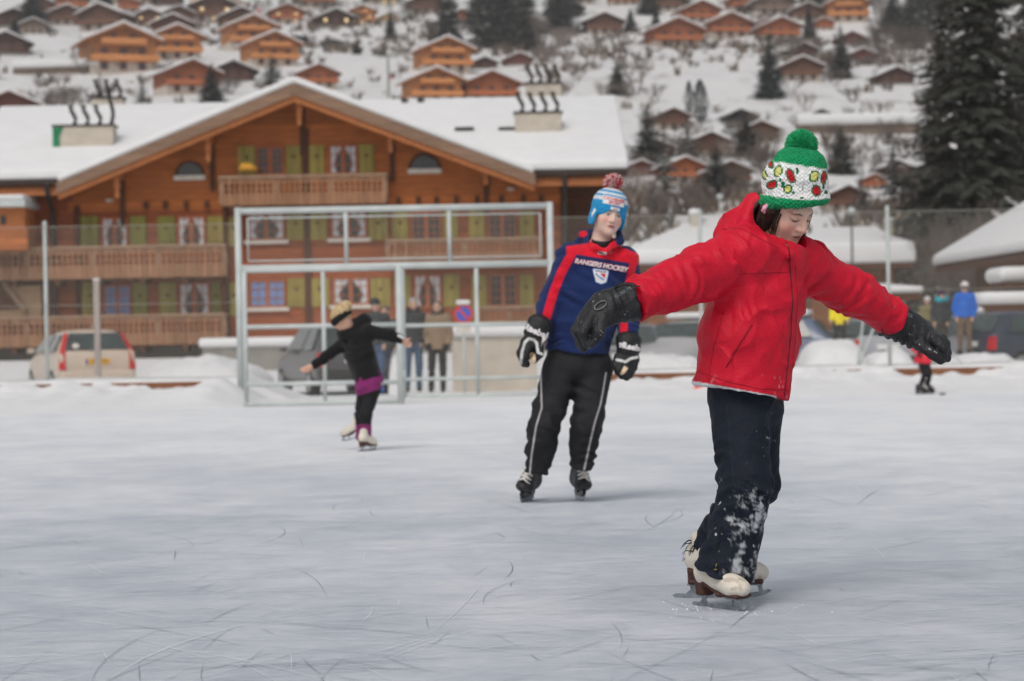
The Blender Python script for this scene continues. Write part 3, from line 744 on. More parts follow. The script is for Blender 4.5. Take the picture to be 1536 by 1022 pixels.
def cage():
    y = 40.0
    L = P(359, 450, y).x; Rr = P(827, 450, y).x
    t = thing('steel_cage', 'galvanised steel cage frame with netting behind the left skater', 'cage', ((L + Rr) / 2, y, 0))
    zt = P(593, 313, y).z; zm = P(593, 399, y).z
    def rt(name, a, b, r=.045):
        mb = MB(); mb.tube([a, b], r, 10); return mb.build(name, STEEL, t, True)
    rt('post', (L, y, -.05), (L, y, zt + .06), .055); rt('post', (Rr, y, -.05), (Rr, y, zt + .06), .055)
    xm = P(603, 450, y).x
    rt('post', (xm, y + .02, 0), (xm, y + .02, zm), .05)
    rt('top_rail', (L + .05, y, zt), (Rr - .05, y, zt), .055); rt('middle_rail', (L + .05, y, zm), (Rr - .05, y, zm), .06)
    for u in (519, 674): rt('upright', (P(u, 350, y).x, y, zm + .06), (P(u, 350, y).x, y, zt - .05), .035)
    # thin inner frame round the upper net
    for a, b in (((L + .16, zm + .12), (L + .16, zt - .12)), ((Rr - .16, zm + .12), (Rr - .16, zt - .12))): rt('net_frame', (a[0], y, a[1]), (b[0], y, b[1]), .014)
    for z in (zm + .12, zt - .12): rt('net_frame', (L + .16, y, z), (Rr - .16, y, z), .014)
    mb = MB(); mesh_wires(mb, L + .16, Rr - .16, zm + .12, zt - .12, y); mb.build('wire_mesh', WIRE, t)
    # fixed lower panel on the right
    u = P(715, 450, y).x; zl = P(715, 487, y).z; zl2 = P(715, 571, y).z
    rt('upright', (u, y, .04), (u, y, zm - .06), .035); rt('lower_rail', (xm + .05, y, zl), (Rr - .05, y, zl), .035)
    rt('lower_rail', (xm + .05, y, .32), (Rr - .05, y, .32), .03); rt('ground_rail', (xm + .05, y, .035), (Rr - .05, y, .035), .035)
    mb = MB(); mesh_wires(mb, xm + .06, Rr - .06, .05, zm - .08, y); mb.build('wire_mesh', WIRE, t)
    # the gate leaf, swung out over the ice
    yg = 36.6; gl = P(368, 500, yg).x; gr = P(600, 500, yg).x; gt = P(484, 404, yg).z
    g = thing('cage_gate', 'steel mesh gate leaf standing open in front of the cage', 'gate', ((gl + gr) / 2, yg, 0))
    def gt_(name, a, b, r=.035):
        mb = MB(); mb.tube([a, b], r, 10); return mb.build(name, STEEL, g, True)
    gt_('stile', (gl, yg, .0), (gl, yg, gt)); gt_('stile', (gr, yg, .0), (gr, yg, gt + .04), .055)
    gt_('top_rail', (gl, yg, gt), (gr, yg, gt), .04); gt_('bottom_rail', (gl - .05, yg, .04), (gr, yg, .04))
    gt_('middle_rail', (gl, yg, P(484, 489, yg).z), (gr, yg, P(484, 489, yg).z)); gt_('lower_rail', (gl, yg, P(484, 575, yg).z), (gr, yg, P(484, 575, yg).z))
    xu = P(486, 500, yg).x; gt_('upright', (xu, yg, .07), (xu, yg, gt - .04), .032)
    mb = MB(); mesh_wires(mb, gl + .04, gr - .05, .06, gt - .05, yg); mb.build('wire_mesh', WIRE, g)
    mb = MB()
    for z in (.45, 1.6):
        mb.box((gr + .03, yg + .02, z), (.1, .1, .12))
    mb.build('hinge', STEEL, g, bevel=.015)
cage()
# square weathered post in front of the beige car
p = P(146, 500, 45.5)
t = thing('wooden_post', 'square weathered grey wooden post standing before the beige car', 'post', (p.x, 45.5, 0))
mb = MB(); mb.box2((p.x - .055, 45.45, -.3), (p.x + .055, 45.56, P(146, 421, 45.5).z)); s_ = mb.build('shaft', mat('weathered post', S(170, 158, 152), .8, .2, 4, stretch=(8, 8, 1)), t, bevel=.012)
mb = MB(); z = P(146, 421, 45.5).z; mb.box2((p.x - .065, 45.44, z), (p.x + .065, 45.57, z + .04)); mb.build('snow_cap', SNOW, t, True, .018, 3)
# lamp posts and masts on the right
for u, v0, v1, y, lab in ((1279, 322, 420, 96, 'thin grey lamp post beside the flat roofed house'), (1082, 300, 400, 110, 'thin pale pole rising behind the hood of the red jacket')):
    b = P(u, v1, y); tp = P(u, v0, y)
    t = thing('lamp_post', lab, 'lamp post', (b.x, y, .4)); mb = MB(); mb.tube([(b.x, y, .2), (b.x, y, tp.z)], [.055, .04], 8); mb.build('pole', DARKMETAL if u > 1200 else STEEL, t, True)
    mb = MB(); mb.lathe((b.x, y, tp.z), [(.07, 0), (.15, .06), (.16, .2), (.05, .28)], 10); mb.build('lamp_head', STEEL, t, True)

# no-parking sign
def sign():
    y = 50.6; c = P(695, 471, y); r = .165 * 1.0
    t = thing('no_parking_sign', 'round blue and red no parking sign with a snow cap beside the brown coated woman', 'road sign', (c.x, y, -.25))
    mb = MB(); mb.tube([(c.x, y + .03, -.3), (c.x, y + .03, c.z + .16)], .028, 8); mb.build('pole', STEEL, t, True)
    def disc(name, r0, m, yy):
        mb = MB(); mb.prism([(c.x + r0 * math.cos(a), yy, c.z + r0 * math.sin(a)) for a in [k * 2 * math.pi / 32 for k in range(32)]], (0, .004, 0)); return mb.build(name, m, t)
    red = mat('sign red', S(215, 50, 45), .5, .05); blue = mat('sign blue', S(45, 90, 190), .5, .05)
    disc('rim', .2, red, y - .005); disc('face', .15, blue, y - .011)
    mb = MB(); mb.prism([(c.x - .125, y - .017, c.z + .095), (c.x - .09, y - .017, c.z + .13), (c.x + .125, y - .017, c.z - .095), (c.x + .09, y - .017, c.z - .13)], (0, .004, 0)); mb.build('slash', red, t)
    mb = MB(); mb.box2((c.x - .16, y - .008, c.z - .4), (c.x + .16, y, c.z - .24)); mb.build('plate', SILL, t)
    mb = MB(); mb.box2((c.x - .15, y - .06, c.z + .185), (c.x + .15, y + .08, c.z + .29)); mb.build('snow_cap', SNOW, t, True, .045, 3)
sign()
# traffic cone
def cone():
    p = P(1052, 598, 38.4); x = p.x; y = 38.4; z = .0
    t = thing('traffic_cone', 'orange and white traffic cone in the snow beside the red jacket hem', 'traffic cone', (x, y, z))
    mb = MB(); mb.box2((x - .17, y - .17, z), (x + .17, y + .17, z + .035)); mb.build('base', mat('cone orange', S(240, 80, 40), .5, .05), t, bevel=.01)
    mb = MB(); mb.lathe((x, y, z + .035), [(.13, 0), (.1, .16)], 18); mb.build('lower_body', mat('cone orange', (0, 0, 0)), t, True)
    mb = MB(); mb.lathe((x, y, z + .195), [(.1, 0), (.062, .19)], 18); mb.build('white_band', mat('cone white', S(225, 222, 218), .5, .05), t, True)
    mb = MB(); mb.lathe((x, y, z + .385), [(.062, 0), (.03, .16), (.02, .17)], 18); mb.build('tip', mat('cone orange', (0, 0, 0)), t, True)
cone()

# ------------------------------------------------------------------ parked cars
CAR_GL = mat('car glass', (0.035, 0.05, 0.05), .06, .3, 3, spec=.6)
TYRE = mat('tyre rubber', (.02, .02, .02), .8, .1); RIM = mat('wheel rim', S(150, 150, 152), .4, .1, metal=.5)
TRIM = mat('black car trim', (.025, .025, .026), .6, .1); RLAMP = mat('red tail lamp', S(190, 22, 34), .25, .15, 20)
def car(label, loc, yaw, col, rough=.35, L=4.1, Hh=1.45, W=1.72, tall=False, tall_lamp=False, plate=None, snow=False, sticker=False):
    """hatchback; local +Y is the front, origin under the middle of the rear bumper"""
    t = thing('parked_car', label, 'car', (0, 0, 0)); w = W / 2
    paint = mat('car paint %s' % (col,), S(*col), rough, .08, 5, spec=.5, coat=.4)
    #     y     sill  belt  zroof  roof half width factor
    st = [(0.00, .42, .70, .72, .86), (0.03, .30, .93, .95, .88), (0.10, .27, .96, 1.00, .86), (0.42, .25, .97, Hh - .05, .70), (0.62, .25, .97, Hh - .01, .70),
          (1.3, .24, .95, Hh, .71), (2.0, .24, .93, Hh - .02, .71), (2.45, .24, .91, Hh - .10, .70), (2.95, .24, .90, 1.06, .80), (3.15, .24, .88, .93, .84),
          (3.6, .26, .80, .86, .82), (3.95, .30, .70, .76, .76), (4.1, .38, .58, .62, .66)]
    k = L / 4.1
    ring = []
    for y, zs, zb, zr, f in st:
        ww = w * (1 if .1 <= y <= 3.6 else (.93 if y <= .03 or y < 4 else .84))
        xs_ = [(ww * .9, zs), (ww, zs + .12), (ww + .012, zs + (zb - zs) * .55), (ww * .985, zb), (w * f + (.05 if zr - zb < .15 else 0), max(zr - .06, zb + .005)), (w * f * .8, max(zr - .01, zb + .01)), (0, zr + .012)]
        pts = [(x, y * k, z) for x, z in xs_] + [(-x, y * k, z) for x, z in xs_[-2::-1]]
        ring.append(pts)
    mb = MB(); n = len(ring[0]); vs = [p for r_ in ring for p in r_]; fs = []
    for i in range(len(ring) - 1):
        for j in range(n - 1): fs.append((i * n + j, i * n + j + 1, (i + 1) * n + j + 1, (i + 1) * n + j))
        fs.append((i * n + n - 1, i * n, (i + 1) * n, (i + 1) * n + n - 1))
    fs += [tuple(range(n)), tuple(reversed([(len(ring) - 1) * n + j for j in range(n)]))]
    mb.add(vs, fs); body = mb.build('body', paint, t, True, subsurf=2)
    # windows follow the body a little proud of it
    def quad(name, pts, m, par, th=.012):
        q = MB(); pts = [Vector(p) for p in pts]; nn = (pts[1] - pts[0]).cross(pts[2] - pts[0]).normalized()
        q.prism([p - nn * .01 for p in pts], nn * (th + .01)); return q.build(name, m, par, bevel=.006)
    f = .70
    quad('rear_window', [(-w * .80, .095 * k, 1.0), (w * .80, .095 * k, 1.0), (w * .64, .40 * k, Hh - .10), (-w * .64, .40 * k, Hh - .10)], CAR_GL, t, .035)
    quad('windscreen', [(w * .80, 2.98 * k, 1.03), (-w * .80, 2.98 * k, 1.03), (-w * .63, 2.5 * k, Hh - .13), (w * .63, 2.5 * k, Hh - .13)], CAR_GL, t, .03)
    for s in (1, -1):
        for y0, y1, ya, yb in ((.42, 1.25, .62, 1.25), (1.33, 2.78, 1.33, 2.35)):
            pts = [(s * (w * .985 + .004), y0 * k, .99), (s * (w * .985 + .004), y1 * k, .97), (s * (w * .735 + .01), yb * k, Hh - .12), (s * (w * .735 + .01), ya * k, Hh - .11)]
            if s < 0: pts = pts[::-1]
            quad('side_window', pts, CAR_GL, t, .02)
        h0, h1 = (.60, 1.0)
        if tall_lamp:
            pts = [(s * w * .97, .03 * k, .58), (s * w * .80, -.005 * k, .58), (s * w * .80, .07 * k, .98), (s * w * .60 + s * .055, .38 * k, Hh - .08), (s * w * .74, .42 * k, Hh - .07), (s * w * .93, .09 * k, .98)]
        else: pts = [(s * w * .99, .05 * k, .62), (s * w * .76, -.01 * k, .62), (s * w * .78, .02 * k, .90), (s * w * .97, .08 * k, .92)]
        if s > 0: pts = pts[::-1]
        q = MB(); q.prism([Vector(p) + Vector((0, -.03, 0)) for p in pts], (0, .06, 0)); q.build('tail_lamp', RLAMP, t, bevel=.01)
        m_ = MB(); m_.box((s * (w + .11), 2.62 * k, 1.0), (.16, .09, .11)); m_.build('mirror', paint, t, bevel=.03)
        for yw in (.72, 3.32):
            q = MB(); q.T = Matrix.Translation((s * (w - .09), yw * k, .30)) @ Matrix.Rotation(math.pi / 2, 4, 'Y')
            q.lathe((0, 0, 0), [(.2, -.1), (.29, -.1), (.30, -.07), (.30, .08), (.29, .105), (.2, .105)], 24); wh = q.build('wheel', TYRE, t, True)
            q2 = MB(); q2.T = q.T; q2.lathe((0, 0, 0), [(.05, -.112), (.19, -.107), (.2, -.09), (.2, .09), (.19, .11), (.05, .115)], 20); q2.build('rim', RIM, wh)
        q = MB(); q.box((s * w * .62, 4.03 * k, .62), (.3, .16, .14)); q.build('headlight', mat('headlight glass', S(200, 205, 210), .15, .1, spec=.6), t, bevel=.04)
    q = MB(); q.box2((-w * .92, -.06, .34), (w * .92, .1, .56)); q.build('bumper', TRIM if not tall_lamp else paint, t, bevel=.05, seg=3)
    q = MB(); q.box2((-.26, -.022, .70), (.26, .02, .81)); pl = q.build('number_plate', mat('yellow plate', S(225, 165, 40), .5, .05) if plate else mat('white plate', S(220, 218, 215), .5, .05), t)
    if plate:
        q = MB(); q.box2((-.26, -.026, .70), (-.215, -.0225, .81)); q.build('blue_strip', mat('plate blue', S(50, 80, 170), .5, .05), pl)
        text_mesh(plate, .095, 'plate_lettering', TRIM, pl, lambda x, z: Vector((x + .02, -.025, .755 + z)), .004)
    q = MB(); q.bar((-.05, .03, 1.0), (-.45, .09, 1.08), .02, .02); q.build('wiper', TRIM, t)
    if sticker:
        q = MB(); q.T = Matrix.Translation((-w * .52, .12 * k, 1.075)) @ Matrix.Rotation(-.75, 4, 'X')
        q.prism([(.075 * math.cos(a), -.03, .075 * math.sin(a)) for a in [i * math.pi / 10 for i in range(20)]], (0, .01, 0)); q.build('sticker', SILL, t)
    if snow:
        q = MB()
        q.prism([(-w * .62, .5 * k, Hh), (w * .62, .5 * k, Hh), (w * .62, 2.3 * k, Hh - .02), (-w * .62, 2.3 * k, Hh - .02)], (0, 0, .14)); q.build('roof_snow', SNOW, t, True, .065, 3)
    t.location = loc; t.rotation_euler = (0, 0, yaw); return t

def at(u, y, z=-.25): q = P(u, 511, y); return (q.x, y, z)
car('beige hatchback with tall red tail lamps and a yellow number plate behind the left fence', at(146, 52.0, -.11), math.radians(21), (196, 178, 160), .45, tall_lamp=True, plate='10-HY 72', sticker=True)
car('dark grey hatchback speckled with snow behind the open cage gate', at(535, 50.5, -.17), math.radians(18), (74, 72, 74), .4, L=4.2, Hh=1.55)
car('dark car with red tail lamps mostly hidden behind the boy in the hooded top', at(935, 52, -.2), math.radians(-12), (82, 82, 90), .4)
car('silver car with snow on its bonnet left of the red jacket', (P(1105, 511, 54).x, 54.5, -.1), math.radians(148), (170, 168, 168), .4, snow=True)
car('blue grey estate car seen from the side between red jacket and yellow coat', (P(1252, 511, 53).x, 53, -.1), math.radians(78), (86, 100, 128), .4, snow=True)
car('grey car behind the yellow coat', at(1296, 55, -.15), math.radians(-8), (110, 110, 112), .4)
car('silver car with one red and white tail lamp right of the fence brace', (P(1336, 511, 50.5).x, 50.8, -.1), math.radians(-38), (160, 160, 166), .4)
car('pale silver car parked beside the dark blue car at the right', at(1440, 56, -.08), math.radians(-12), (190, 190, 190), .4, snow=True)
car('dark navy hatchback at the right edge under the snowy shelter', (P(1462, 511, 51.5).x, 52, -.08), math.radians(-66), (42, 48, 66), .35)
# ------------------------------------------------------------------ the village on the slope
CH = {
 'honey':  (S(186, 124, 76), S(160, 102, 62), 3, 'honey coloured'),
 'orange': (S(160, 94, 60), S(130, 78, 52), 2, 'orange brown'),
 'brown':  (S(104, 72, 56), S(92, 60, 44), 2, 'brown'),
 'dark':   (S(78, 54, 44), S(66, 48, 40), 1, 'dark brown'),
 'red':    (S(108, 64, 54), S(98, 54, 42), 1, 'reddish brown'),
 'cream':  (S(206, 176, 132), S(170, 140, 100), 1, 'cream coloured'),
 'grey':   (S(120, 102, 92), S(100, 86, 78), 2, 'grey brown'),
}
LIT = mat('lit window', S(255, 226, 170), .5, .2, 3, emit=.55)
HWIN = mat('far window glass', (.05, .05, .055), .15, .3, 3, spec=.5)
BASE_W = mat('whitewashed base', S(200, 190, 178), .85, .1)
def chalet_proto(style, lit):
    """hill chalet, gable towards -Y, nominal width 10 m, origin at the middle of its base"""
    c1, c2, fl, _ = CH[style]
    wm = wood('hill boards ' + style, c1, .5, 'Z', .25); bm_ = mat('hill balcony ' + style, tuple(min(.8, q * 1.25) for q in c1), .75, .2, 5)
    t = bpy.data.objects.new('hillside_chalet', None); C.objects.link(t); ORG[t.name] = Vector((0, 0, 0))
    w, d = 4.3, 8.0; hb = 1.6 if fl > 1 else .6; he = hb + (3.4 if fl == 3 else 2.6 if fl == 2 else 2.2); hr = he + 1.95
    mb = MB(); mb.box2((-w, 0, -3.5), (w, d, hb)); mb.build('base', BASE_W if fl > 1 else PLASTER_G, t)
    mb = MB(); mb.prism([(-w - .04, -.04, hb), (w + .04, -.04, hb), (w + .04, -.04, he), (0, -.04, hr), (-w - .04, -.04, he)], (0, d + .08, 0)); mb.build('wall', wm, t)
    ov = 1.0; k = 1.95 / w
    mb = MB(); mb.prism([(-w - ov, -1.1, he - ov * k), (0, -1.1, hr + .02), (w + ov, -1.1, he - ov * k), (w + ov, -1.1, he - ov * k - .28), (0, -1.1, hr - .26), (-w - ov, -1.1, he - ov * k - .28)], (0, d + 1.8, 0)); r = mb.build('roof', mat('far roof edge ' + style, c2, .8, .2), t)
    mb = MB(); mb.prism([(-w - ov, -1.1, he - ov * k + .003), (0, -1.1, hr + .023), (w + ov, -1.1, he - ov * k + .003), (w + ov, -1.1, he - ov * k + .4), (0, -1.1, hr + .5), (-w - ov, -1.1, he - ov * k + .4)], (0, d + 1.8, 0)); mb.build('roof_snow', SNOW, r, True, .16, 2)
    mb = MB(); mb.box2((1.2, d * .55, hr - 1.2), (2.0, d * .55 + .8, hr + .9)); mb.build('chimney', PLASTER, r)
    levels = [hb + .55] + ([hb + 2.6] if fl == 3 else []) + ([.25] if fl > 1 else [])
    for j, z in enumerate(levels):
        n = 3 if z > .3 else 3
        if fl == 3 and j == 1: n = 2
        for i in range(n):
            x = (i - (n - 1) / 2) * 2.5
            mb = MB(); mb.box2((x - .5, -.10, z + .2), (x + .5, -.035 if z > .3 else .02, z + 1.35)); wd = mb.build('window', W_FRAME, t)
            mb = MB(); mb.box2((x - .4, -.125, z + .3), (x + .4, -.101, z + 1.25)); mb.build('pane', LIT if lit and (i + j) % 3 != 1 else HWIN, wd)
    if fl > 1:
        for z, q in ((hb + .05, 1.0),) + (((hb + 2.35, .62),) if fl == 3 else ()):
            mb = MB(); mb.box2((-w * q - .3, -1.0, z), (w * q + .3, -.041, z + .15)); b = mb.build('balcony', bm_, t)
            mb = MB(); mb.box2((-w * q - .3, -1.06, z + .15), (w * q + .3, -.99, z + .95)); mb.build('railing', bm_, b)
    return t
PROTO = {}
def hill_house(u, v, wpx, style, yaw, label, lit=False, group='chalets scattered over the snowy hillside'):
    key = (style, lit)
    if key not in PROTO: t = PROTO[key] = chalet_proto(style, lit)
    else: t = copy_tree(PROTO[key])
    p = hill_at(u, v); sc = wpx * p.y / F / 9.4
    t.location = p; t.scale = (sc, sc, sc * .92); t.rotation_euler = (0, 0, math.radians(yaw) - math.atan2(p.x, p.y) * .5)
    tag(t, label, 'chalet', group)
hs = [
 (20, 42, 62, 'dark', 12, 'dark brown chalet cut by the left edge in the top row', 0),
 (108, 17, 48, 'orange', 10, 'orange brown chalet at the top edge, first one right of the grey smoke', 0),
 (100, 39, 52, 'brown', 12, 'brown chalet just below the orange one at the top left', 0),
 (150, 48, 70, 'brown', -18, 'wide brown chalet with a long right roof slope above the snowy field', 0),
 (188, 20, 42, 'orange', 8, 'small orange brown chalet at the top, third from the left corner', 0),
 (224, 41, 46, 'brown', 5, 'brown chalet with lit windows above the upper left snow field', 1),
 (268, 38, 48, 'brown', 15, 'brown chalet between the lit window one and the wide dark one', 0),
 (322, 36, 72, 'brown', 14, 'wide brown chalet with a pale balcony near the red flag', 1),
 (312, 12, 52, 'honey', 8, 'honey coloured chalet with glowing windows at the top edge, left half', 1),
 (348, 19, 32, 'honey', 10, 'small honey coloured chalet right of the glowing one at the top', 0),
 (8, 84, 76, 'dark', 15, 'dark brown chalet under the trees at the left edge', 0),
 (259, 58, 60, 'brown', 8, 'brown barn roof standing right behind the two storey honey chalet', 0),
 (266, 91, 78, 'honey', 14, 'honey coloured chalet with two balconies left of the tall gable, below the barn', 0),
 (185, 110, 108, 'honey', 16, 'largest honey coloured chalet on the left slope with two long balconies', 0),
 (362, 46, 58, 'brown', 14, 'brown chalet peering over the balconied honey chalets', 0),
 (380, 75, 76, 'honey', 16, 'honey coloured chalet above the left shoulder of the big gable roof', 0),
 (50, 52, 40, 'grey', 10, 'grey brown chalet in the smoke at the upper left', 0),
 (288, 142, 86, 'orange', 20, 'orange brown chalet with a long snow slope just behind the big roof, left side', 0),
 (350, 124, 70, 'dark', 12, 'dark brown barn behind the left slope of the big gable', 0),
 (14, 183, 96, 'red', 4, 'reddish brown barn above the left end of the big snow roof', 0),
 (412, 101, 78, 'honey', 18, 'honey coloured chalet rising just left of the big gable peak', 0),
 (431, 36, 50, 'orange', 10, 'orange brown chalet with glowing windows above the gable peak', 1),
 (474, 12, 62, 'orange', 10, 'orange brown chalet at the top edge above the dark barn', 0),
 (504, 42, 60, 'dark', 14, 'dark brown barn with round lit spots in the top row', 1),
 (543, 38, 44, 'honey', 12, 'honey coloured chalet with glowing windows right of the dark barn', 1),
 (583, 33, 28, 'cream', 5, 'tiny cream coloured hut beside the pointed conifer', 0),
 (577, 8, 48, 'brown', 8, 'brown chalet with glowing windows at the top, left of the dark conifers', 1),
 (478, 134, 62, 'orange', 12, 'orange brown chalet peeping over the right slope of the gable', 0),
 (693, 32, 30, 'orange', 8, 'narrow orange brown chalet between the dark conifer clumps', 0),
 (671, 111, 80, 'honey', 14, 'honey coloured chalet with two balconies in the middle of the slope', 0),
 (727, 104, 40, 'dark', 14, 'small dark hut with thick snow beside the middle honey chalet', 0),
 (779, 99, 42, 'red', 12, 'reddish brown hut above the right chimneys', 0),
 (655, 158, 82, 'honey', 14, 'honey coloured chalet half hidden behind the ridge, left one of the pair', 0),
 (738, 158, 84, 'orange', 12, 'orange brown gable behind the ridge, right one of the pair', 0),
 (851, 24, 50, 'red', 12, 'reddish brown chalet at the top edge above the right chimneys', 0),
 (907, 53, 56, 'brown', 8, 'lone brown barn on the slope above the bare bushes', 0),
 (938, 8, 46, 'orange', 8, 'orange brown chalet at the top edge above the lone brown barn', 0),
 (1017, 73, 76, 'orange', 14, 'orange brown chalet with balconies above the open snow field', 0),
 (1053, 36, 58, 'orange', 16, 'orange brown chalet behind the balconied one at the upper right', 0),
 (1096, 58, 64, 'orange', 16, 'orange brown chalet with a snowy left slope, right of the balconied one', 0),
 (1151, 52, 40, 'orange', 10, 'small orange brown chalet left of the tall narrow conifer', 0),
 (1111, 186, 48, 'dark', 10, 'dark barn standing behind the round dark bush', 0),
 (1010, 195, 54, 'brown', 14, 'brown chalet with a snowy roof below the twin columnar trees', 0),
 (1172, 62, 60, 'orange', 12, 'orange brown chalet with a dark balcony recess above the blue green conifer', 0),
 (1273, 34, 64, 'honey', 6, 'honey coloured chalet with many balconies at the upper right', 0),
 (1162, 24, 60, 'grey', 10, 'grey brown chalet at the top edge right of centre', 0),
 (1236, 46, 32, 'orange', 10, 'tiny orange brown hut just left of the many balconied chalet', 0),
 (1206, 86, 46, 'dark', 18, 'dark barn with a snowy slope left of the dark twin conifer', 0),
 (1278, 68, 44, 'red', 12, 'reddish brown barn under the many balconied chalet', 0),
 (1294, 94, 46, 'red', 16, 'reddish brown chalet with a snow slope right of the dark twin conifer', 0),
 (1204, 123, 62, 'brown', 8, 'brown chalet low among bushes right of the blue green conifer', 0),
 (1345, 128, 58, 'dark', 14, 'dark chalet with a pale balcony left of the giant conifer', 0),
 (1232, 194, 62, 'dark', 8, 'dark brown barn above the green bobble hat, left one of two', 0),
 (1280, 194, 48, 'dark', 8, 'dark brown barn above the green bobble hat, right one of two', 0),
 (1358, 190, 46, 'red', 8, 'reddish brown chalet beside the giant conifer above the snowy wall', 0),
 (1408, 18, 46, 'orange', 10, 'orange brown chalet showing behind the top of the giant conifer', 0),
 (1066, 236, 62, 'brown', 14, 'brown chalet with a thick snow slope left of the green bobble hat', 0),
 (1028, 276, 66, 'orange', 14, 'orange brown chalet among bare trees behind the low building', 0),
 (962, 266, 54, 'red', 10, 'reddish brown chalet just right of the big roof edge', 0),
 (1142, 216, 56, 'brown', 10, 'brown chalet with snowy roof directly left of the pompom', 0),
 (988, 236, 54, 'dark', 12, 'dark chalet between the brown snowy roofed one and the big roof edge', 0),
 (1096, 282, 66, 'brown', 12, 'brown chalet among trees just above the red hood', 0),
 (1346, 266, 54, 'dark', 10, 'dark chalet half hidden by the snow flecked conifers at the right', 0),
 (1272, 318, 64, 'brown', 12, 'brown chalet behind the flat roofed house, right of the hat', 0),
 (1002, 18, 50, 'brown', 10, 'brown chalet at the top edge above the balconied orange one', 0),
 (1122, 18, 52, 'orange', 12, 'orange brown chalet at the top edge left of the grey brown one', 0),
 (1212, 32, 46, 'brown', 10, 'brown chalet near the top right of the grey brown one', 0),
 (1232, 8, 50, 'red', 8, 'reddish brown chalet at the top edge left of the many balconied one', 0),
 (60, 22, 44, 'brown', 10, 'brown chalet in the left corner between the grey and orange ones', 0),
 (215, 6, 42, 'orange', 10, 'orange brown gable cut by the top edge above the lit window chalet', 0),
 (252, 10, 44, 'dark', 10, 'dark gable cut by the top edge left of the glowing honey chalet', 0),
 (640, 22, 52, 'brown', 10, 'brown chalet at the top left of the dark conifer clump', 0),
 (872, 6, 46, 'brown', 10, 'brown gable cut by the top edge right of the dark wood', 0),
 (1312, 285, 40, 'orange', 8, 'tiny orange brown gable among the snowy conifers at the right', 0),
]
for u, v, w, s, yaw, lab, lit in hs: hill_house(u, v, w, s, yaw, lab, bool(lit))
# snow covered stone terrace wall above the hat
for u0, u1, v, lab in ((1195, 1380, 201, 'long stone terrace wall with a band of snow below the dark barns'), (20, 150, 112, 'snowy terrace wall below the red pole on the left slope')):
    a = hill_at(u0, v); b = hill_at(u1, v); t = thing('terrace_wall', lab, 'wall', ((a + b) / 2))
    z = max(a.z, b.z)
    mb = MB(); mb.bar((a.x, a.y, z), (b.x, b.y, z), .5, 1.8); mb.build('masonry', mat('stone wall', S(128, 112, 100), .9, .3, 1.5), t)
    mb = MB(); mb.bar((a.x, a.y, z + 1.5), (b.x, b.y, z + 1.5), 2.2, 1.2); mb.build('snow_cap', SNOW, t, True, .4, 3)

# ------------------------------------------------------------------ trees
NEEDLE = mat('dark conifer needles', (.046, .048, .038), .8, .45, 1.2)
NEEDLE2 = mat('blue green conifer needles', (.045, .062, .052), .8, .4, 1.2)
BARK = mat('grey brown bark', (.085, .068, .055), .9, .3, 3)
TWIG = mat('bare twigs', (.14, .112, .095), .9, .3, 3)
TWIG2 = mat('pale bare twigs', (.24, .20, .175), .9, .3, 3)
def conifer_proto(seed, m, h=10.0, wid=3.4, whorls=34, snow=.10, droop=.35, gap=0.0, leafs=9, per=9, fine=1.0):
    """spruce of height h: trunk, limbs and hanging sprays of needles with some snow lying on them"""
    r = random.Random(seed); t = bpy.data.objects.new('conifer_tree', None); C.objects.link(t); ORG[t.name] = Vector((0, 0, 0))
    mb = MB(); mb.tube([(0, 0, -.6), (0, 0, h * .5), (0, 0, h)], [h * .022, h * .013, .02], 8); mb.build('trunk', BARK, t, True)
    cr = MB()
    for i in range(whorls):
        f = (i + r.random()) / whorls; z = h * (.06 + .93 * f); Rr = wid / 2 * (1 - f) ** .8 * r.uniform(.7, 1.12) + .12
        n = max(4, int(per * (1 - f * .5)))
        a0 = r.uniform(0, 6.28)
        for k in range(n):
            if r.random() < gap: continue
            a = a0 + 6.283 * k / n + r.uniform(-.3, .3); L = Rr * r.uniform(.62, 1.15)
            ca, sa = math.cos(a), math.sin(a)
            cr.k = 1
            q0 = Vector((0, 0, z)); q1 = Vector((ca * L * .55, sa * L * .55, z - droop * L * .35)); q2 = Vector((ca * L, sa * L, z - droop * L * .55))
            cr.tube([q0, q1, q2], [.03 * h / 10, .018 * h / 10, .006], 3, False)
            for j in range(leafs):
                s_ = (j + r.random()) / leafs; b = q0.lerp(q1, s_ / .55) if s_ < .55 else q1.lerp(q2, (s_ - .55) / .45)
                sz = (.30 * (1 - s_ * .55) + .05) * Rr * r.uniform(.7, 1.25) * fine
                for sd_ in (-1, 1):
                    da = a + sd_ * r.uniform(.5, 1.2); dv = Vector((math.cos(da), math.sin(da), r.uniform(-.75, -.05))) * sz
                    sv = Vector((-sa, ca, r.uniform(-.4, .4))) * sz * r.uniform(.16, .3)
                    cr.k = 2 if r.random() < snow and f > .05 else 0
                    up = Vector((0, 0, .02)) if cr.k == 2 else Vector((0, 0, 0))
                    cr.add([b + up, b + dv * .5 + sv + up, b + dv + up, b + dv * .5 - sv * .7 + Vector((0, 0, -.04 * sz)) + up], [(0, 1, 2, 3)])
    cr.build('crown', [m, BARK, SNOW], t)
    return t
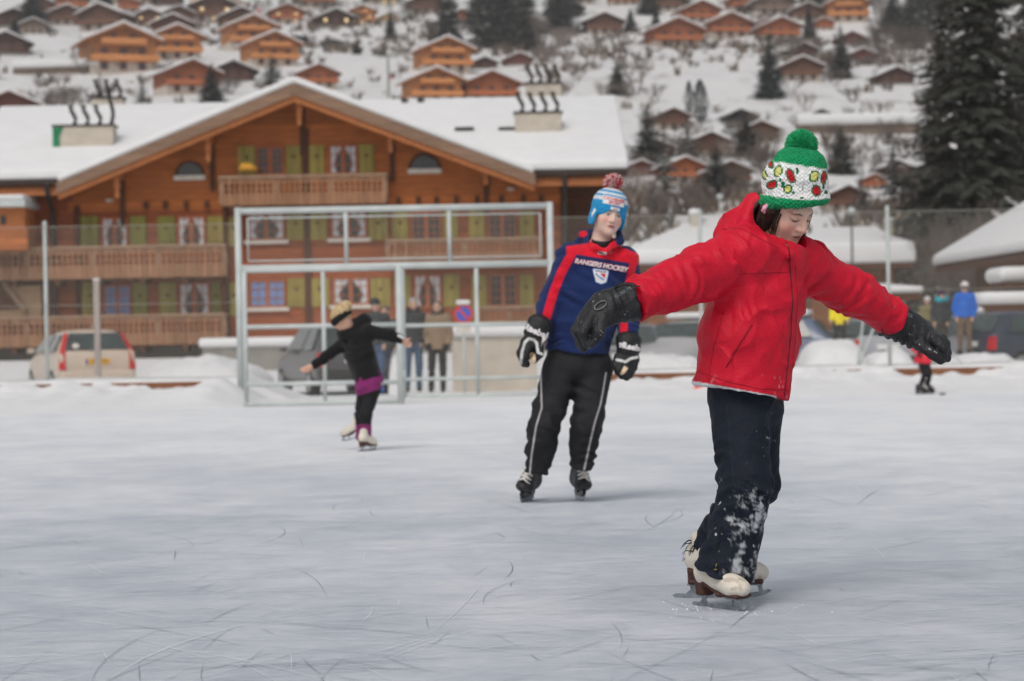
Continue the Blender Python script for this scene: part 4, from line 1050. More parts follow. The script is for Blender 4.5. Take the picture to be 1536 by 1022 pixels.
def bare_proto(seed, m, h=8.0, spread=.9, levels=5, stems=3, up=.35, r0=.09):
    r = random.Random(seed); t = bpy.data.objects.new('bare_tree', None); C.objects.link(t); ORG[t.name] = Vector((0, 0, 0))
    mb = MB(); cr = MB()
    def grow(p, d, L, rad, lev):
        q = p + d * L; mid = (p + q) / 2 + Vector((r.uniform(-.06, .06), r.uniform(-.06, .06), 0)) * L
        (mb if lev == 0 else cr).tube([p, mid, q], [rad, rad * .85, rad * .68], 5 if lev < 2 else 3, lev == 0)
        if lev >= levels: return
        for _ in range(3 if lev < 3 else 2 + (r.random() < .5)):
            a = Vector((r.gauss(0, 1), r.gauss(0, 1), r.gauss(0, .5))) * spread * .55
            nd = (d + a + Vector((0, 0, up))).normalized(); grow(p.lerp(q, r.uniform(.55, 1.0)), nd, L * r.uniform(.58, .82), rad * .6, lev + 1)
    for s in range(stems):
        a = 6.283 * s / stems + r.random(); lean = .12 if stems == 1 else .35
        grow(Vector((math.cos(a) * .12 * (stems > 1), math.sin(a) * .12 * (stems > 1), -.4)), Vector((math.cos(a) * lean, math.sin(a) * lean, 1)).normalized(), h * .30, r0, 0)
    mb.build('trunk', m, t, True); cr.build('crown', m, t)
    return t
def column_proto(seed, m, round_=False):
    """dense clipped evergreen: many small leaf faces through an uneven column or ball"""
    r = random.Random(seed); t = bpy.data.objects.new('evergreen_shrub', None); C.objects.link(t); ORG[t.name] = Vector((0, 0, 0))
    mb = MB(); mb.tube([(0, 0, -.5), (0, 0, 5)], [.16, .06], 6); mb.build('trunk', BARK, t)
    cr = MB(); lob = [(r.uniform(0, 6.28), r.uniform(0, 1), r.uniform(.1, .4)) for _ in range(16)]
    for _ in range(2600):
        f = r.random(); a = r.uniform(0, 6.28); z = .3 + 9.4 * f
        prof = (math.sin(math.pi * min(.97, f * .9 + .1)) ** .55 if not round_ else math.sqrt(max(0, 1 - (2 * f - 1) ** 2)))
        bump_ = 1 + sum(am * math.exp(-((f - fz) / .09) ** 2) * max(0, math.cos(a - az)) for az, fz, am in lob) - .2
        q = 1.5 * prof * bump_ * (r.random() ** .35); s_ = r.uniform(.10, .26); c = Vector((math.cos(a) * q, math.sin(a) * q, z))
        d1 = Vector((r.gauss(0, 1), r.gauss(0, 1), r.gauss(0, 1))).normalized() * s_; d2 = Vector((r.gauss(0, 1), r.gauss(0, 1), r.gauss(0, 1))).normalized() * s_ * .6
        cr.k = 1 if r.random() < .05 else 0
        cr.add([c - d1, c - d2, c + d1, c + d2], [(0, 1, 2, 3)])
    cr.build('crown', [m, SNOW], t); return t
TP = {}
def tree(kind, u, v, hpx, wpx, label, y=None, rot=None, group=None):
    mk = {'con': lambda: conifer_proto(1, NEEDLE, 10, 3.6, 44, .05, .35, 0, 10, 11, 1.3), 'con2': lambda: conifer_proto(2, NEEDLE2, 10, 3.4, 46, .02, .35, 0, 10, 11, 1.35), 'sno': lambda: conifer_proto(3, NEEDLE, 10, 4.4, 26, .22, .45, .12),
          'bare': lambda: bare_proto(4, TWIG, 8, .9, 5, 3), 'pale': lambda: bare_proto(5, TWIG2, 8, .8, 5, 4, .5), 'broom': lambda: bare_proto(6, TWIG, 8, .72, 5, 8, .55, .07),
          'col': lambda: column_proto(7, NEEDLE2), 'ball': lambda: column_proto(8, NEEDLE2, True),
          'giant': lambda: conifer_proto(9, NEEDLE, 10, 4.2, 84, .012, .55, .03, 13, 12, .80)}
    nom = {'con': (10, 3.6), 'con2': (10, 3.4), 'sno': (10, 4.4), 'bare': (8.2, 6.5), 'pale': (9, 6.5), 'broom': (10, 6), 'col': (10, 3.2), 'ball': (10, 3.2), 'giant': (10, 4.3)}[kind]
    if kind not in TP: t = TP[kind] = mk[kind]()
    else: t = copy_tree(TP[kind])
    p = hill_at(u, v) if y is None else P(u, v, y)
    if y is not None: p = Vector((p.x, y, float(hill_z(p.x, y))))
    if y is not None: hpx = hpx
    k = p.y / F
    g_ = {'con': (1.12, 1.45), 'con2': (1.08, 1.3), 'sno': (1.1, 1.3), 'broom': (1.05, 1.25), 'bare': (1.1, 1.2), 'pale': (1.05, 1.2)}.get(kind, (1, 1)); hpx *= g_[0]; wpx *= g_[1]
    t.location = p; t.scale = (wpx * k / nom[1], wpx * k / nom[1], hpx * k / nom[0]); t.rotation_euler = (0, 0, R.uniform(0, 6.28) if rot is None else rot)
    tag(t, label, 'shrub' if kind in ('col', 'ball') else 'tree', group or ('bare trees and bushes on the hillside' if kind in ('bare', 'pale', 'broom') else 'evergreens on the hillside'))
    return t
tr = [
 ('con2', 586, 60, 42, 18, 'small pointed conifer standing alone beside the cream hut'),
 ('con', 535, 82, 22, 12, 'tiny dark conifer on the bare snow above the gable, left of the pointed one'),
 ('con', 673, 80, 120, 44, 'dark conifer directly above the middle honey chalet'),
 ('con', 732, 72, 125, 46, 'dark conifer, leftmost of the dense clump at the top centre'),
 ('con', 762, 70, 130, 52, 'dark conifer, second from the left in the dense clump at the top'),
 ('con', 720, 40, 90, 40, 'dark conifer at the top edge behind the dense clump'),
 ('con', 790, 76, 120, 40, 'dark conifer, third from the left in the dense clump at the top'),
 ('broom', 812, 82, 100, 46, 'brown bare tree at the right end of the dense clump'),
 ('broom', 648, 82, 92, 36, 'brown bare tree at the left end of the dense clump'),
 ('con2', 946, 48, 34, 20, 'small conifer right of the lone brown barn'),
 ('con2', 984, 48, 42, 16, 'slim conifer between the lone barn and the balconied orange chalet'),
 ('con', 972, 22, 40, 30, 'dark conifer at the top edge above the slim conifer'),
 ('con', 927, 142, 48, 30, 'dark conifer among the bare bushes right of the big ridge'),
 ('con2', 1155, 148, 94, 40, 'blue green conifer alone at the edge of the open snow field'),
 ('col', 1034, 172, 52, 15, 'left and thinner of the twin columnar evergreens'),
 ('col', 1051, 184, 66, 26, 'right and thicker of the twin columnar evergreens'),
 ('ball', 1108, 208, 42, 50, 'round dark evergreen bush before the dark barn'),
 ('sno', 997, 296, 112, 52, 'snow flecked conifer behind the boy, right of the big roof'),
 ('con', 972, 255, 90, 44, 'dark conifer nearest the right edge of the big snow roof'),
 ('sno', 1032, 262, 84, 52, 'snow flecked conifer in the tangle behind the hooded boy, right one'),
 ('con', 1075, 300, 80, 46, 'dark conifer just above the red hood'),
 ('con', 1120, 235, 56, 40, 'dark conifer close left of the green pompom'),
 ('con', 1262, 262, 66, 40, 'dark conifer on the snow right of the green hat'),
 ('sno', 1341, 305, 98, 62, 'snow flecked conifer left of the giant conifer'),
 ('sno', 1293, 330, 66, 44, 'smaller snow flecked conifer beside the tiny orange gable'),
 ('con', 1214, 60, 54, 20, 'narrow dark conifer left of the tiny orange hut'),
 ('con', 1262, 118, 74, 30, 'dark conifer right half of the dark pair below the honey chalet'),
 ('broom', 1244, 118, 70, 40, 'brown bare tree left half of the dark pair below the honey chalet'),
 ('con', 1386, 60, 80, 40, 'dark conifer in the brown wood left of the giant conifer'),
 ('con', 1340, 50, 60, 40, 'dark conifer at the top edge of the brown wood'),
 ('broom', 1318, 84, 80, 52, 'brown bare tree, leftmost of the brown wood at the upper right'),
 ('broom', 1350, 88, 84, 54, 'brown bare tree, middle of the brown wood at the upper right'),
 ('broom', 1378, 90, 84, 44, 'brown bare tree, rightmost of the brown wood at the upper right'),
 ('sno', 214, 168, 54, 30, 'snow flecked conifer behind the left snow roof, right of the rear chimney'),
 ('sno', 150, 158, 50, 26, 'snow flecked conifer right behind the left chimney'),
 ('con', 318, 156, 56, 34, 'dark conifer touching the left slope of the gable'),
 ('sno', 408, 130, 46, 46, 'snow flecked conifer before the honey chalet near the gable peak'),
 ('con', 22, 78, 44, 36, 'dark conifer beside the dark chalet at the left edge'),
 ('con', 160, 34, 44, 46, 'dark conifer between the top left chalets'),
 ('con', 50, 46, 60, 46, 'grey conifer wrapped in smoke at the top left'),
 ('broom', 94, 166, 56, 76, 'brown bare bush on the left slope above the left snow roof'),
 ('broom', 345, 142, 40, 46, 'brown bare bush behind the gable left slope near the dark barn'),
 ('pale', 885, 98, 62, 54, 'pale bare trees below the lone brown barn'),
 ('pale', 955, 142, 92, 62, 'pale bare tree right of the dark conifer and left of the open snow'),
 ('pale', 835, 86, 70, 40, 'pale bare tree below the reddish chalet at the top'),
 ('bare', 400, 26, 40, 44, 'bare tree at the top edge near the red flag'),
 ('bare', 980, 155, 40, 60, 'low bare bush at the left foot of the open snow field'),
 ('bare', 1190, 140, 32, 50, 'bare bush under the brown chalet right of the blue green conifer'),
 ('bare', 1205, 200, 36, 70, 'bare bush left of the terrace wall above the hat'),
 ('broom', 1148, 262, 70, 70, 'bare tree just left of the green bobble hat'),
 ('broom', 1100, 290, 70, 66, 'bare tree above the red hood'),
 ('pale', 955, 318, 90, 60, 'snowy pale tree beside the right corner of the big chalet'),
 ('bare', 1040, 310, 60, 60, 'bare tree behind the chimney of the low building'),
 ('bare', 640, 68, 40, 30, 'small bare tree left of the dark conifer above the middle chalet'),
 ('bare', 1290, 250, 52, 60, 'bare tree on the snow below the terrace wall'),
 ('ball', 440, 68, 14, 60, 'low dark hedge on the snow above the gable peak'),
 ('ball', 500, 72, 12, 40, 'low dark hedge right of the gable peak on the snow'),
]
for k, u, v, h_, w_, lab in tr: tree(k, u, v, h_, w_, lab)
rr = random.Random(12)
for u0, u1, v0, v1, n, knd, lab in ((945, 1160, 205, 335, 44, ('bare', 'broom', 'pale'), 'one of the bare trees crowding the slope right of the big chalet roof'),
                               (1245, 1420, 215, 370, 30, ('bare', 'broom'), 'one of the bare trees crowding the slope left of the giant conifer'),
                               (820, 960, 60, 165, 9, ('pale',), 'one of the pale bare bushes scattered above the right chimneys'),
                               (0, 260, 95, 175, 9, ('bare', 'pale'), 'one of the bare bushes scattered above the left snow roof'),
                               (0, 640, 0, 40, 14, ('broom', 'bare'), 'one of the bare trees between the uppermost chalets on the left half'),
                               (690, 860, -25, 70, 15, ('con', 'broom', 'con'), 'one of the trees in the dark wood at the top centre'),
                               (1285, 1420, -20, 90, 16, ('broom', 'con', 'broom'), 'one of the trees in the brown wood at the upper right'),
                               (860, 1290, -20, 20, 14, ('broom', 'con', 'bare'), 'one of the trees along the top edge right of the dark wood'),
                               (1170, 1400, 90, 200, 14, ('bare', 'pale', 'broom'), 'one of the bare bushes around the dark barns above the green hat')):
    for i in range(n):
        v = rr.uniform(v0, v1); kk = rr.choice(knd); big_ = 1.5 if 'wood' in lab else 1.0; tree(kk, rr.uniform(u0, u1), v, rr.uniform(34, 62) * big_ * (1.25 if kk == 'con' else 1), rr.uniform(36, 64) * (.75 if kk == 'con' else 1), lab, group=lab.replace('one of the ', ''))
tree('giant', 1474, 430, 760, 300, 'giant dark conifer towering above the dark chalet at the right edge', 106)
tree('giant', 1570, 430, 720, 300, 'second giant dark conifer cut off by the right edge', 114)
tree('giant', 1420, 430, 480, 190, 'dark conifer at the left foot of the giant conifer', 118)
tree('broom', 1436, 430, 300, 130, 'tall bare brown tree in front of the giant conifer', 97)
tree('broom', 1470, 430, 330, 170, 'tall bare brown tree in the middle before the giant conifer', 98)
tree('broom', 1400, 430, 220, 110, 'bare brown tree left of the giant conifer behind the dark chalet', 99)
tree('broom', 1518, 430, 260, 110, 'tall bare brown tree behind the roof at the right edge', 96)
tree('sno', 1404, 440, 120, 80, 'small snow laden conifer beside the people at the right', 84)
tree('sno', 1376, 425, 130, 70, 'snow laden conifer between the flat roofed house and the dark chalet', 112)
tree('ball', 965, 480, 56, 80, 'dark green bush behind the boy and the silver car', 60, group='shrubs near the parking place')
tree('ball', 1010, 478, 40, 70, 'snow dusted dark bush under the sleeve of the red jacket', 62, group='shrubs near the parking place')
tree('bare', 282, 535, 26, 46, 'small leafless shrub with snow beside the low grey wall', 70, group='shrubs near the parking place')

# ski lift masts and flags on the slope
def mast(u, v0, v1, label, arm=True):
    b = hill_at(u, v1); k = b.y / F; h = (v1 - v0) * k
    t = thing('lift_mast', label, 'mast', b, 'ski lift masts on the snow')
    mb = MB(); mb.tube([b - Vector((0, 0, 1)), b + Vector((0, 0, h))], [.22, .15], 8); mb.build('pole', mat('grey green mast', S(150, 158, 148), .6, .1), t)
    mb = MB(); mb.box((b.x, b.y, b.z + h - .1), (2.6, .25, .25)); mb.build('crossarm', mat('grey green mast', (0, 0, 0)), t)
mast(611, 18, 66, 'slim lift mast on the snow right of the pointed conifer'); mast(583, 84, 146, 'slim lift mast on the snow right of the gable peak')
for u, v, lab in ((100, 98, 'red marker flag on the left snow slope'), (386, 22, 'red banner between the chalets at the top'), (582, 122, 'red sign hanging on the lift mast')):
    b = hill_at(u, v + 4); k = b.y / F
    t = thing('red_flag', lab, 'flag', b, 'red markers on the slope')
    mb = MB(); mb.tube([b - Vector((0, 0, .5)), b + Vector((0, 0, 14 * k))], .06, 6); mb.build('pole', STEEL, t)
    mb = MB(); mb.box2((b.x + .06, b.y - .03, b.z + 5 * k), (b.x + 4.5 * k, b.y + .03, b.z + 13 * k)); mb.build('cloth', mat('red cloth', S(210, 50, 50), .8, .1), t)

def scrub():
    rr = random.Random(21); mb = MB(); n = 0
    while n < 2600:
        y = 115 + 480 * rr.random() ** 1.1; x = rr.uniform(-.235, .235) * y
        g = float(fnoise(np.array([x * .05]), np.array([y * .03]), 41)[0])
        if g < .12 and rr.random() > .10: continue
        n += 1; z = float(hill_z(x, y)); h = rr.uniform(.5, 2.2); mb.k = rr.randrange(2)
        for i in range(11):
            a = rr.uniform(0, 6.28); L = h * rr.uniform(.5, 1); o = Vector((x + rr.gauss(0, .35), y + rr.gauss(0, .35), z - .1)); t_ = o + Vector((math.cos(a) * L * .7, math.sin(a) * L * .7, L)); w = .05 * h
            s_ = Vector((-math.sin(a) * w, math.cos(a) * w, 0)); mb.add([o - s_, o + s_, o.lerp(t_, .6) + s_ * 1.6, t_, o.lerp(t_, .55) - s_ * 1.6], [(0, 1, 2, 3, 4)])
    tag(mb.build('hillside_scrub', [TWIG, mat('dry grass and twigs', (.20, .15, .11), .9, .3)]), 'brown scrub and dry grass poking through the snow', kind='stuff')
scrub()
# ------------------------------------------------------------------ sculpting people from smooth distance fields
def V3(p): return np.array([p[0], p[1], p[2]], np.float32)
def rcone(a, b, ra, rb):
    a, b = V3(a), V3(b); ab = b - a; L = float(ab @ ab) + 1e-9; r = max(ra, rb)
    def f(p):
        q = p - a; t = np.clip(q @ ab / L, 0, 1); return np.linalg.norm(q - t[:, None] * ab, axis=1) - (ra + (rb - ra) * t)
    f.bb = (np.minimum(a, b) - r, np.maximum(a, b) + r); return f
def econe(a, b, A, B, xd):
    """elliptical cone from a to b; A, B = (rx, ry) at the ends, rx along xd"""
    a, b = V3(a), V3(b); ab = b - a; Ln = np.linalg.norm(ab); z = ab / Ln
    x = V3(xd); x = x - z * (x @ z); x /= np.linalg.norm(x); y = np.cross(z, x); r = max(*A, *B)
    def f(p):
        q = p - a; s = q @ z; t = np.clip(s / Ln, 0, 1); e = s - t * Ln
        rx = A[0] + (B[0] - A[0]) * t; ry = A[1] + (B[1] - A[1]) * t; m = np.minimum(rx, ry)
        k = np.sqrt((q @ x / rx) ** 2 + (q @ y / ry) ** 2 + (e / (m * .8)) ** 2); return (k - 1) * m
    f.bb = (np.minimum(a, b) - r, np.maximum(a, b) + r); return f
def ell(c, r, M=None):
    c = V3(c); r = V3(r); M = np.eye(3, dtype=np.float32) if M is None else np.asarray(M, np.float32)   # rows = local axes
    def f(p):
        q = (p - c) @ M.T; k0 = np.linalg.norm(q / r, axis=1); k1 = np.linalg.norm(q / (r * r), axis=1) + 1e-9; return k0 * (k0 - 1) / k1
    m = float(r.max()); f.bb = (c - m, c + m); return f
def half(c, n):
    c = V3(c); n = V3(n) / np.linalg.norm(n)
    def f(p): return (p - c) @ n
    f.bb = None; return f
class Model:
    def __init__(s): s.ops = []; s.disp = None; s.dmax = 0.0
    def u(s, f, k=.02): s.ops.append((f, 'u', k)); return s
    def cut(s, f, k=.004): s.ops.append((f, 's', k)); return s
    def clip(s, f, k=.004): s.ops.append((f, 'i', k)); return s
    def ev(s, p):
        d = None
        for f, op, k in s.ops:
            e = f(p)
            if d is None: d = e; continue
            if op == 'u':
                h = np.maximum(k - np.abs(d - e), 0) / k; d = np.minimum(d, e) - h * h * k * .25
            else:
                if op == 's': e = -e
                h = np.maximum(k - np.abs(d - e), 0) / k; d = np.maximum(d, e) + h * h * k * .25
        if s.disp is not None: d = d + s.disp(p)
        return d

def surface(model, vox):
    bbs = [f.bb for f, op, k in model.ops if op == 'u' and f.bb is not None]
    lo = np.min([b[0] for b in bbs], 0) - 4 * vox - .02; hi = np.max([b[1] for b in bbs], 0) + 4 * vox + .02
    nb = np.ceil((hi - lo) / (4 * vox)).astype(int) + 1; N = nb * 4
    bi = np.stack(np.meshgrid(*[np.arange(n) for n in nb], indexing='ij'), -1).reshape(-1, 3)
    dc = model.ev((lo + (bi * 4 + 1.5) * vox).astype(np.float32))
    D = np.repeat(np.repeat(np.repeat(np.where(dc > 0, 1.0, -1.0).astype(np.float32).reshape(nb), 4, 0), 4, 1), 4, 2)
    near = bi[np.abs(dc) < 7.5 * vox + model.dmax]
    off = np.stack(np.meshgrid(*[np.arange(4)] * 3, indexing='ij'), -1).reshape(-1, 3)
    for i in range(0, len(near), 4000):
        idx = (near[i:i + 4000, None, :] * 4 + off[None]).reshape(-1, 3)
        D[idx[:, 0], idx[:, 1], idx[:, 2]] = model.ev((lo + idx * vox).astype(np.float32))
    S_ = D < 0
    c = [D[x:N[0] - 1 + x, y:N[1] - 1 + y, z:N[2] - 1 + z] for x in (0, 1) for y in (0, 1) for z in (0, 1)]
    cnt = sum((q < 0).astype(np.int8) for q in c); act = (cnt > 0) & (cnt < 8)
    ci = np.argwhere(act); vals = np.stack([q[act] for q in c], 1)
    cor = np.array([(x, y, z) for x in (0, 1) for y in (0, 1) for z in (0, 1)], np.float32)
    acc = np.zeros((len(ci), 3), np.float32); n = np.zeros(len(ci), np.float32)
    for a in range(8):
        for b in range(a + 1, 8):
            if np.abs(cor[a] - cor[b]).sum() == 1:
                va, vb = vals[:, a], vals[:, b]; m = (va < 0) != (vb < 0)
                t = np.where(m, va / np.where(m, va - vb, 1), 0)
                acc += np.where(m[:, None], cor[a] + (cor[b] - cor[a]) * t[:, None], 0); n += m
    vs = lo + (ci + acc / n[:, None]) * vox
    vid = -np.ones(act.shape, np.int64); vid[tuple(ci.T)] = np.arange(len(ci))
    quads = []
    for ax in range(3):
        s0 = [slice(1, N[k] - 1) for k in range(3)]; s1 = list(s0); s0[ax] = slice(0, N[ax] - 1); s1[ax] = slice(1, N[ax])
        A, B = S_[tuple(s0)], S_[tuple(s1)]
        e = np.argwhere(A != B); fl = A[A != B]
        base = np.array([1, 1, 1]); base[ax] = 0; e = e + base
        o1, o2 = [(1, 2), (2, 0), (0, 1)][ax]
        d1 = np.zeros(3, int); d1[o1] = 1; d2 = np.zeros(3, int); d2[o2] = 1
        g = lambda q: vid[tuple(q.T)]
        Q = np.stack([g(e - d1 - d2), g(e - d2), g(e), g(e - d1)], 1); Q[~fl] = Q[~fl][:, ::-1]; quads.append(Q)
    return vs, np.concatenate(quads)

def sculpt(name, model, vox, mats, parent, col=None, smooth=1):
    vs, Q = surface(model, vox)
    Q = Q[(Q >= 0).all(1)]
    for _ in range(smooth):
        acc = np.zeros_like(vs); n = np.zeros(len(vs))
        for a, b in ((0, 1), (1, 2), (2, 3), (3, 0)):
            for i, j in ((a, b), (b, a)):
                np.add.at(acc, Q[:, i], vs[Q[:, j]]); np.add.at(n, Q[:, i], 1)
        vs = vs * .5 + .5 * acc / np.maximum(n, 1)[:, None]
    org = np.array(ORG[parent.name])
    me = bpy.data.meshes.new(name)
    me.vertices.add(len(vs)); me.vertices.foreach_set('co', (vs - org).astype(np.float32).ravel())
    me.loops.add(Q.size); me.loops.foreach_set('vertex_index', Q.astype(np.int32).ravel())
    me.polygons.add(len(Q)); me.polygons.foreach_set('loop_start', np.arange(0, Q.size, 4, dtype=np.int32))
    me.polygons.foreach_set('use_smooth', [True] * len(Q))
    for m in (mats if isinstance(mats, (list, tuple)) else [mats]): me.materials.append(m)
    me.update(calc_edges=True)
    if col is not None:
        cc = np.ones((len(vs), 4), np.float32)
        nr = np.zeros(len(vs) * 3, np.float32); me.vertices.foreach_get('normal', nr)
        cc[:, :3] = col(vs.astype(np.float32), nr.reshape(-1, 3)); a = me.attributes.new('col', 'FLOAT_COLOR', 'POINT'); a.data.foreach_set('color', cc.ravel())
    return link_mesh(name, me, parent)

def n3(p, f, seed=0):
    """soft 3D noise in about -1..1"""
    r = np.random.RandomState(seed); v = np.zeros(len(p), np.float32)
    for k in range(5):
        d = r.normal(size=3); d = (d / np.linalg.norm(d) * f * (1 + .55 * k)).astype(np.float32)
        d2 = r.normal(size=3).astype(np.float32) * f * .6
        v += np.sin(p @ d + r.uniform(0, 6.3) + 1.3 * np.sin(p @ d2 + r.uniform(0, 6.3))) / (1 + .4 * k)
    return v / 2.4
def folds(a, b, amp, wl, seed=0, tilt=.6, ends=.06):
    """cloth folds that run round a limb from a to b"""
    a, b = V3(a), V3(b); ab = b - a; L = np.linalg.norm(ab); z = ab / L; r = np.random.RandomState(seed)
    x = np.cross(z, V3((.3, .9, .2))); x /= np.linalg.norm(x); y = np.cross(z, x); R_ = .22
    def g(p):
        q = p - a; s = q @ z; px, py = q @ x, q @ y; d2 = px * px + py * py
        m = np.clip((s + ends) / ends, 0, 1) * np.clip((L + ends - s) / ends, 0, 1) * np.clip(1.6 - np.sqrt(d2) / R_ * 1.6, 0, 1)
        ph = tilt * 6 * (px * np.cos(seed) + py * np.sin(seed)) / .1 * .5 + 1.6 * np.sin(px * 23 + seed) + 1.4 * np.sin(py * 27 + s * 11 + 2 * seed)
        w = .5 + .5 * np.sin(px * 17 + py * 13 + s * 19 + seed * 3)
        v = np.sin(s * 6.283 / wl * (1 + .25 * np.sin(s * 13 + seed)) + ph + 1.5 * n3(p, 14, seed + 40)); w2 = np.clip(n3(p, 20, seed + 50) * .9 + .6, 0, 1.2); return amp * m * w2 * (.4 + w) * (np.abs(v) ** .6 * np.sign(v))
    return g
def crease(amp, fr, seed):
    """sharp little creases"""
    return lambda p: -amp * np.clip(1 - 2.2 * np.abs(n3(p, fr, seed)), 0, 1) ** 2 * np.clip(.4 + n3(p, fr * .4, seed + 1), 0, 1)
def addf(*gs):
    def f(p):
        v = gs[0](p)
        for g in gs[1:]: v = v + g(p)
        return v
    return f
def uv_of(p):
    """photo pixel that a world point appears at"""
    x0 = p[:, 0] * F / p[:, 1]; y0 = (H - p[:, 2]) * F / p[:, 1]
    return 768 + x0 * CR + y0 * SR, 511 - x0 * SR + y0 * CR
def seg_d(u, v, pts):
    d = np.full(len(u), 1e9, np.float32)
    for (a, b), (c, e) in zip(pts[:-1], pts[1:]):
        t = np.clip(((u - a) * (c - a) + (v - b) * (e - b)) / ((c - a) ** 2 + (e - b) ** 2 + 1e-9), 0, 1)
        d = np.minimum(d, np.hypot(u - a - t * (c - a), v - b - t * (e - b)))
    return d
def sst(x, a, b): t = np.clip((x - a) / (b - a), 0, 1); return t * t * (3 - 2 * t)
def paint(c, m, col): return c * (1 - m[:, None]) + np.array(col, np.float32) * m[:, None]
def flat(n, col): return np.tile(np.array(col, np.float32), (n, 1))

SKIN = vcol_mat('skin', .5, .12, 350, .3, .05, 60)
SKIN.node_tree.nodes['Principled BSDF'].inputs['Subsurface Weight'].default_value = .15
SKIN.node_tree.nodes['Principled BSDF'].inputs['Subsurface Radius'].default_value = (.012, .005, .003)
NYLON = vcol_mat('woven nylon', .55, .25, 140, .3, .08, 14)
FLEECE = vcol_mat('brushed fleece', .9, .45, 260, .15, .12, 60, sheen=.1)
PANT = vcol_mat('trouser cloth', .7, .4, 120, .25, .12, 20)
KNIT = vcol_mat('knitted wool', .95, .5, 240, .1, .16, 120, sheen=.1)
LEATH = vcol_mat('scuffed leather', .5, .2, 90, .4, .07, 30)
GLOVE = vcol_mat('black glove fabric', .48, .35, 130, .4, .25, 25)
BLADE = mat('skate blade steel', S(138, 144, 150), .3, .3, 40, metal=.5)
HAIRB = mat('dark brown hair', (.042, .024, .017), .5, .4, 60, .5, 160, .35, stretch=(1, 1, .1))
SNOWBIT = mat('snow', (0, 0, 0))

def head_frame(yaw, pitch, roll=0.0):
    """rows: her left, forward, up; yaw 0 faces the camera (-Y), positive turns towards +X; pitch > 0 looks down"""
    y = math.radians(yaw); p = math.radians(pitch); f0 = Vector((math.sin(y), -math.cos(y), 0)); z = Vector((0, 0, 1))
    fw = f0 * math.cos(p) - z * math.sin(p); up = z * math.cos(p) + f0 * math.sin(p); lf = fw.cross(up) * -1
    q = Matrix.Rotation(math.radians(roll), 3, fw); up = q @ up; lf = q @ lf
    return np.array([lf, fw, up], np.float32)
def add_head(m, c, M, s=1.0, neck=None):
    """head sculpted round the point between the ears; local axes in the rows of M"""
    c = V3(c); W = lambda x, y, z: c + (np.array([x, y, z], np.float32) * s) @ M
    E = lambda p, r: ell(W(*p), np.array(r) * s, M)
    m.u(E((0, -.012, .032), (.073, .090, .083)), .02); m.u(E((0, .022, -.028), (.059, .066, .080)), .03)
    m.u(E((0, .036, -.076), (.046, .044, .034)), .03); m.u(E((0, .067, -.094), (.020, .018, .017)), .025)
    for q in (-1, 1):
        m.u(E((q * .034, .050, -.034), (.026, .026, .026)), .03); m.u(E((q * .073, -.004, -.012), (.010, .019, .030)), .008)
    m.u(E((0, .074, .020), (.046, .014, .011)), .02)
    for q in (-1, 1): m.cut(E((q * .031, .096, -.001), (.019, .014, .010)), .014)
    for q in (-1, 1): m.u(E((q * .031, .0725, -.003), (.0145, .0125, .0115)), .004)
    m.u(rcone(W(0, .082, .010), W(0, .103, -.030), .0075 * s, .0115 * s), .012)
    for q in (-1, 1): m.u(E((q * .011, .091, -.034), (.009, .010, .008)), .008)
    m.u(E((0, .083, -.0585), (.022, .010, .0058)), .008); m.u(E((0, .082, -.0690), (.019, .010, .0070)), .008)
    m.cut(E((0, .094, -.0635), (.020, .010, .0016)), .004)
    if neck is not None: m.u(rcone(W(0, -.022, -.055), neck, .052 * s, .056 * s), .03)
def head_col(c, M, s, closed=False, brow=(.05, .03, .02), iris=(.05, .04, .03), tone=(.56, .335, .245), flush=.5):
    c = V3(c)
    def f(p, nr=None):
        q = (p - c) @ M.T / s; x, y, z = q[:, 0], q[:, 1], q[:, 2]; ax = np.abs(x); fr = y > .03
        o = flat(len(p), tone)
        o = paint(o, flush * np.exp(-((ax - .040) / .018) ** 2 - ((z + .035) / .020) ** 2) * fr, (.60, .20, .155))
        o = paint(o, .45 * flush * np.exp(-(ax / .012) ** 2 - ((z + .030) / .010) ** 2) * (y > .09), (.60, .22, .17))
        o = paint(o, .85 * np.exp(-(ax / .020) ** 4 - ((z + .0635) / .0090) ** 4) * fr, (.40, .105, .10))
        o = paint(o, .85 * np.exp(-(ax / .019) ** 4 - ((z + .0637) / .0028) ** 2) * fr, (.06, .02, .02))
        o = paint(o, .92 * np.exp(-((ax - .032) / .018) ** 4 - ((z - .0195 + .22 * np.abs(ax - .030)) / .0042) ** 2) * fr, brow)
        if closed:
            o = paint(o, .95 * np.exp(-((ax - .031) / .0155) ** 4 - ((z + .0075 - 16 * (ax - .031) ** 2) / .0040) ** 2) * fr, (.015, .01, .008))
            o = paint(o, .25 * np.exp(-((ax - .031) / .014) ** 2 - ((z - .003) / .008) ** 2) * fr, (.36, .19, .14))
        else:
            e = np.exp(-((ax - .031) / .0135) ** 4 - ((z + .0025) / .0062) ** 4) * fr
            o = paint(o, e, (.55, .52, .50)); o = paint(o, e * np.exp(-(np.hypot(ax - .031, z + .0015) / .0065) ** 4), iris)
            o = paint(o, .85 * np.exp(-((ax - .031) / .0155) ** 4 - ((z - .0042) / .0030) ** 2) * fr, (.04, .025, .02))
        return o
    return f
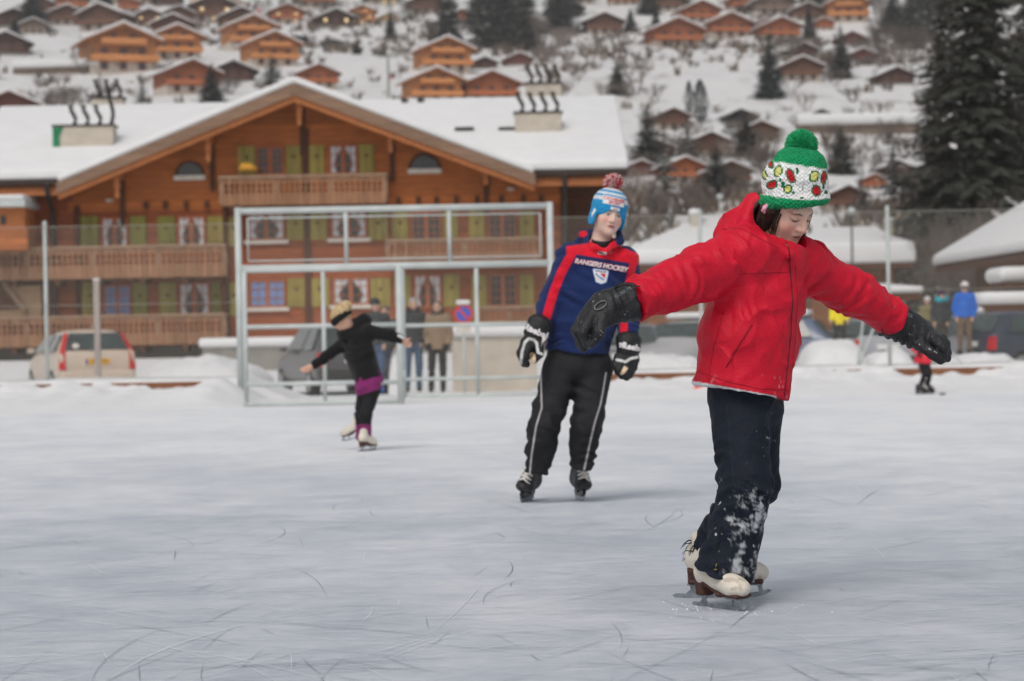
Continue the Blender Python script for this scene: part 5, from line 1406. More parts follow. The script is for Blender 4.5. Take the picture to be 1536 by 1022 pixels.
def caster(objs, dirv=(0, 1, 0), near=False):
    """function dropping a point along dirv onto the outside of the given meshes"""
    trees = []
    for o in objs:
        vs = [v.co + ORG[o.name] for v in o.data.vertices]; trees.append(BVHTree.FromPolygons(vs, [p.vertices[:] for p in o.data.polygons]))
    def f(p, off=.002, d=None):
        dv = Vector(d if d is not None else dirv).normalized(); best = None
        for t in trees:
            h = t.ray_cast(Vector(p) - dv * 1.0, dv, 2.2)
            if h[0] is not None and (best is None or h[3] < best[1]): best = (h[0], h[3])
        if best: return best[0] - dv * off
        if not near: return Vector(p)
        h = min((t.find_nearest(Vector(p)) for t in trees), key=lambda q: q[3]); return h[0] + h[1] * off
    return f
def patch(name, pts, m, parent, cast, off=.002, sub=2, th=.0015):
    """flat cloth or leather patch laid onto a surface; pts are points near it"""
    bm = bmesh.new(); vs = [bm.verts.new(p) for p in pts]; bm.faces.new(vs); bmesh.ops.triangulate(bm, faces=bm.faces)
    for _ in range(sub): bmesh.ops.subdivide_edges(bm, edges=bm.edges[:], cuts=1); bmesh.ops.triangulate(bm, faces=bm.faces)
    org = ORG[parent.name]
    for v in bm.verts: v.co = cast(v.co, off) - org
    me = bpy.data.meshes.new(name); bm.to_mesh(me); bm.free(); me.materials.append(m); o = link_mesh(name, me, parent)
    s_ = o.modifiers.new('thickness', 'SOLIDIFY'); s_.thickness = th; s_.offset = 0; return o
def laid_tube(name, pts, r, m, parent, cast, off=.001, n=24):
    """cord, seam or zip following a surface through the given points"""
    raw = [Vector(a).lerp(Vector(b), i / n) for a, b in zip(pts[:-1], pts[1:]) for i in range(n)] + [Vector(pts[-1])]
    q = [c for r_ in raw for c in [cast(r_, off)] if (c - r_).length > 1e-6]
    if len(q) < 2: return None
    mb = MB(); mb.tube(q, r, 5); return mb.build(name, m, parent, True)

# skates: local frame +y toe, z up, blade edge at z = 0
def skate(kind, parent, pos, yaw, vox=.0045, s=1.0, lean=0.0, pitch=0.0, shaft=None, name='skate'):
    """figure skate ('fig') or hockey skate ('hoc'); yaw 0 points at the camera, positive towards +X"""
    y = math.radians(yaw); T = Matrix.Translation(pos) @ Matrix.Rotation(y + math.pi, 4, 'Z') @ Matrix.Rotation(math.radians(lean), 4, 'Y') @ Matrix.Rotation(math.radians(pitch), 4, 'X') @ Matrix.Scale(s, 4)
    M = np.array(T.to_3x3().transposed().normalized(), np.float32); W = lambda x, yy, z: T @ Vector((x, yy, z))
    E = lambda p, r: ell(W(*p), np.array(r) * s, M)
    m = Model(); xd = T.to_3x3() @ Vector((1, 0, 0))
    if kind == 'fig':
        m.u(E((0, .092, .082), (.039, .055, .033)), .02); m.u(E((0, .112, .078), (.033, .036, .027)), .015); m.u(econe(W(0, .085, .080), W(0, -.06, .122), (.037 * s, .028 * s), (.034 * s, .046 * s), xd), .03)
        m.u(E((0, .03, .102), (.034, .06, .034)), .03); m.u(E((0, -.078, .118), (.032, .036, .042)), .03); m.u(econe(W(0, -.062, .13), W(0, -.056, .19), (.034 * s, .046 * s), (.032 * s, .042 * s), xd), .03)
        so = Model(); so.u(econe(W(0, .125, .053), W(0, .03, .057), (.041 * s, .011 * s), (.036 * s, .011 * s), xd), .008)
        so.u(econe(W(0, .03, .057), W(0, -.05, .088), (.036 * s, .011 * s), (.033 * s, .011 * s), xd), .012); so.u(econe(W(0, -.05, .088), W(0, -.10, .090), (.033 * s, .011 * s), (.031 * s, .012 * s), xd), .012)
        for hz in (.052, .068, .082): so.u(econe(W(0, -.098, hz), W(0, -.066, hz), (.030 * s, .013 * s), (.031 * s, .013 * s), xd), .006)
        white, brown = S(214, 206, 192), S(74, 48, 40)
        def colf(p, n):
            o = flat(len(p), white); k = sst(n3(p, 55, 3) + .5 * n3(p, 140, 5), .5, .9); o = paint(o, k * .45, S(158, 138, 114)); return o
        sk = sculpt(name, m, vox, LEATH, parent, colf)
        so_ = sculpt('sole', so, vox, mat('brown stacked leather', brown, .5, .2, 40), sk, None)
        mb = MB(); mb.T = T; th = .002
        for prof in ([(-.158, .009), (-.150, .002), (-.10, .0), (.05, .0), (.11, .003), (.140, .010), (.158, .022), (.147, .027), (.128, .020), (.09, .015), (.04, .0125), (-.06, .0125), (-.12, .014), (-.145, .015)],
                     [(-.116, .0128), (-.070, .0122), (-.080, .027), (-.070, .042), (-.102, .042), (-.099, .027)],
                     [(.058, .0118), (.068, .0122), (.078, .042), (.066, .042)], [(.118, .017), (.132, .020), (.126, .042), (.112, .042)]):
            mb.prism([(-th, p_, q_) for p_, q_ in prof], (2 * th, 0, 0))
        mb.box2((-.022, .05, .0405), (.022, .13, .046)); mb.box2((-.02, -.11, .0405), (.02, -.06, .0445))
        mb.build('blade', BLADE, sk)
        lc = MB(); lc.T = T
        for i in range(6):
            yy = .085 - i * .017; zz = .112 + i * .0085; lc.tube([(-.026, yy - .006, zz - .006), (0, yy + .003, zz + .004), (.026, yy + .006, zz - .008)], .0028, 5)
        lc.build('laces', mat('white lace', S(222, 218, 210), .8, .1), sk, True)
    else:
        m.u(E((0, .095, .085), (.044, .055, .030)), .02); m.u(econe(W(0, .07, .090), W(0, -.07, .105), (.041 * s, .036 * s), (.037 * s, .048 * s), xd), .03)
        m.u(econe(W(0, -.055, .11), W(0, -.045, .175), (.042 * s, .054 * s), (.043 * s, .055 * s), xd), .04); m.u(E((0, .03, .128), (.036, .058, .046)), .03)
        def colf(p, n):
            q = (p - V3(pos)) @ M.T / s; o = flat(len(p), (.018, .018, .02))
            o = paint(o, sst(q[:, 2], .08, .07) * .6, (.05, .05, .052)); o = paint(o, (np.abs(q[:, 0]) > .03) * (q[:, 2] > .17) * .5, (.08, .085, .09)); return o
        sk = sculpt(name, m, vox, LEATH, parent, colf)
        mb = MB(); mb.T = T
        mb.prism([(-.009, a, b) for a, b in [(-.12, .042), (-.09, .022), (.10, .022), (.14, .044), (.12, .064), (.05, .062), (.02, .04), (-.03, .04), (-.05, .064), (-.11, .068)]], (.018, 0, 0)); mb.build('holder', mat('black blade holder', (.02, .02, .022), .4, .1), sk, bevel=.004 * s)
        mb = MB(); mb.T = T; mb.prism([(-.002, a, b) for a, b in [(-.135, .016), (-.10, .0), (.10, .0), (.15, .03), (.14, .036), (.10, .024), (-.10, .024)]], (.004, 0, 0)); mb.build('blade', BLADE, sk)
        lc = MB(); lc.T = T
        for i in range(8):
            f_ = i / 7; yy = .118 - f_ * .075; zz = .118 + f_ * .065; w = .030 - .004 * f_; sg = 1 if i % 2 else -1
            lc.tube([(-w, yy - .008, zz - .008 + sg * .006), (0, yy + .012, zz + .010), (w, yy - .008, zz - .008 - sg * .006)], .0062, 5)
        lc.build('laces', mat('white lace', (0, 0, 0)), sk, True)
    return sk

def glove_model(cuff, palm, fingers, thumb, xd):
    m = Model()
    (a, b, ra, rb) = cuff; m.u(rcone(a, b, ra, rb), .02)
    for p in palm: m.u(rcone(*p), .02)
    for fs in fingers + [thumb]:
        pts, rs = fs
        for i in range(len(pts) - 1): m.u(rcone(pts[i], pts[i + 1], rs[i], rs[i + 1]), .006)
    return m
def pompom(name, c, r, parent, cols, seed=1, n=1500, th=.0026, mats=None):
    rr = random.Random(seed); c = Vector(c); mb = MB(); ic = MB(); ic.lathe(c, [(r * .1, -r * .8), (r * .55, -r * .55), (r * .78, 0), (r * .55, r * .55), (r * .1, r * .8)], 14)
    mb.v, mb.f, mb.m = ic.v, ic.f, ic.m
    for _ in range(n):
        d = Vector((rr.gauss(0, 1), rr.gauss(0, 1), rr.gauss(0, 1))).normalized(); L = r * rr.uniform(.90, 1.04)
        s_ = Vector((rr.gauss(0, 1), rr.gauss(0, 1), rr.gauss(0, 1))) * r * .055; a = c + d * r * .6; e = c + d * L + s_
        x = d.orthogonal().normalized() * th; y = d.cross(x); mb.k = rr.randrange(len(mats))
        mb.add([a + x, a - x * .5 + y * .87, a - x * .5 - y * .87, e + x * .7, e - x * .35 + y * .6, e - x * .35 - y * .6], [(0, 1, 4, 3), (1, 2, 5, 4), (2, 0, 3, 5), (3, 4, 5)])
    return mb.build(name, mats, parent, True)
# ------------------------------------------------------------------ the girl in the red jacket
def girl():
    Y0 = 8.42
    G = lambda u, v, d=0.0: P(u, v, Y0 + d)
    root = thing('person', 'girl in a bright red jacket and green bobble hat skating with arms spread', 'person', (G(1095, 890).x, Y0, 0))
    yaw = math.radians(45); rd = Vector((math.cos(yaw), math.sin(yaw), 0)); fd = Vector((math.sin(yaw), -math.cos(yaw), 0))
    # head
    M = head_frame(42, 31, 2); hs = 1.06
    eye = G(1204, 329, -.05); c = V3(eye) - (np.array([0, .082, 0], np.float32) * hs) @ M
    neck = G(1152, 395, .03)
    b = Model(); add_head(b, c, M, hs, neck)
    b.u(econe(G(1150, 400, .02), G(1128, 520, .0), (.10, .07), (.09, .07), rd), .05)
    hc = head_col(c, M, hs, True, (.075, .045, .035), tone=(.74, .49, .385), flush=.65)
    sculpt('body', b, .0026, SKIN, root, hc)
    # hair: a bob hanging beside the cheek, and a wisp on the far side
    W = lambda x, y, z: c + (np.array([x, y, z], np.float32) * hs) @ M
    h = Model(); h.u(ell(W(0, -.022, .035), (.082, .094, .088), M), .02)
    h.u(econe(W(-.066, .000, -.005), W(-.060, -.012, -.110), (.030, .050), (.018, .036), M[1]), .03); h.u(econe(W(-.02, -.075, 0), W(-.03, -.07, -.10), (.06, .04), (.05, .03), M[0]), .04)
    h.u(rcone(W(.070, -.01, 0), W(.062, .012, -.09), .024, .008), .03)
    h.cut(ell(W(0, .088, -.01), (.074, .080, .125), M), .008)
    rimn = Vector((-0.05, -.20, 1.0)).normalized(); rimc = G(1190, 304, 0); h.cut(half(rimc + rimn * .03, -rimn), .01)
    def strands(p): q = (p - c) @ M.T; a = np.arctan2(q[:, 0], q[:, 1]); return .0022 * np.sin(a * 42 + 3 * np.sin(q[:, 2] * 22)) + .0014 * np.sin(a * 95 + q[:, 2] * 30)
    h.disp = strands; h.dmax = .004; sculpt('hair', h, .003, HAIRB, root)
    mb = MB(); wisp = [W(.058, .060, .02), W(.060, .066, -.03), W(.055, .070, -.07), W(.045, .072, -.095)]
    mb.tube(wisp, [.004, .0035, .003, .001], 5); mb.build('hair_wisp', HAIRB, root, True)
    rr = random.Random(5); mb = MB()
    for i in range(46):
        x0 = -.070 + rr.gauss(0, .004); y0 = rr.uniform(-.01, .046); L = rr.uniform(.06, .115)
        mb.tube([W(x0, y0, .0), W(x0 - rr.uniform(-.004, .006), y0 + rr.uniform(-.006, .006), -L * .5), W(x0 + rr.uniform(.0, .016), y0 + rr.uniform(-.012, .014), -L)], [.0013, .0011, .0004], 4)
    mb.build('hair_strands', HAIRB, root, True)
    # pink barrette
    mb = MB(); q0 = G(1151, 306, -.115); mb.tube([G(1151, 307, -.118), G(1147, 311, -.122), G(1145, 316, -.122), G(1147, 320, -.118)], [.004, .009, .009, .004], 8)
    mb.build('barrette', mat('pink plastic', S(232, 160, 180), .35, .05), root, True)
    # hat
    hat = Model(); hx = rd
    hub = .02
    hat.u(econe(G(1191, 300, .0), G(1193, 272, .005), (.112, .112), (.109, .109), hx), .03); hat.u(econe(G(1193, 272, .005), G(1199, 248, .01), (.109, .109), (.083, .083), hx), .03)
    hat.u(ell(G(1200, 247, .01), (.086, .086, .050)), .03)
    rimn = Vector((-0.05, -.20, 1.0)).normalized(); rimc = G(1190, 304, 0)
    hat.clip(half(rimc, -rimn), .012)
    ring = [rimc + Vector((math.cos(a), math.sin(a), 0)) * .108 for a in [i * 2 * math.pi / 20 for i in range(20)]]
    for i in range(20):
        f_ = lambda q: q - rimn * ((q - rimc).dot(rimn))
        hat.u(rcone(f_(ring[i]) + rimn * .014, f_(ring[(i + 1) % 20]) + rimn * .014, .0155, .0155), .012)
    hat.cut(ell(W(0, -.01, .02), (.080, .098, .096), M), .006)
    hc0 = V3(G(1196, 270, .0))
    def knit(p):
        a = np.arctan2(p[:, 0] - hc0[0], p[:, 1] - hc0[1]); z = p[:, 2]
        return .0034 * np.sin(a * 46) * np.sin(z * 6.283 / .0135 + .8 * np.sin(a * 23)) + .0026 * n3(p, 120, 4)
    hat.disp = knit; hat.dmax = .006
    GR_, WH, RE, YE, DG = S(24, 146, 92), S(236, 236, 234), S(200, 26, 46), S(222, 218, 130), S(18, 110, 68)
    mot = [(1167, 257, 5, 8, .3, YE), (1186, 264, 5, 11, -.35, RE), (1158, 277, 8, 5, -.5, RE), (1182, 284, 5, 6, .6, YE), (1221.5, 265, 6, 8, .5, YE), (1236, 267, 3, 10, .1, RE), (1224.5, 286, 6, 8, -.2, RE), (1156, 247, 3, 5, -.4, RE), (1146, 262, 3, 6, -.2, YE), (1205, 245 + 2, 0.1, 0.1, 0, RE)]
    def hatcol(p, n):
        u, v = uv_of(p); u = .35 * u + .65 * np.round(u / 2.8) * 2.8; v = .35 * v + .65 * np.round(v / 2.3) * 2.3; j = 1.6 * np.sin(u * 1.9) * np.sin(v * 2.3)
        o = flat(len(p), WH)
        for mu, mv, ru, rv, an, cc in mot:
            du, dv = u - mu + .5 * j, v - mv + .5 * j; x = du * math.cos(an) + dv * math.sin(an); y = -du * math.sin(an) + dv * math.cos(an)
            ru, rv = ru * .84, rv * .9; e = np.hypot(x / (ru + 2.4), y / (rv + 2.4)); o = paint(o, sst(e, 1.08, .92) * (ru > 1), DG); e = np.hypot(x / ru, y / rv); o = paint(o, sst(e, 1.1, .9), cc)
        for mu, mv, ru, rv in ((1174, 277, 3, 5), (1196, 257, 2.5, 5), (1170, 270, 2, 3), (1235, 281, 2.5, 4), (1203, 297, 3, 2), (1190, 289, 3, 2), (1239, 289, 2, 3)): o = paint(o, sst(np.hypot((u - mu) / ru, (v - mv) / rv), 1.15, .85), DG)
        o = paint(o, sst(seg_d(u, v, [(1206, 268), (1204, 286)]), 1.2, .6) * .6, (.08, .08, .07)); o = paint(o, sst(seg_d(u, v, [(1200, 270), (1199, 282)]), 1.0, .5) * .5, (.08, .08, .07))
        top = 243 + (u - 1165) * .15 + j; o = paint(o, sst(v, top + 1, top - 1), GR_)
        rim = 291 + 9 * np.sin(np.clip((u - 1138) / 104, 0, 1) * 2.2) - .6 * j; o = paint(o, sst(v, rim - 1, rim + 1), GR_)
        return o * (1 + .10 * n3(p, 160, 8))[:, None]
    ho = sculpt('bobble_hat', hat, .0026, KNIT, root, hatcol, 0)
    gm = [mat('green yarn', S(22, 140, 88), .9, .2, 60), mat('light green yarn', S(44, 168, 108), .9, .2, 60)]
    pompom('pompom', G(1202, 219, .01), .056, ho, None, 3, 5200, .0017, gm)
    # jacket
    j = Model(); cs = [(1112, 598), (1122, 505), (1140, 440), (1152, 398)]; rx = [.176, .182, .176, .150]; ry = [.160, .155, .142, .112]
    for i in range(3): j.u(econe(G(*cs[i]), G(*cs[i + 1]), (rx[i], ry[i]), (rx[i + 1], ry[i + 1]), rd), .03)
    ctr = G(1152, 386, 0); shR = ctr - rd * .135 + Vector((0, 0, .005)); shL = ctr + rd * .125 + Vector((0, 0, .0))
    elR, wrR = G(1016, 424, -.24), G(951, 452, -.36); elL, wrL = G(1279, 439, .22), G(1337, 478, .33)
    j.u(rcone(shR, shL, .078, .078), .06)
    j.u(rcone(shR, elR, .098, .084), .05); j.u(rcone(elR, wrR, .084, .066), .02); j.u(rcone(shL, elL, .092, .074), .05); j.u(rcone(elL, wrL, .074, .068), .02)
    # collar and hood lying behind the neck
    j.u(econe(G(1160, 396, .0), G(1170, 376, -.01), (.098, .096), (.086, .088), rd), .03)
    j.u(ell(G(1124, 345, .035), (.098, .092, .085)), .03); j.u(ell(G(1100, 352, .05), (.070, .07, .05)), .03)
    j.u(rcone(G(1128, 305, .0), G(1115, 345, -.07), .020, .022), .015); j.u(rcone(G(1115, 345, -.07), G(1150, 376, -.125), .022, .02), .015); j.u(rcone(G(1150, 376, -.125), G(1186, 382, -.12), .02, .016), .015)
    j.u(rcone(G(1128, 305, .0), G(1160, 318, .13), .02, .02), .015)
    cav = [ell(G(1166, 338, -.01), (.083, .083, .083)), ell(G(1150, 328, .0), (.070, .070, .070)), ell(W(0, .035, -.05), (.074, .086, .080), M), ell(W(-.005, .050, -.095), (.074, .075, .062), M)]
    for cv in cav: j.cut(cv, .008)
    # hem and cuffs
    hemn = Vector((-.20, .0, -1)).normalized(); hemc = G(1113, 586, 0); j.clip(half(hemc, hemn), .008)
    dR = (wrR - elR).normalized(); dL = (wrL - elL).normalized()
    axn = lambda q: q
    def cuffclip(w, d, other):
        hf = half(w, d); sp = rcone(w, w + d * .25, .16, .16)
        def f(p): return np.maximum(-hf(p), sp(p))
        f.bb = None; return f
    j.cut(cuffclip(wrR, dR, 0), .006); j.cut(cuffclip(wrL, dL, 0), .006)
    tors = folds(G(1118, 570), G(1140, 430), .004, .17, 3, .25)
    def puff(p): return .0055 * n3(p, 16, 2) + .0022 * n3(p, 42, 5)
    armpit = folds(G(1085, 440, -.10), G(1140, 470, -.12), .003, .10, 6, .9)
    j.disp = addf(puff, tors, armpit, crease(.0075, 15, 61), crease(.004, 30, 63), folds(shR, elR, .0060, .105, 1, .8), folds(elR, wrR, .0036, .070, 2, 1.3), folds(shL, elL, .0060, .100, 4, .9), folds(elL, wrL, .0038, .068, 5, 1.4), folds(elL, wrL, .0018, .040, 9, 1.6), folds(elR, wrR, .0018, .042, 11, 1.6), crease(.010, 22, 65), crease(.008, 11, 67)); j.disp0 = 0; j.dmax = .03
    REDJ, LIN = S(202, 8, 42), (.045, .042, .045)
    def jcol(p, n):
        u, v = uv_of(p); o = flat(len(p), REDJ)
        inside = np.minimum(np.abs(cav[0](p)), np.abs(cav[1](p))) < .006
        o = paint(o, inside * sst(u, 1150, 1140) * .95, LIN)
        k = sst(n3(p, 170, 11) + .7 * n3(p, 60, 12), 1.05, 1.3) * sst(v, 555, 600); o = paint(o, k * .8, (.7, .68, .68))
        e = (p - V3(hemc)) @ V3(hemn); o = paint(o, sst(e, -.004, -.001) * (u < 1165), (.7, .7, .7))
        return o
    jo = sculpt('jacket', j, .0042, NYLON, root, jcol)
    cast = caster([jo]); D = lambda pts, d=0: [G(u, v, d) for u, v in pts]
    ZD = mat('dark red zip', (.09, .006, .014), .5, .2); SEAM = mat('stitched red seam', (.30, .004, .016), .6, .2)
    zp = [(1175, 366), (1180, 400), (1183, 450), (1182, 500), (1177, 550), (1172, 594)]
    laid_tube('zip', D(zp), .0028, ZD, jo, cast, -.0005)
    laid_tube('placket_seam', D([(u + 9, v) for u, v in zp[1:]]), .0014, SEAM, jo, cast, 0); laid_tube('yoke_seam', D([(1104, 413), (1140, 412), (1178, 410)]), .0014, SEAM, jo, cast, 0)
    laid_tube('pocket', D([(1120, 488), (1102, 516), (1083, 550)]), .0034, SEAM, jo, cast, 0); laid_tube('side_seam', D([(1079, 470), (1066, 520), (1058, 572)]), .0013, SEAM, jo, cast, 0)
    laid_tube('hem_seam', D([(1040, 556), (1080, 570), (1130, 582), (1186, 585)]), .0016, SEAM, jo, cast, 0)
    laid_tube('hood_seam', D([(1084, 344), (1105, 346), (1130, 360), (1160, 375)]), .0015, SEAM, jo, cast, 0)
    mb = MB(); a = cast(G(1176, 368), .004); mb.box((a.x, a.y, a.z - .012), (.006, .004, .022)); mb.build('zip_pull', mat('zip metal', S(150, 130, 80), .4, .2, metal=.6), jo, bevel=.0015)
    # trousers
    t = Model(); hipN, knN, anN = G(1108, 600, -.02), G(1119, 728, -.14), G(1086, 862, -.125)
    hipF, knF, anF = G(1136, 600, .10), G(1134, 722, .12), G(1063, 828, .22)
    t.u(econe(G(1118, 560, .03), G(1120, 610, .04), (.135, .12), (.125, .12), rd), .05)
    t.u(rcone(hipN, knN, .102, .088), .03); t.u(rcone(knN, anN, .086, .100), .03); t.u(rcone(hipF, knF, .092, .080), .03); t.u(rcone(knF, anF, .080, .078), .02)
    dn = (anN - knN).normalized(); t.cut(cuffclip(G(1087, 861, -.12), dn, 0), .005); t.cut(cuffclip(G(1063, 828, .22), (anF - knF).normalized(), 0), .005)
    t.disp = addf(crease(.008, 14, 71), lambda p: .006 * n3(p, 17, 3) + .0025 * n3(p, 50, 4), folds(G(1118, 690, -.1), knN, .008, .06, 3, .7), folds(knN, anN, .0085, .070, 8, .5), folds(knF, anF, .009, .06, 9, .5)); t.dmax = .03
    def tcol(p, n):
        u, v = uv_of(p); o = flat(len(p), (.0055, .0092, .0185)); d = p[:, 1] - Y0
        nz = .55 * n3(p, 38, 2) + .45 * n3(p, 95, 7) + .35 * n3(p, 210, 9)
        w_ = 9 * n3(p, 22, 31)
        m = sst(v + w_, 722, 752) * sst(u + w_ - (v - 740) * -.10, 1078, 1112) * (d < .02) * (1 - .30 * sst(v, 745, 830))
        m2 = np.exp(-((u - 1118) / 26) ** 2 - ((v - 742) / 10) ** 2) * .9 + np.exp(-((u - 1105) / 22) ** 2 - ((v - 850) / 14) ** 2) * .4
        o = paint(o, sst(nz + 1.05 * m + m2 * .6, .72, 1.5) * m * (d < .02), (.60, .62, .64))
        o = paint(o, sst(.6 * n3(p, 230, 5) + .5 * n3(p, 90, 6), .72, .9) * np.exp(-((u - 1146) / 14) ** 2 - ((v - 680) / 45) ** 2), (.62, .64, .66))
        o = paint(o, sst(.6 * n3(p, 200, 15) + .5 * n3(p, 70, 16), .80, .95) * sst(v, 700, 740) * .8, (.55, .57, .6))
        return o
    to = sculpt('trousers', t, .0042, PANT, root, tcol); ct = caster([to])
    laid_tube('ankle_zip', D([(1080, 765), (1076, 800), (1070, 850)], -.1), .0016, mat('black zip', (.006, .006, .008), .5, .1), to, ct, 0)
    laid_tube('side_seam', D([(1090, 610), (1093, 680), (1098, 735)], -.1), .0013, mat('navy seam', (.018, .026, .045), .7, .1), to, ct, 0)
    a = ct(G(1069, 846, -.1), .003); mb = MB(); mb.tube([a + Vector((.004, 0, .012)), a], .002, 6); mb.lathe(a + Vector((0, 0, -.008)), [(.006, -.002), (.007, 0), (.006, .002)], 10); mb.build('zip_pull', mat('zip metal', (0, 0, 0)), to, True)
    # frayed threads hanging from the torn far cuff
    rr = random.Random(4); mb = MB()
    for i in range(26):
        a = G(1040 + rr.uniform(-6, 8), 818 + rr.uniform(-9, 9), .17 + rr.uniform(0, .05)); L = rr.uniform(.02, .05); d = Vector((rr.uniform(-1.0, -.1), rr.uniform(-.2, .2), rr.uniform(-1, .05))).normalized()
        mb.tube([a, a + d * L * .6, a + d * L + Vector((0, 0, -.012))], [.0022, .0016, .0006], 4)
    mb.build('frayed_threads', mat('navy thread', (.012, .016, .026), .9, .2), to, True)
    # gloves
    BLK = (.014, .014, .0155)
    def gcol(seed):
        def f(p, n):
            o = flat(len(p), BLK); o = paint(o, sst(n3(p, 26, seed), .35, .5) * .5, (.030, .030, .032)); k = sst(.7 * n3(p, 260, seed + 3) + .5 * n3(p, 80, seed + 4), .85, .98); return paint(o, k * .8, (.5, .52, .54))
        return f
    dR0 = -.36
    g = Model(); X = lambda u, v, d=0: G(u, v, dR0 + d)
    g.u(rcone(X(955, 451, .01), X(908, 462, -.02), .071, .056), .02); g.u(rcone(X(908, 462, -.02), X(884, 478, -.03), .050, .038), .03); g.u(rcone(X(900, 474, -.04), X(886, 492, -.04), .036, .030), .03)
    fl = [([(886, 476, -.065), (875, 499, -.075), (880, 518, -.060)], (.018, .0165, .014)), ([(879, 474, -.035), (867, 499, -.04), (875, 523, -.03)], (.018, .017, .014)),
          ([(875, 474, -.005), (863, 496, -.005), (871, 519, .0)], (.017, .016, .013)), ([(873, 477, .022), (865, 492, .028), (871, 510, .03)], (.016, .014, .012)),
          ([(903, 480, -.07), (899, 500, -.085), (887, 517, -.07)], (.021, .019, .015))]
    def put(g, fl, X):
        for pts, rs in fl:
            pp = [X(*q) for q in pts]
            for i in range(2): g.u(rcone(pp[i], pp[i + 1], rs[i], rs[i + 1]), .006)
    put(g, fl, X); g.clip(half(X(957, 451), (X(957, 451) - X(908, 462)).normalized()), .01)
    g.disp = addf(lambda p: .0022 * n3(p, 60, 8), folds(X(925, 458), X(890, 478), .004, .03, 3, .4)); g.dmax = .012
    go = sculpt('glove', g, .003, GLOVE, root, gcol(3)); cg = caster([go])
    def arc_loop(name, pts, r, par, m): mb = MB(); mb.tube(pts, r, 6); return mb.build(name, m, par, True)
    CORD = mat('black cord', (.015, .015, .015), .5, .1); BUCK = mat('grey buckle', S(120, 120, 118), .35, .1, metal=.3)
    lp = [cg(X(901 + 9 * math.cos(a) , 458 + 5.5 * math.sin(a) - 4 * math.cos(a), -.1), .004) for a in [k * .42 for k in range(16)]]
    arc_loop('strap_loop', lp, .0022, go, BUCK); arc_loop('drawcord', [cg(X(u, v, -.1), .004) for u, v in ((960, 430), (948, 428), (936, 426), (924, 431), (926, 427), (935, 424))], .0022, go, CORD)
    cr = Vector((-.97, 0, -.22)).normalized()
    text_mesh('GORE-TEX', .016, 'cuff_lettering', mat('grey print', S(120, 124, 130), .6, .1), go, lambda x, z: cg(X(938, 437, -.1) + Vector((x * .86 - z * .5, 0, x * .5 + z * .86)), .0015), .001)
    laid_tube('palm_seam', [X(u, v, -.1) for u, v in ((893, 470), (884, 484), (879, 500), (882, 514))], .0016, mat('glossy black seam', (.03, .03, .03), .25, .1), go, cg, 0)
    dL0 = .34
    g = Model(); X2 = lambda u, v, d=0: G(u, v, dL0 + d)
    g.u(rcone(X2(1334, 477, 0), X2(1366, 494, .02), .073, .060), .02); g.u(rcone(X2(1364, 494, .02), X2(1388, 506, .03), .046, .046), .03); g.u(rcone(X2(1376, 506, .0), X2(1400, 517, .0), .040, .034), .03)
    fl = [([(1398, 508, -.03), (1416, 524, -.035), (1415, 539, -.025)], (.019, .017, .014)), ([(1396, 503, .0), (1418, 516, .0), (1421, 538, .005)], (.019, .018, .014)),
          ([(1394, 500, .03), (1415, 510, .035), (1423, 530, .035)], (.018, .0165, .013)), ([(1392, 502, .055), (1410, 510, .065), (1419, 524, .065)], (.016, .014, .012)),
          ([(1380, 517, -.035), (1397, 530, -.05), (1411, 541, -.04)], (.022, .019, .015))]
    put(g, fl, X2); g.clip(half(X2(1330, 476), (X2(1330, 476) - X2(1366, 494)).normalized()), .01)
    g.disp = addf(lambda p: .0022 * n3(p, 60, 18), folds(X2(1345, 484), X2(1385, 505), .004, .035, 7, .4)); g.dmax = .012
    g2 = sculpt('glove', g, .003, GLOVE, root, gcol(13)); cg2 = caster([g2])
    text_mesh('GORE-TEX', .018, 'cuff_lettering', mat('grey print', (0, 0, 0)), g2, lambda x, z: cg2(X2(1357, 468, -.1) + Vector((x * .90 + z * .42, 0, -x * .42 + z * .90)), .0015), .001)
    arc_loop('drawcord', [X2(u, v, -.06) for u, v in ((1321, 492), (1325, 500), (1334, 504), (1342, 503), (1350, 505), (1356, 509), (1361, 505), (1357, 502))], .0022, g2, CORD)
    laid_tube('thumb_seam', [X2(u, v, -.1) for u, v in ((1386, 503), (1398, 513), (1408, 526), (1412, 538))], .0016, mat('glossy black seam', (0, 0, 0)), g2, cg2, 0)
    # skates
    p = G(1081, 909, -.15); skate('fig', root, Vector((p.x, p.y, 0)), 34, .0034, .98, lean=3)
    p = P(1083, 896, 8.62); skate('fig', root, Vector((p.x, 8.62, 0)), 84, .004, 1.12)
    # loose snow scraped up beside the blades
    mb = MB(); rr = random.Random(8)
    for i in range(170):
        x = G(1080, 915, 0).x + rr.gauss(0, .11); y = 8.27 + rr.gauss(0, .13); r_ = .0008 + .0045 * rr.random() ** 3
        mb.lathe((x, y, 0), [(r_, 0), (r_ * .9, r_ * .4), (r_ * .3, r_ * .8)], 6)
    o = mb.build('snow_crumbs', SNOW); tag(o, 'loose crumbs of scraped snow', kind='stuff')
girl()
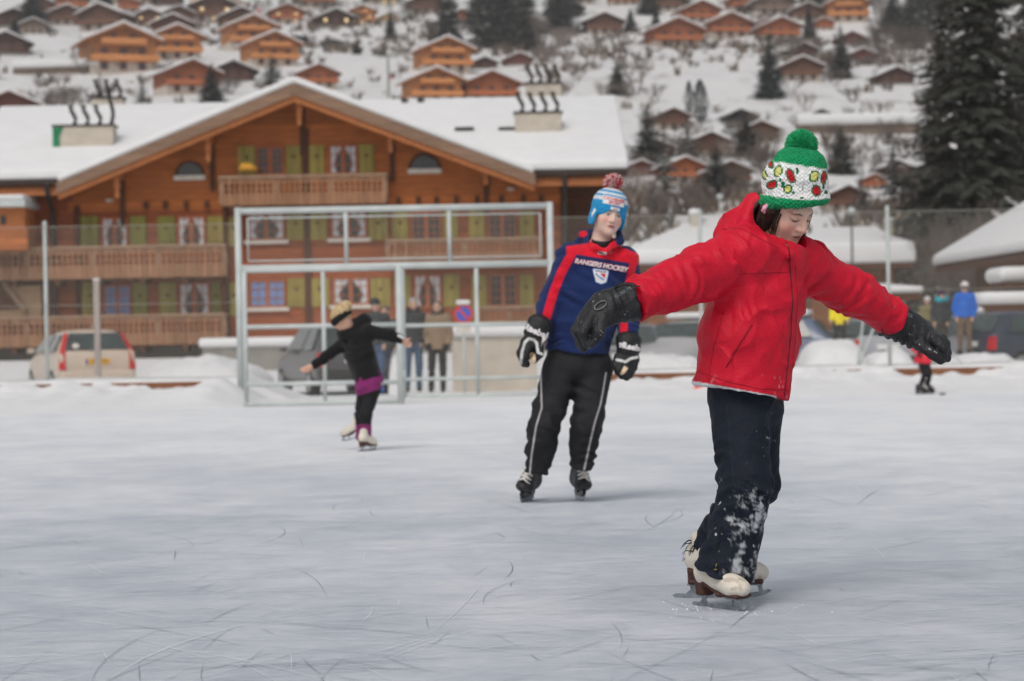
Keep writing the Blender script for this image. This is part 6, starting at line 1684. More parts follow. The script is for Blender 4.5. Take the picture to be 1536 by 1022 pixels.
# ------------------------------------------------------------------ the boy in the hooded top
def boy():
    Y0 = 13.7
    G = lambda u, v, d=0.0: P(u, v, Y0 + d)
    root = thing('person', 'boy in navy and red hooded top with blue striped bobble hat skating forwards', 'person', (G(840, 740).x, Y0, 0))
    rd = Vector((.97, .24, 0)).normalized(); fd = Vector((.24, -.97, 0)).normalized()
    M = head_frame(17, 6, -12); s = 1.04; eye = G(920, 323, -.1); c = V3(eye) - np.array([0, .082, 0], np.float32) * s @ M
    W = lambda x, y, z: c + (np.array([x, y, z], np.float32) * s) @ M
    b = Model(); nk = G(899, 372, .02); add_head(b, c, M, s, nk); b.u(econe(G(897, 385, .02), G(880, 480, .02), (.12, .08), (.10, .08), rd), .05)
    sculpt('body', b, .0032, SKIN, root, head_col(c, M, s, False, (.10, .06, .04), (.045, .04, .035), tone=(.74, .50, .41), flush=.55))
    h = Model(); h.u(ell(W(0, -.02, .02), (.079, .094, .085), M)); h.cut(ell(W(0, .085, -.02), (.066, .095, .12), M), .008); h.cut(half(W(0, -.02, -.075), -M[2] * -1 if False else M[2]), .01) if False else None
    sculpt('hair', h, .005, HAIRB, root)
    # hat
    hat = Model(); hat.u(ell(W(0, -.008, .048), (.097, .111, .084), M)); hat.u(ell(W(0, -.014, .075), (.086, .096, .074), M), .03)
    hat.u(ell(W(0, -.012, .02), (.094, .108, .075), M), .02)
    for q in (-1, 1): hat.u(ell(W(q * .086, -.006, -.035), (.014, .045, .055), M), .02)
    hat.cut(ell(W(0, -.008, -.02), (.079, .096, .105), M), .006); hat.cut(ell(W(0, .09, -.062), (.078, .06, .088), M), .008)
    hat.clip(half(W(0, 0, -.072), -V3(M[2])), .01); hat.cut(ell(W(0, -.02, -.10), (.075, .10, .055), M), .008)
    hat.disp = lambda p: .0016 * np.sin(np.arctan2((p - c) @ M[0], (p - c) @ M[1]) * 50) + .001 * n3(p, 120, 3); hat.dmax = .004
    BL, WT = S(40, 150, 205), S(216, 220, 222)
    def hcol(p, n):
        q = (p - c) @ M.T / s; z = q[:, 2] + .10 * q[:, 1] * -1 * .35; o = flat(len(p), BL)
        for a, b_ in ((.068, .090), (.102, .116), (.128, .155)): o = paint(o, sst(z, a - .002, a + .002) * sst(z, b_ + .002, b_ - .002), WT)
        return o * (1 + .08 * n3(p, 120, 5))[:, None]
    ho = sculpt('bobble_hat', hat, .0042, KNIT, root, hcol); ch = caster([ho], Vector(-M[1]))
    pompom('pompom', W(0, -.03, .172), .056, ho, None, 5, 1500, .0034, [mat('white yarn', S(224, 216, 212), .9, .1), mat('red yarn', S(186, 30, 46), .9, .1), mat('red yarn', S(190, 36, 50), .9, .1)])
    PW = mat('white patch', S(224, 222, 220), .7, .04); PR = mat('pink red print', S(205, 96, 104), .7, .05); BLUEP = mat('navy print', S(40, 62, 130), .7, .05)
    X, Yv, Zv = [Vector(r_) for r_ in M]
    def on_hat(x, z, off): return ch(Vector(W(0, .12, 0)) - X * 0 + X * x + Zv * z, off)
    def hat_patch(name, x0, x1, z0, z1): return patch(name, [Vector(W(0, .12, 0)) + X * a + Zv * z for a, z in ((x0, z0), (x1, z0), (x1, z1), (x0, z1))], PW, ho, lambda p, o: ch(p, o), .003, 3, .003)
    # viewer's right is her/his left (+X local)
    pa = hat_patch('badge', -.072, .046, .054, .100)
    text_mesh('OCHSNER', .026, 'badge_lettering', PR, pa, lambda x, z: on_hat(-.013 + x, .086 + z, .0055), .0015, 0, 1, .0008)
    text_mesh('SPORT', .022, 'badge_lettering', PR, pa, lambda x, z: on_hat(-.013 + x, .066 + z, .0055), .0015, 0, 1, .0006)
    pb = hat_patch('badge', -.030, .024, .027, .044); text_mesh('sport', .013, 'badge_lettering', PR, pb, lambda x, z: on_hat(-.003 + x, .0355 + z, .0055), .0015)
    cside = caster([ho], Vector((.75, .66, 0))); pc = patch('badge', [G(889, 321, -.06), G(896, 312, -.06), G(900, 316, -.06), G(892, 326, -.06)], PW, ho, lambda p, o: cside(p, o), .003, 3, .003)
    # hooded top
    j = Model(); cs = [(866, 536), (872, 490), (886, 440), (897, 402)]; rx = [.185, .188, .190, .165]; ry = [.135, .138, .132, .10]
    for i in range(3): j.u(econe(G(*cs[i], .02), G(*cs[i + 1], .02), (rx[i], ry[i]), (rx[i + 1], ry[i + 1]), rd), .03)
    shR, shL = G(857, 387, -.01), G(937, 392, .06); elR, wrR = G(829, 446, -.02), G(811, 496, -.12); elL, wrL = G(945, 452, .08), G(941, 515, -.03)
    j.u(rcone(shR, shL, .07, .07), .06); j.u(rcone(shR, elR, .083, .070), .04); j.u(rcone(elR, wrR, .070, .056), .02); j.u(rcone(shL, elL, .080, .068), .04); j.u(rcone(elL, wrL, .068, .056), .02)
    j.u(econe(G(898, 382, .02), G(903, 361, .0), (.095, .09), (.078, .08), rd), .03); j.u(ell(G(890, 366, .11), (.12, .08, .06)), .03)
    j.u(rcone(G(875, 353, .06), G(893, 372, -.07), .020, .020), .02); j.u(rcone(G(893, 372, -.07), G(909, 377, -.09), .020, .018), .02); j.u(rcone(G(909, 377, -.09), G(930, 362, -.02), .018, .017), .02); j.u(rcone(G(930, 362, -.02), G(928, 349, .05), .018, .018), .015); j.u(rcone(G(873, 353, .06), G(905, 346, .15), .02, .02), .02)
    j.cut(rcone(G(902, 372, .0), G(906, 335, -.02), .066, .085), .008)
    j.clip(half(G(866, 529, 0), Vector((-.12, 0, -1))), .012)
    for e_, w in ((elR, wrR), (elL, wrL)):
        d = (w - e_).normalized(); sp = rcone(w, w + d * .2, .12, .12); hf = half(w, d)
        def cf(p, sp=sp, hf=hf): return np.maximum(-hf(p), sp(p))
        cf.bb = None; j.cut(cf, .006)
    j.disp = addf(crease(.009, 11, 81), lambda p: .006 * n3(p, 14, 2) + .002 * n3(p, 40, 5), folds(G(866, 530), G(880, 440), .007, .12, 2, .8), folds(shR, elR, .006, .09, 1, .8), folds(elR, wrR, .006, .055, 3, .8), folds(shL, elL, .006, .09, 4, .8), folds(elL, wrL, .006, .055, 5, .8)); j.dmax = .03
    NV, RD = S(30, 46, 92), S(224, 28, 50)
    def jcol(p, n):
        u, v = uv_of(p); o = flat(len(p), NV); fr = (p - V3(G(885, 440, .02))) @ V3(fd) > -.035
        # red yoke over the chest, with the navy panel below it and navy shoulder patches above
        top = np.where(u < 889, 364 + (889 - u) * .14, np.where(u > 924, 366.5 + (u - 924) * .45, 362)); bot = 382.5 + (u - 868) * .165
        yoke = sst(v, top - 1, top + 1) * sst(v, bot + .8, bot - .8) * sst(u, 848, 851)
        neck = sst(np.hypot((u - 903) / 19, (v - 366) / 17), 1.06, .96) * (v > 350)
        neck = np.maximum(neck, sst(np.hypot((u - 872) / 9, (v - 350) / 6), 1.1, .9))
        sR = sst(seg_d(u, v, [(858, 380), (842, 409), (831, 437), (823, 464), (816, 490)]), 7.4, 6.0)
        sL = sst(seg_d(u, v, [(953, 384), (946, 412), (940, 440), (936, 480), (935, 515)]), 6.2, 5.0)
        pan = sst(v, bot - .8, bot + .8) * sst(u, 862 - (v - 386) * .1, 864 - (v - 386) * .1) * sst(u, 947 - (v - 400) * .22, 945 - (v - 400) * .22)
        m = np.maximum(np.maximum(yoke, neck), np.maximum(sR, sL)) * (1 - pan * (1 - np.maximum(sR * (u < 856), sL))) * fr
        o = paint(o, m, RD)
        pip = sst(np.abs(seg_d(u, v, [(852, 412), (840, 440), (834, 470)]) - 10), 1.2, .5) * 0
        return o
    jo = sculpt('hooded_top', j, .0052, FLEECE, root, jcol); cj = caster([jo])
    # black collar of the shirt underneath
    u_ = Model(); u_.u(rcone(G(900, 380, .0), G(904, 358, -.01), .064, .060)); u_.clip(half(G(904, 359, 0), Vector((.1, -.35, 1))), .006); sculpt('shirt_collar', u_, .005, vcol_mat('trouser cloth'), root, lambda p, n: flat(len(p), (.012, .012, .014)))
    LW = mat('white lettering', S(226, 220, 220), .6, .04); LR = mat('red lettering edge', S(205, 40, 62), .6, .05)
    import math as _m
    sa = _m.radians(-10.5); base = G(904, 396.6, -.3)
    def chest(cx, cz, off):
        def f(x, z): return cj(base + Vector((cx + x * _m.cos(sa) - z * _m.sin(sa), 0, cz + x * _m.sin(sa) + z * _m.cos(sa))), off)
        return f
    text_mesh('RANGERS HOCKEY', .0365, 'chest_lettering', LR, jo, chest(0, 0, .004), .002, .18, 2, .0030, .95)
    text_mesh('RANGERS HOCKEY', .0365, 'chest_lettering', LW, jo, chest(0, 0, .0068), .002, .18, 2, .0012, .95)
    pc = lambda pts, name, m, off, par: patch(name, [G(u, v, -.3) for u, v in pts], m, par, cj, off, 3, .0012)
    tag_ = pc([(899.5, 375.5), (911.5, 376.8), (912.2, 379.6), (911, 380.6), (899.5, 379.4), (898.6, 377)], 'chest_tag', PW, .003, jo)
    text_mesh('Reebok', .011, 'tag_lettering', PR, tag_, lambda x, z: cj(G(905.4, 378, -.3) + Vector((x, 0, z - x * .1)), .005), .001)
    sh = [(893, 402), (913.5, 404.5), (915, 406.5), (911.5, 422), (904, 424.5), (896, 421.5), (891.6, 404)]
    crest = pc([(903 + (u - 903) * 1.10, 413 + (v - 413) * 1.10) for u, v in sh], 'crest', mat('crest blue', S(90, 130, 200), .6, .04), .003, jo)
    pc(sh, 'crest_field', PW, .0048, crest)
    pc([(895.5, 403.8), (911.5, 405.8), (911.3, 407.6), (895.3, 405.6)], 'crest_band', BLUEP, .0066, crest)
    pc([(902.5, 408.6), (910.6, 409.6), (909.2, 415.8)], 'crest_corner', LR, .0066, crest)
    pc([(895.5, 408.2), (897.6, 408.4), (897.4, 410.8), (895.2, 410.4)], 'crest_star', BLUEP, .0066, crest)
    pc([(896.0, 411.4), (897.4, 410.4), (908.6, 418.2), (907.2, 419.4)], 'crest_stripe', mat('crest blue', (0, 0, 0)), .0066, crest)
    text_mesh('NEW YORK', .0075, 'crest_lettering', PW, crest, lambda x, z: cj(G(903.4, 405.7, -.3) + Vector((x, 0, z - x * .12)), .0085), .0008)
    # trousers
    t = Model(); hpR, knR, anR = G(842, 556, .0), G(817, 638, -.05), G(806, 708, .01); hpL, knL, anL = G(890, 556, .03), G(881, 636, -.02), G(870, 701, .03)
    t.u(econe(G(869, 505, .03), G(866, 548, .03), (.165, .12), (.168, .13), rd), .04)
    t.u(rcone(hpR, knR, .108, .092), .035); t.u(rcone(knR, anR, .092, .066), .02); t.u(rcone(hpL, knL, .106, .090), .035); t.u(rcone(knL, anL, .090, .064), .02)
    t.disp = addf(crease(.010, 12, 91), lambda p: .007 * n3(p, 14, 6) + .003 * n3(p, 36, 7), folds(G(838, 590), knR, .009, .09, 1, .7), folds(knR, anR, .0065, .085, 2, .7, .02), folds(G(886, 590), knL, .009, .09, 3, .7), folds(knL, anL, .0065, .080, 5, .7, .02)); t.dmax = .04
    for w, d in ((anR, (anR - knR).normalized()), (anL, (anL - knL).normalized())):
        sp = rcone(w, w + d * .2, .12, .12); hf = half(w, d)
        def cf(p, sp=sp, hf=hf): return np.maximum(-hf(p), sp(p))
        cf.bb = None; t.cut(cf, .006)
    def tc(p, n):
        u, v = uv_of(p); o = flat(len(p), (.0175, .0175, .0195)); o = paint(o, sst(v, 632, 650) * .5, (.009, .009, .0095)); fr = p[:, 1] < Y0 + .06
        dR = seg_d(u, v, [(812.5, 533), (811, 560), (812.5, 612), (804, 640), (797, 685), (794.5, 712)]); dL = seg_d(u, v, [(909, 560), (905, 585), (901, 606), (892, 635), (887, 656), (876, 706)])
        o = paint(o, sst(np.minimum(dR, dL), 2.3, 1.6) * fr * .9, (.09, .09, .095)); return paint(o, sst(np.minimum(dR, dL), 1.3, .8) * fr, (.48, .44, .44))
    sculpt('trousers', t, .0055, PANT, root, tc)
    # padded gloves, thumb and four rolled fingers each
    def hockey_glove(cen, wr, X2, fl, palm, xdir, text, tp, ang, seed, stripe, palmtan):
        g = Model(); g.u(econe(X2(*wr[0]), X2(*wr[1]), (.074, .062), (.070, .058), xdir), .015)
        for q in palm: g.u(ell(X2(*q[0]), q[1]), .012)
        for pts, rs in fl:
            pp = [X2(*q) for q in pts]
            for i in range(len(pp) - 1): g.u(rcone(pp[i], pp[i + 1], rs[i], rs[i + 1]), .005)
        g.disp = lambda p: .0025 * n3(p, 60, seed); g.dmax = .006
        def gc(p, n):
            u, v = uv_of(p); o = flat(len(p), (.012, .012, .012)); fr = p[:, 1] < X2(*cen)[1] + .01
            o = paint(o, sst(seg_d(u, v, stripe), 2.4, 1.7) * fr, (.60, .60, .58))
            for q in palmtan: o = paint(o, sst(seg_d(u, v, q[0]), q[1] + .6, q[1] - .4) * fr, S(216, 190, 160))
            return o
        go = sculpt('glove', g, .004, GLOVE, root, gc); cg = caster([go], near=True); a = math.radians(ang)
        for tx, tpos, sz in text:
            text_mesh(tx, sz, 'cuff_lettering', LW, go, lambda x, z: cg(X2(*tpos, -.15) + Vector((x * math.cos(a) - z * math.sin(a), 0, x * math.sin(a) + z * math.cos(a))), .003), .0015, 0, 1, .0022)
        return go
    XR = lambda u, v, d=0: G(u, v, -.14 + d)
    hockey_glove((800, 515), ((811, 486, 0), (803, 503, -.01)), XR,
                 [([(793, 522, -.05), (785, 536, -.06), (790, 546, -.04)], (.026, .024, .02)), ([(789, 520, -.01), (781, 532, -.02), (786, 546, -.01)], (.026, .024, .02)), ([(787, 516, .03), (780, 529, .03), (784, 542, .03)], (.025, .023, .019)),
                  ([(790, 516, .06), (784, 528, .07), (788, 540, .06)], (.023, .021, .018)), ([(808, 518, -.05), (809, 532, -.07), (801, 541, -.06)], (.026, .024, .02))],
                 [((797, 517, -.005), (.066, .055, .060)), ((794, 528, 0), (.052, .050, .045))], rd, [('Reebok', (806, 498), .050)], None, -25, 3,
                 [(781, 545), (783, 528), (787, 514), (793, 508), (801, 510), (805, 515), (807, 529), (814, 532)], [([(798.5, 533), (800, 543)], 4.0)])
    XL_ = lambda u, v, d=0: G(u, v, -.05 + d)
    hockey_glove((941, 535), ((943, 510, 0), (943, 525, -.01)), XL_,
                 [([(934, 542, -.05), (929, 554, -.06), (933, 564, -.04)], (.026, .024, .02)), ([(940, 545, -.05), (937, 558, -.06), (940, 566, -.04)], (.026, .024, .02)), ([(947, 545, -.03), (946, 557, -.04), (945, 563, -.03)], (.025, .023, .019)),
                  ([(952, 541, -.01), (951, 552, -.02), (948, 558, -.02)], (.023, .021, .018)), ([(928, 536, -.03), (924, 548, -.05), (927, 558, -.05)], (.026, .024, .02))],
                 [((941, 538, -.005), (.070, .055, .060)), ((939, 549, 0), (.055, .050, .045))], rd, [('Reebok', (954, 522), .048), ('9K', (935, 519), .036)], None, -12, 5,
                 [(925, 540), (931, 541), (938, 543), (946, 538), (956, 536)], [([(937, 551), (932, 561)], 1.6), ([(940, 553), (934, 560)], 2.0)])
    for u, v, yw, ln in ((790, 752, -16, -10), (869, 750, 9, -4)):
        y = H * F / (v - 511 + (u - 768) * SR + .01); p = P(u, v, y); skate('hoc', root, Vector((p.x, y, 0)), yw, .005, 1.10, lean=ln)
boy()

# ------------------------------------------------------------------ everyone farther off, built from one pose each
SHOE = mat('dark shoe leather', (.02, .018, .017), .5, .2)
def figure(label, Y0, vox, joints, cols, extra=None, skates=None, group=None, hair=None, gloves=None, headdir=(0, 5, 0), hs=1.0, coat=None, cuts=True):
    """joints: pixel positions (u, v, depth) of head, neck, hip, shoulders, elbows, hands, knees, ankles"""
    J = {k: P(q[0], q[1], Y0 + (q[2] if len(q) > 2 else 0)) for k, q in joints.items()}
    foot = (J['anR'] + J['anL']) / 2
    root = thing('person', label, 'person', (foot.x, foot.y, cols.get('ground', 0)))
    rd = (J['shL'] - J['shR']); rd = Vector((rd.x, rd.y, 0)).normalized()
    M = head_frame(*headdir); c = V3(J['head']); k = cols.get('k', 1.0)
    W = lambda x, y, z: c + (np.array([x, y, z], np.float32) * hs) @ M
    b = Model(); add_head(b, c, M, hs, J['neck'])
    if not gloves:
        for q in 'RL':
            w, hd = J['wr' + q], J['hd' + q]; d = (hd - w).normalized(); sd_ = d.orthogonal().normalized(); nn = d.cross(sd_)
            b.u(rcone(J['el' + q], w, .035 * k, .026 * k), .02); b.u(rcone(w, w.lerp(hd, .55), .030 * k, .036 * k), .02)
            for i in range(4):
                o = sd_ * ((i - 1.5) * .019 * k); m_ = w.lerp(hd, .5) + o; L = (.075 - .010 * abs(i - 1.3)) * k
                b.u(rcone(m_, m_ + d * L * .55 + o * .15, .0105 * k, .010 * k), .004); b.u(rcone(m_ + d * L * .55 + o * .15, m_ + d * L * .95 + nn * .02 * k, .010 * k, .0085 * k), .004)
            b.u(rcone(w.lerp(hd, .25) + sd_ * .03 * k, w.lerp(hd, .6) + sd_ * .062 * k + nn * .015, .0125 * k, .010 * k), .008)
    b.u(econe(J['neck'].lerp(J['hip'], .1), J['hip'], (.075 * k, .045 * k), (.09 * k, .07 * k), rd), .03)
    for q in 'RL': b.u(rcone(J['sh' + q], J['el' + q], .045 * k, .035 * k), .03)
    if not gloves: pass
    sculpt('body', b, min(vox, .010), SKIN, root, head_col(c, M, hs, False, (.10, .07, .05)))
    if hair is not None:
        h = Model(); E3 = lambda p, r: ell(W(*p), np.array(r) * hs, M); h.u(E3((0, -.018, .032), (.080, .097, .091))); h.cut(E3((0, .088, -.035), (.066, .080, .100)), .01); h.cut(half(W(0, 0, -.06), M[2]), .01)
        if hair[1]: h.u(E3((0, -.11, .06), (.055, .05, .055)), .015); h.disp = lambda p: .0045 * np.sin(((p - c) @ M[0]) * 190 + 3 * n3(p, 18, 2)) + .004 * n3(p, 45, 3); h.dmax = .01
        sculpt('hair', h, vox * .7, mat('hair %s' % (hair[0],), hair[0], .55, .35, 60, .4, 120, .35), root)
    wj = cols.get('wj', 1.0); hw = cols.get('hemw', .19)
    j = Model(); hem = P(*joints['hem'][:2], Y0 + (joints['hem'][2] if len(joints['hem']) > 2 else 0))
    ax = (hem - J['neck']); sh0 = (J['shR'] + J['shL']) / 2
    j.u(econe(sh0 + ax * .0, J['neck'].lerp(hem, .5), (.165 * k * wj, .105 * k), (.175 * k * wj, .12 * k), rd), .04); j.u(econe(J['neck'].lerp(hem, .5), hem, (.175 * k * wj, .12 * k), (hw * k * wj, .14 * k), rd), .04)
    j.u(rcone(J['shR'], J['shL'], .07 * k, .07 * k), .05)
    for q in 'RL': j.u(rcone(J['sh' + q], J['el' + q], .078 * k * wj, .064 * k * wj), .03); j.u(rcone(J['el' + q], J['wr' + q], .064 * k * wj, .046 * k * wj), .015)
    j.u(econe(J['neck'] - Vector((0, 0, .03)), J['neck'] + (J['head'] - J['neck']) * .45, (.09 * k, .085 * k), (.075 * k, .075 * k), rd), .03)
    if extra: extra(j, J, W, M, root)
    j.cut(ell(W(0, .01, -.01), (.085, .10, .115), M), .008); j.clip(half(hem, ax.normalized()), .012)
    for q in 'RL':
        d = (J['wr' + q] - J['el' + q]).normalized(); sp = rcone(J['wr' + q], J['wr' + q] + d * .2, .10, .10); hf = half(J['wr' + q], d)
        def cf(p, sp=sp, hf=hf): return np.maximum(-hf(p), sp(p))
        cf.bb = None; j.cut(cf, .006)
    j.disp = addf(lambda p: .008 * n3(p, 14, 3), *[folds(J['el' + q], J['wr' + q], .006, .08, 2, .8) for q in 'RL'], folds(J['neck'], hem, .006, .14, 4, .8)); j.dmax = .03
    jc = cols['jacket']; jo = sculpt(coat or 'jacket', j, vox, cols.get('jmat', NYLON), root, (lambda p, n: flat(len(p), jc)) if not callable(jc) else jc)
    t = Model(); t.u(econe(J['hip'] + Vector((0, 0, .08 * k)), J['hip'] - Vector((0, 0, .05)), (.145 * k, .11 * k), (.15 * k, .12 * k), rd), .04)
    wl = cols.get('leg', 1.0)
    for q in 'RL': t.u(rcone(J['hp' + q], J['kn' + q], .088 * k * wl, .066 * k * wl), .03); t.u(rcone(J['kn' + q], J['an' + q], .066 * k * wl, .052 * k * wl), .02)
    t.disp = addf(lambda p: .006 * n3(p, 16, 8), *[folds(J['kn' + q], J['an' + q], .006, .09, 3, .8) for q in 'RL']); t.dmax = .02
    tc = cols['trousers']; sculpt('trousers', t, vox, PANT, root, tc if callable(tc) else (lambda p, n: flat(len(p), tc)))
    if gloves:
        for q in 'RL':
            w, hd = J['wr' + q], J['hd' + q]; d = (hd - w).normalized(); sd_ = d.orthogonal().normalized(); g = Model()
            g.u(rcone(w - d * .02, w.lerp(hd, .6), .045 * k, .042 * k), .01)
            for i in range(4): o = sd_ * ((i - 1.5) * .022 * k); g.u(rcone(w.lerp(hd, .5) + o, hd + o * .7 - d * .012 * abs(i - 1), .015 * k, .012 * k), .005)
            g.u(rcone(w.lerp(hd, .3) + sd_ * .035 * k, w.lerp(hd, .75) + sd_ * .065 * k, .016 * k, .013 * k), .008); sculpt('glove', g, min(vox, .009), mat('glove %s' % (gloves,), gloves, .7, .1), root)
    if not skates:
        for q in 'RL':
            a = J['an' + q]; fd_ = Vector((M[1][0] * .3, -1 if cols.get('front', True) else 1, 0)).normalized(); s_ = Model()
            z = cols.get('ground', 0); s_.u(ell(Vector((a.x, a.y, z + .05)) + fd_ * .06, (.05, .12, .055)), .02); s_.u(rcone(Vector((a.x, a.y, z + .07)), a + Vector((0, 0, .03)), .05, .05), .03)
            s_.clip(half((0, 0, z + .004), (0, 0, -1)), .006); sculpt('shoe', s_, min(vox, .012), cols.get('shoe', SHOE), root)
    return root, J, W, M, jo
def beanie(root, W, M, hs, col, vox, name='hat', top=1.0, pom=None):
    E3 = lambda p, r: ell(W(*p), np.array(r) * hs, M); m = Model(); m.u(E3((0, -.012, .042), (.092, .107, .100 * top))); m.u(E3((0, -.010, .034), (.096, .112, .05)), .02); m.cut(E3((0, -.01, -.02), (.079, .095, .10)), .006); m.cut(half(W(0, 0, .018), M[2]), .01)
    o = sculpt(name, m, vox, mat('hat %s' % (col,), col, .95, .2, 60, .5, 90), root)
    if pom: pompom('pompom', W(0, -.02, .155), .05, o, None, 9, 300, .006, [pom])

# woman figure skater, seen from behind, leaning over her gliding leg
def lean_hood(j, J, W, M, root):
    j.u(ell(P(531, 494, 20.93), (.13, .10, .09)), .03); j.u(rcone(P(516, 500, 20.9), P(545, 482, 20.9), .06, .07), .03)
PURP = S(132, 44, 104)
def skater():
    Y0 = 20.9
    jt = dict(head=(512, 478, -.02), neck=(524, 494, 0), hip=(552, 573, 0), shR=(574 - 22, 497, -.06), shL=(520, 512, .06), elR=(585, 503, -.10), wrR=(604, 510, -.12), hdR=(613, 518, -.12),
              elL=(494, 532, .08), wrL=(466, 551, .06), hdL=(455, 556, .05), hem=(553, 569, 0), hpR=(560, 584, -.01), hpL=(546, 584, .05), knR=(548, 622, -.06), knL=(541, 620, .06), anR=(551, 662, -.02), anL=(540, 656, .14))
    cols = dict(jacket=(.0125, .0115, .0125), jmat=FLEECE, trousers=lambda p, n: (lambda u, v: paint(paint(flat(len(p), (.011, .0105, .012)), sst(v, 590 - (u - 553) * .30, 588 - (u - 553) * .30), PURP), sst(v, 636, 638), PURP))(*uv_of(p)), hemw=.155, leg=.90, k=.84, wj=.92)
    r, J, W, M, jo = figure('blonde skater in a black hooded jacket gliding on one leg with both arms spread', Y0, .0075, jt, cols, lean_hood, True, headdir=(-112, 34, -12), hs=.94, hair=((.52, .38, .20), True), coat='jacket')
    m = Model(); m.u(ell(W(0, -.006, .008), (.090, .108, .058), M)); m.cut(ell(W(0, -.01, .0), (.074, .088, .10), M), .005); sculpt('headband', m, .0065, mat('black knit band', (.012, .012, .013), .9, .2), r)
    # purple skirt below the jacket
    s = Model(); s.u(econe(P(553, 566, Y0), P(556, 585, Y0), (.125, .105), (.135, .115), (1, .2, 0))); s.clip(half(P(553, 581, Y0), Vector((.30, 0, -1))), .008); s.disp = lambda p: .006 * n3(p, 26, 2); s.dmax = .01
    sculpt('skirt', s, .0075, FLEECE, r, lambda p, n: flat(len(p), PURP))
    y = 20.85; p = P(551, 676, y); skate('fig', r, Vector((p.x, y, 0)), 150, .0075, .92, shaft=True)
    p = P(534, 668, 21.15); skate('fig', r, Vector((p.x, 21.15, .10)), -105, .0075, .88, pitch=-14)
    mb = MB(); a = P(600, 505, Y0 - .17); mb.tube([P(597, 503, Y0 - .165), P(606, 508, Y0 - .175)], [.012, .012], 6); mb.build('cuff_emblem', mat('white patch', (0, 0, 0)), jo, True)
skater()

def stand(label, u, vh, vf, Y0, jacket, trousers, vox=.013, yaw=0, w=1.0, ground=-.02, hem=.5, gl=None, hat=None, hatname='cap', hair=(.05, .035, .025), front=True, shoe=None, scarf=None, arm=0.0, wj=1.0, jmat=NYLON, extra2=None):
    """a person standing upright between pixel rows vh (crown) and vf (soles)"""
    h = vf - vh; s = h / 1.72 ; d = lambda a: a * s     # pixels per metre of this person
    f = 1 if front else -1
    X = lambda m_: u + m_ * s * f
    jt = dict(head=(u, vh + d(.115), 0), neck=(u, vh + d(.26), .02), hip=(u, vh + d(.84), .0), shR=(X(-.165 * w), vh + d(.335), 0), shL=(X(.165 * w), vh + d(.335), 0),
              elR=(X(-.225 * w - arm * .04), vh + d(.62), .03), elL=(X(.225 * w + arm * .04), vh + d(.62), .03), wrR=(X(-.215 * w + arm * .10), vh + d(.83), -.05), wrL=(X(.215 * w - arm * .10), vh + d(.83), -.05),
              hdR=(X(-.21 * w + arm * .12), vh + d(.93), -.06), hdL=(X(.21 * w - arm * .12), vh + d(.93), -.06), hem=(u, vh + d(.34 + hem), 0), hpR=(X(-.09), vh + d(.88), 0), hpL=(X(.09), vh + d(.88), 0),
              knR=(X(-.105), vh + d(1.25), -.02), knL=(X(.105), vh + d(1.25), -.02), anR=(X(-.11), vh + d(1.62), .02), anL=(X(.11), vh + d(1.62), .02))
    gz = P(u, vf, Y0).z
    k = (h * Y0 / F) / 1.72
    cols = dict(jacket=jacket, trousers=trousers, ground=gz, front=front, wj=wj, k=k * 1.02, jmat=jmat)
    if shoe: cols['shoe'] = shoe
    r, J, W, M, jo = figure(label, Y0, vox, jt, cols, None, None, headdir=((yaw) if front else 180 + yaw, 3, 0), hs=k * 1.03, hair=(hair, False) if hair else None, gloves=gl)
    if hat: beanie(r, W, M, k * 1.03, hat, .010, hatname)
    if scarf:
        m = Model(); m.u(rcone(J['neck'] + Vector((-.05, -.02, .03)), J['neck'] + Vector((.06, -.02, .05)), .085, .085), .02); m.cut(ell(W(0, .01, 0), (.083, .10, .11), M), .006); sculpt('scarf', m, .012, mat('scarf %s' % (scarf,), scarf, .9, .2), r)
    return r
BL_ = (.016, .016, .018)
stand('man in a dark quilted jacket and cap standing behind the blonde skater', 563, 449, 590, 46.5, (.028, .032, .036), S(70, 90, 122), w=1.05, hat=(.03, .034, .036), yaw=20, arm=.6, wj=1.1, shoe=mat('blue shoes', S(30, 90, 170), .6, .1))
stand('person half hidden behind the man in the quilted jacket', 578, 459, 588, 47.4, (.05, .055, .06), S(60, 70, 90), yaw=-20, hair=(.10, .07, .05))
stand('man in a black coat and blue jeans watching from behind the cage', 620, 447, 588, 46.2, (.022, .023, .026), S(62, 84, 108), yaw=10, hair=(.30, .29, .28), hem=.56, arm=.8, scarf=(.02, .02, .022))
stand('woman in a brown hooded coat and dark trousers watching from behind the cage', 656, 451, 589, 46.2, S(136, 112, 88), (.016, .015, .015), yaw=-10, hem=.58, arm=.2, wj=1.14, gl=(.016, .015, .016), hair=(.16, .10, .06), scarf=S(70, 58, 48))
stand('person in a bright yellow coat among the parked cars', 1259, 437, 528, 51.5, S(238, 214, 20), (.02, .02, .022), front=False, hem=.62, arm=-.2, wj=1.0, hat=(.03, .03, .03))
stand('person in a dark jacket with teal scarf and purple hat beside the snow heap', 1412, 437, 534, 48.6, (.024, .026, .03), S(62, 56, 50), yaw=60, front=True, hat=S(70, 34, 70), hatname='hat', scarf=S(40, 160, 175), hem=.52, arm=.4)
stand('person in a blue jacket and white hat standing with back turned', 1447, 424, 533, 48.0, S(20, 96, 190), S(112, 92, 74), front=False, hat=S(214, 212, 208), hatname='hat', hem=.50, arm=.3, wj=1.15)
stand('person in an olive coat half hidden behind the black left glove', 1391, 446, 532, 49.4, S(126, 118, 78), S(70, 64, 56), yaw=-30, hat=S(205, 200, 195), hem=.6)
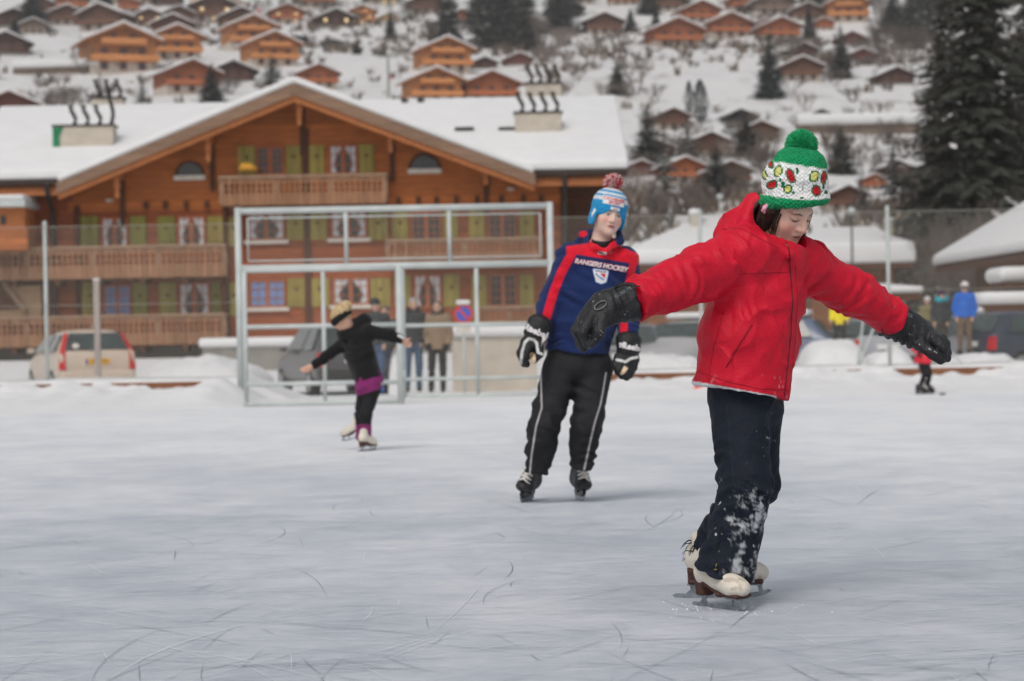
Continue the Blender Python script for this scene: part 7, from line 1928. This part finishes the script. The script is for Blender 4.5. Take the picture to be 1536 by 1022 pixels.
# small child skating at the far boards
def child():
    Y0 = 36.7
    jt = dict(head=(1390, 492, 0), neck=(1389, 503, 0), hip=(1385, 543, 0), shR=(1375, 512, 0), shL=(1399, 509, 0), elR=(1371, 524, -.06), elL=(1402, 521, -.05), wrR=(1379, 530, -.14), wrL=(1403, 532, -.1), hdR=(1381, 535, -.16), hdL=(1403, 538, -.12),
              hem=(1384, 545, 0), hpR=(1382, 548, 0), hpL=(1390, 548, 0), knR=(1387, 562, -.06), knL=(1394, 562, -.05), anR=(1379, 582, .02), anL=(1391, 582, .02))
    def tc(p, n):
        u, v = uv_of(p); o = flat(len(p), (.013, .013, .015)); return paint(o, sst(seg_d(u, v, [(1376, 545), (1379, 562), (1374, 582)]), 1.6, 1.0), (.5, .5, .48))
    r, J, W, M, jo = figure('small child in a red jacket skating by the far boards below the left glove', Y0, .010, jt, dict(jacket=S(222, 50, 66), trousers=tc, k=.66, leg=.95), None, True, headdir=(20, 15, 0), hs=.84, gloves=(.015, .015, .016), hair=((.05, .03, .02), False))
    beanie(r, W, M, .84, S(60, 60, 70), .010)
    for u, yw in ((1381, 75), (1393, 80)):
        p = P(u, 592, Y0); skate('hoc', r, Vector((p.x, Y0 + (.08 if u > 1385 else -.05), 0)), yw, .010, .78)
child()
p = P(1414, 596, 36.0); t = thing('ice_puck', 'small dark puck lying on the ice beside the child', 'puck', (p.x, 36.0, 0)); mb = MB(); mb.lathe((p.x, 36.0, 0), [(.04, 0), (.045, .005), (.045, .025), (.04, .03)], 16); mb.build('disc', mat('grey rubber', S(90, 92, 96), .7, .1), t)
# ------------------------------------------------------------------ the cold damp air over the valley
def haze():
    mb = MB(); mb.box2((-480, -30, -1.5), (480, 960, 235)); m = bpy.data.materials.new('valley haze'); m.use_nodes = True
    nt = m.node_tree
    for n in list(nt.nodes): nt.nodes.remove(n)
    v = nt.nodes.new('ShaderNodeVolumePrincipled'); o = nt.nodes.new('ShaderNodeOutputMaterial')
    v.inputs['Color'].default_value = (.95, .94, .93, 1); v.inputs['Density'].default_value = .00034; v.inputs['Anisotropy'].default_value = 0.1
    nt.links.new(v.outputs[0], o.inputs['Volume'])
    tag(mb.build('haze', m), 'thin pale haze over the valley', kind='stuff')
haze()
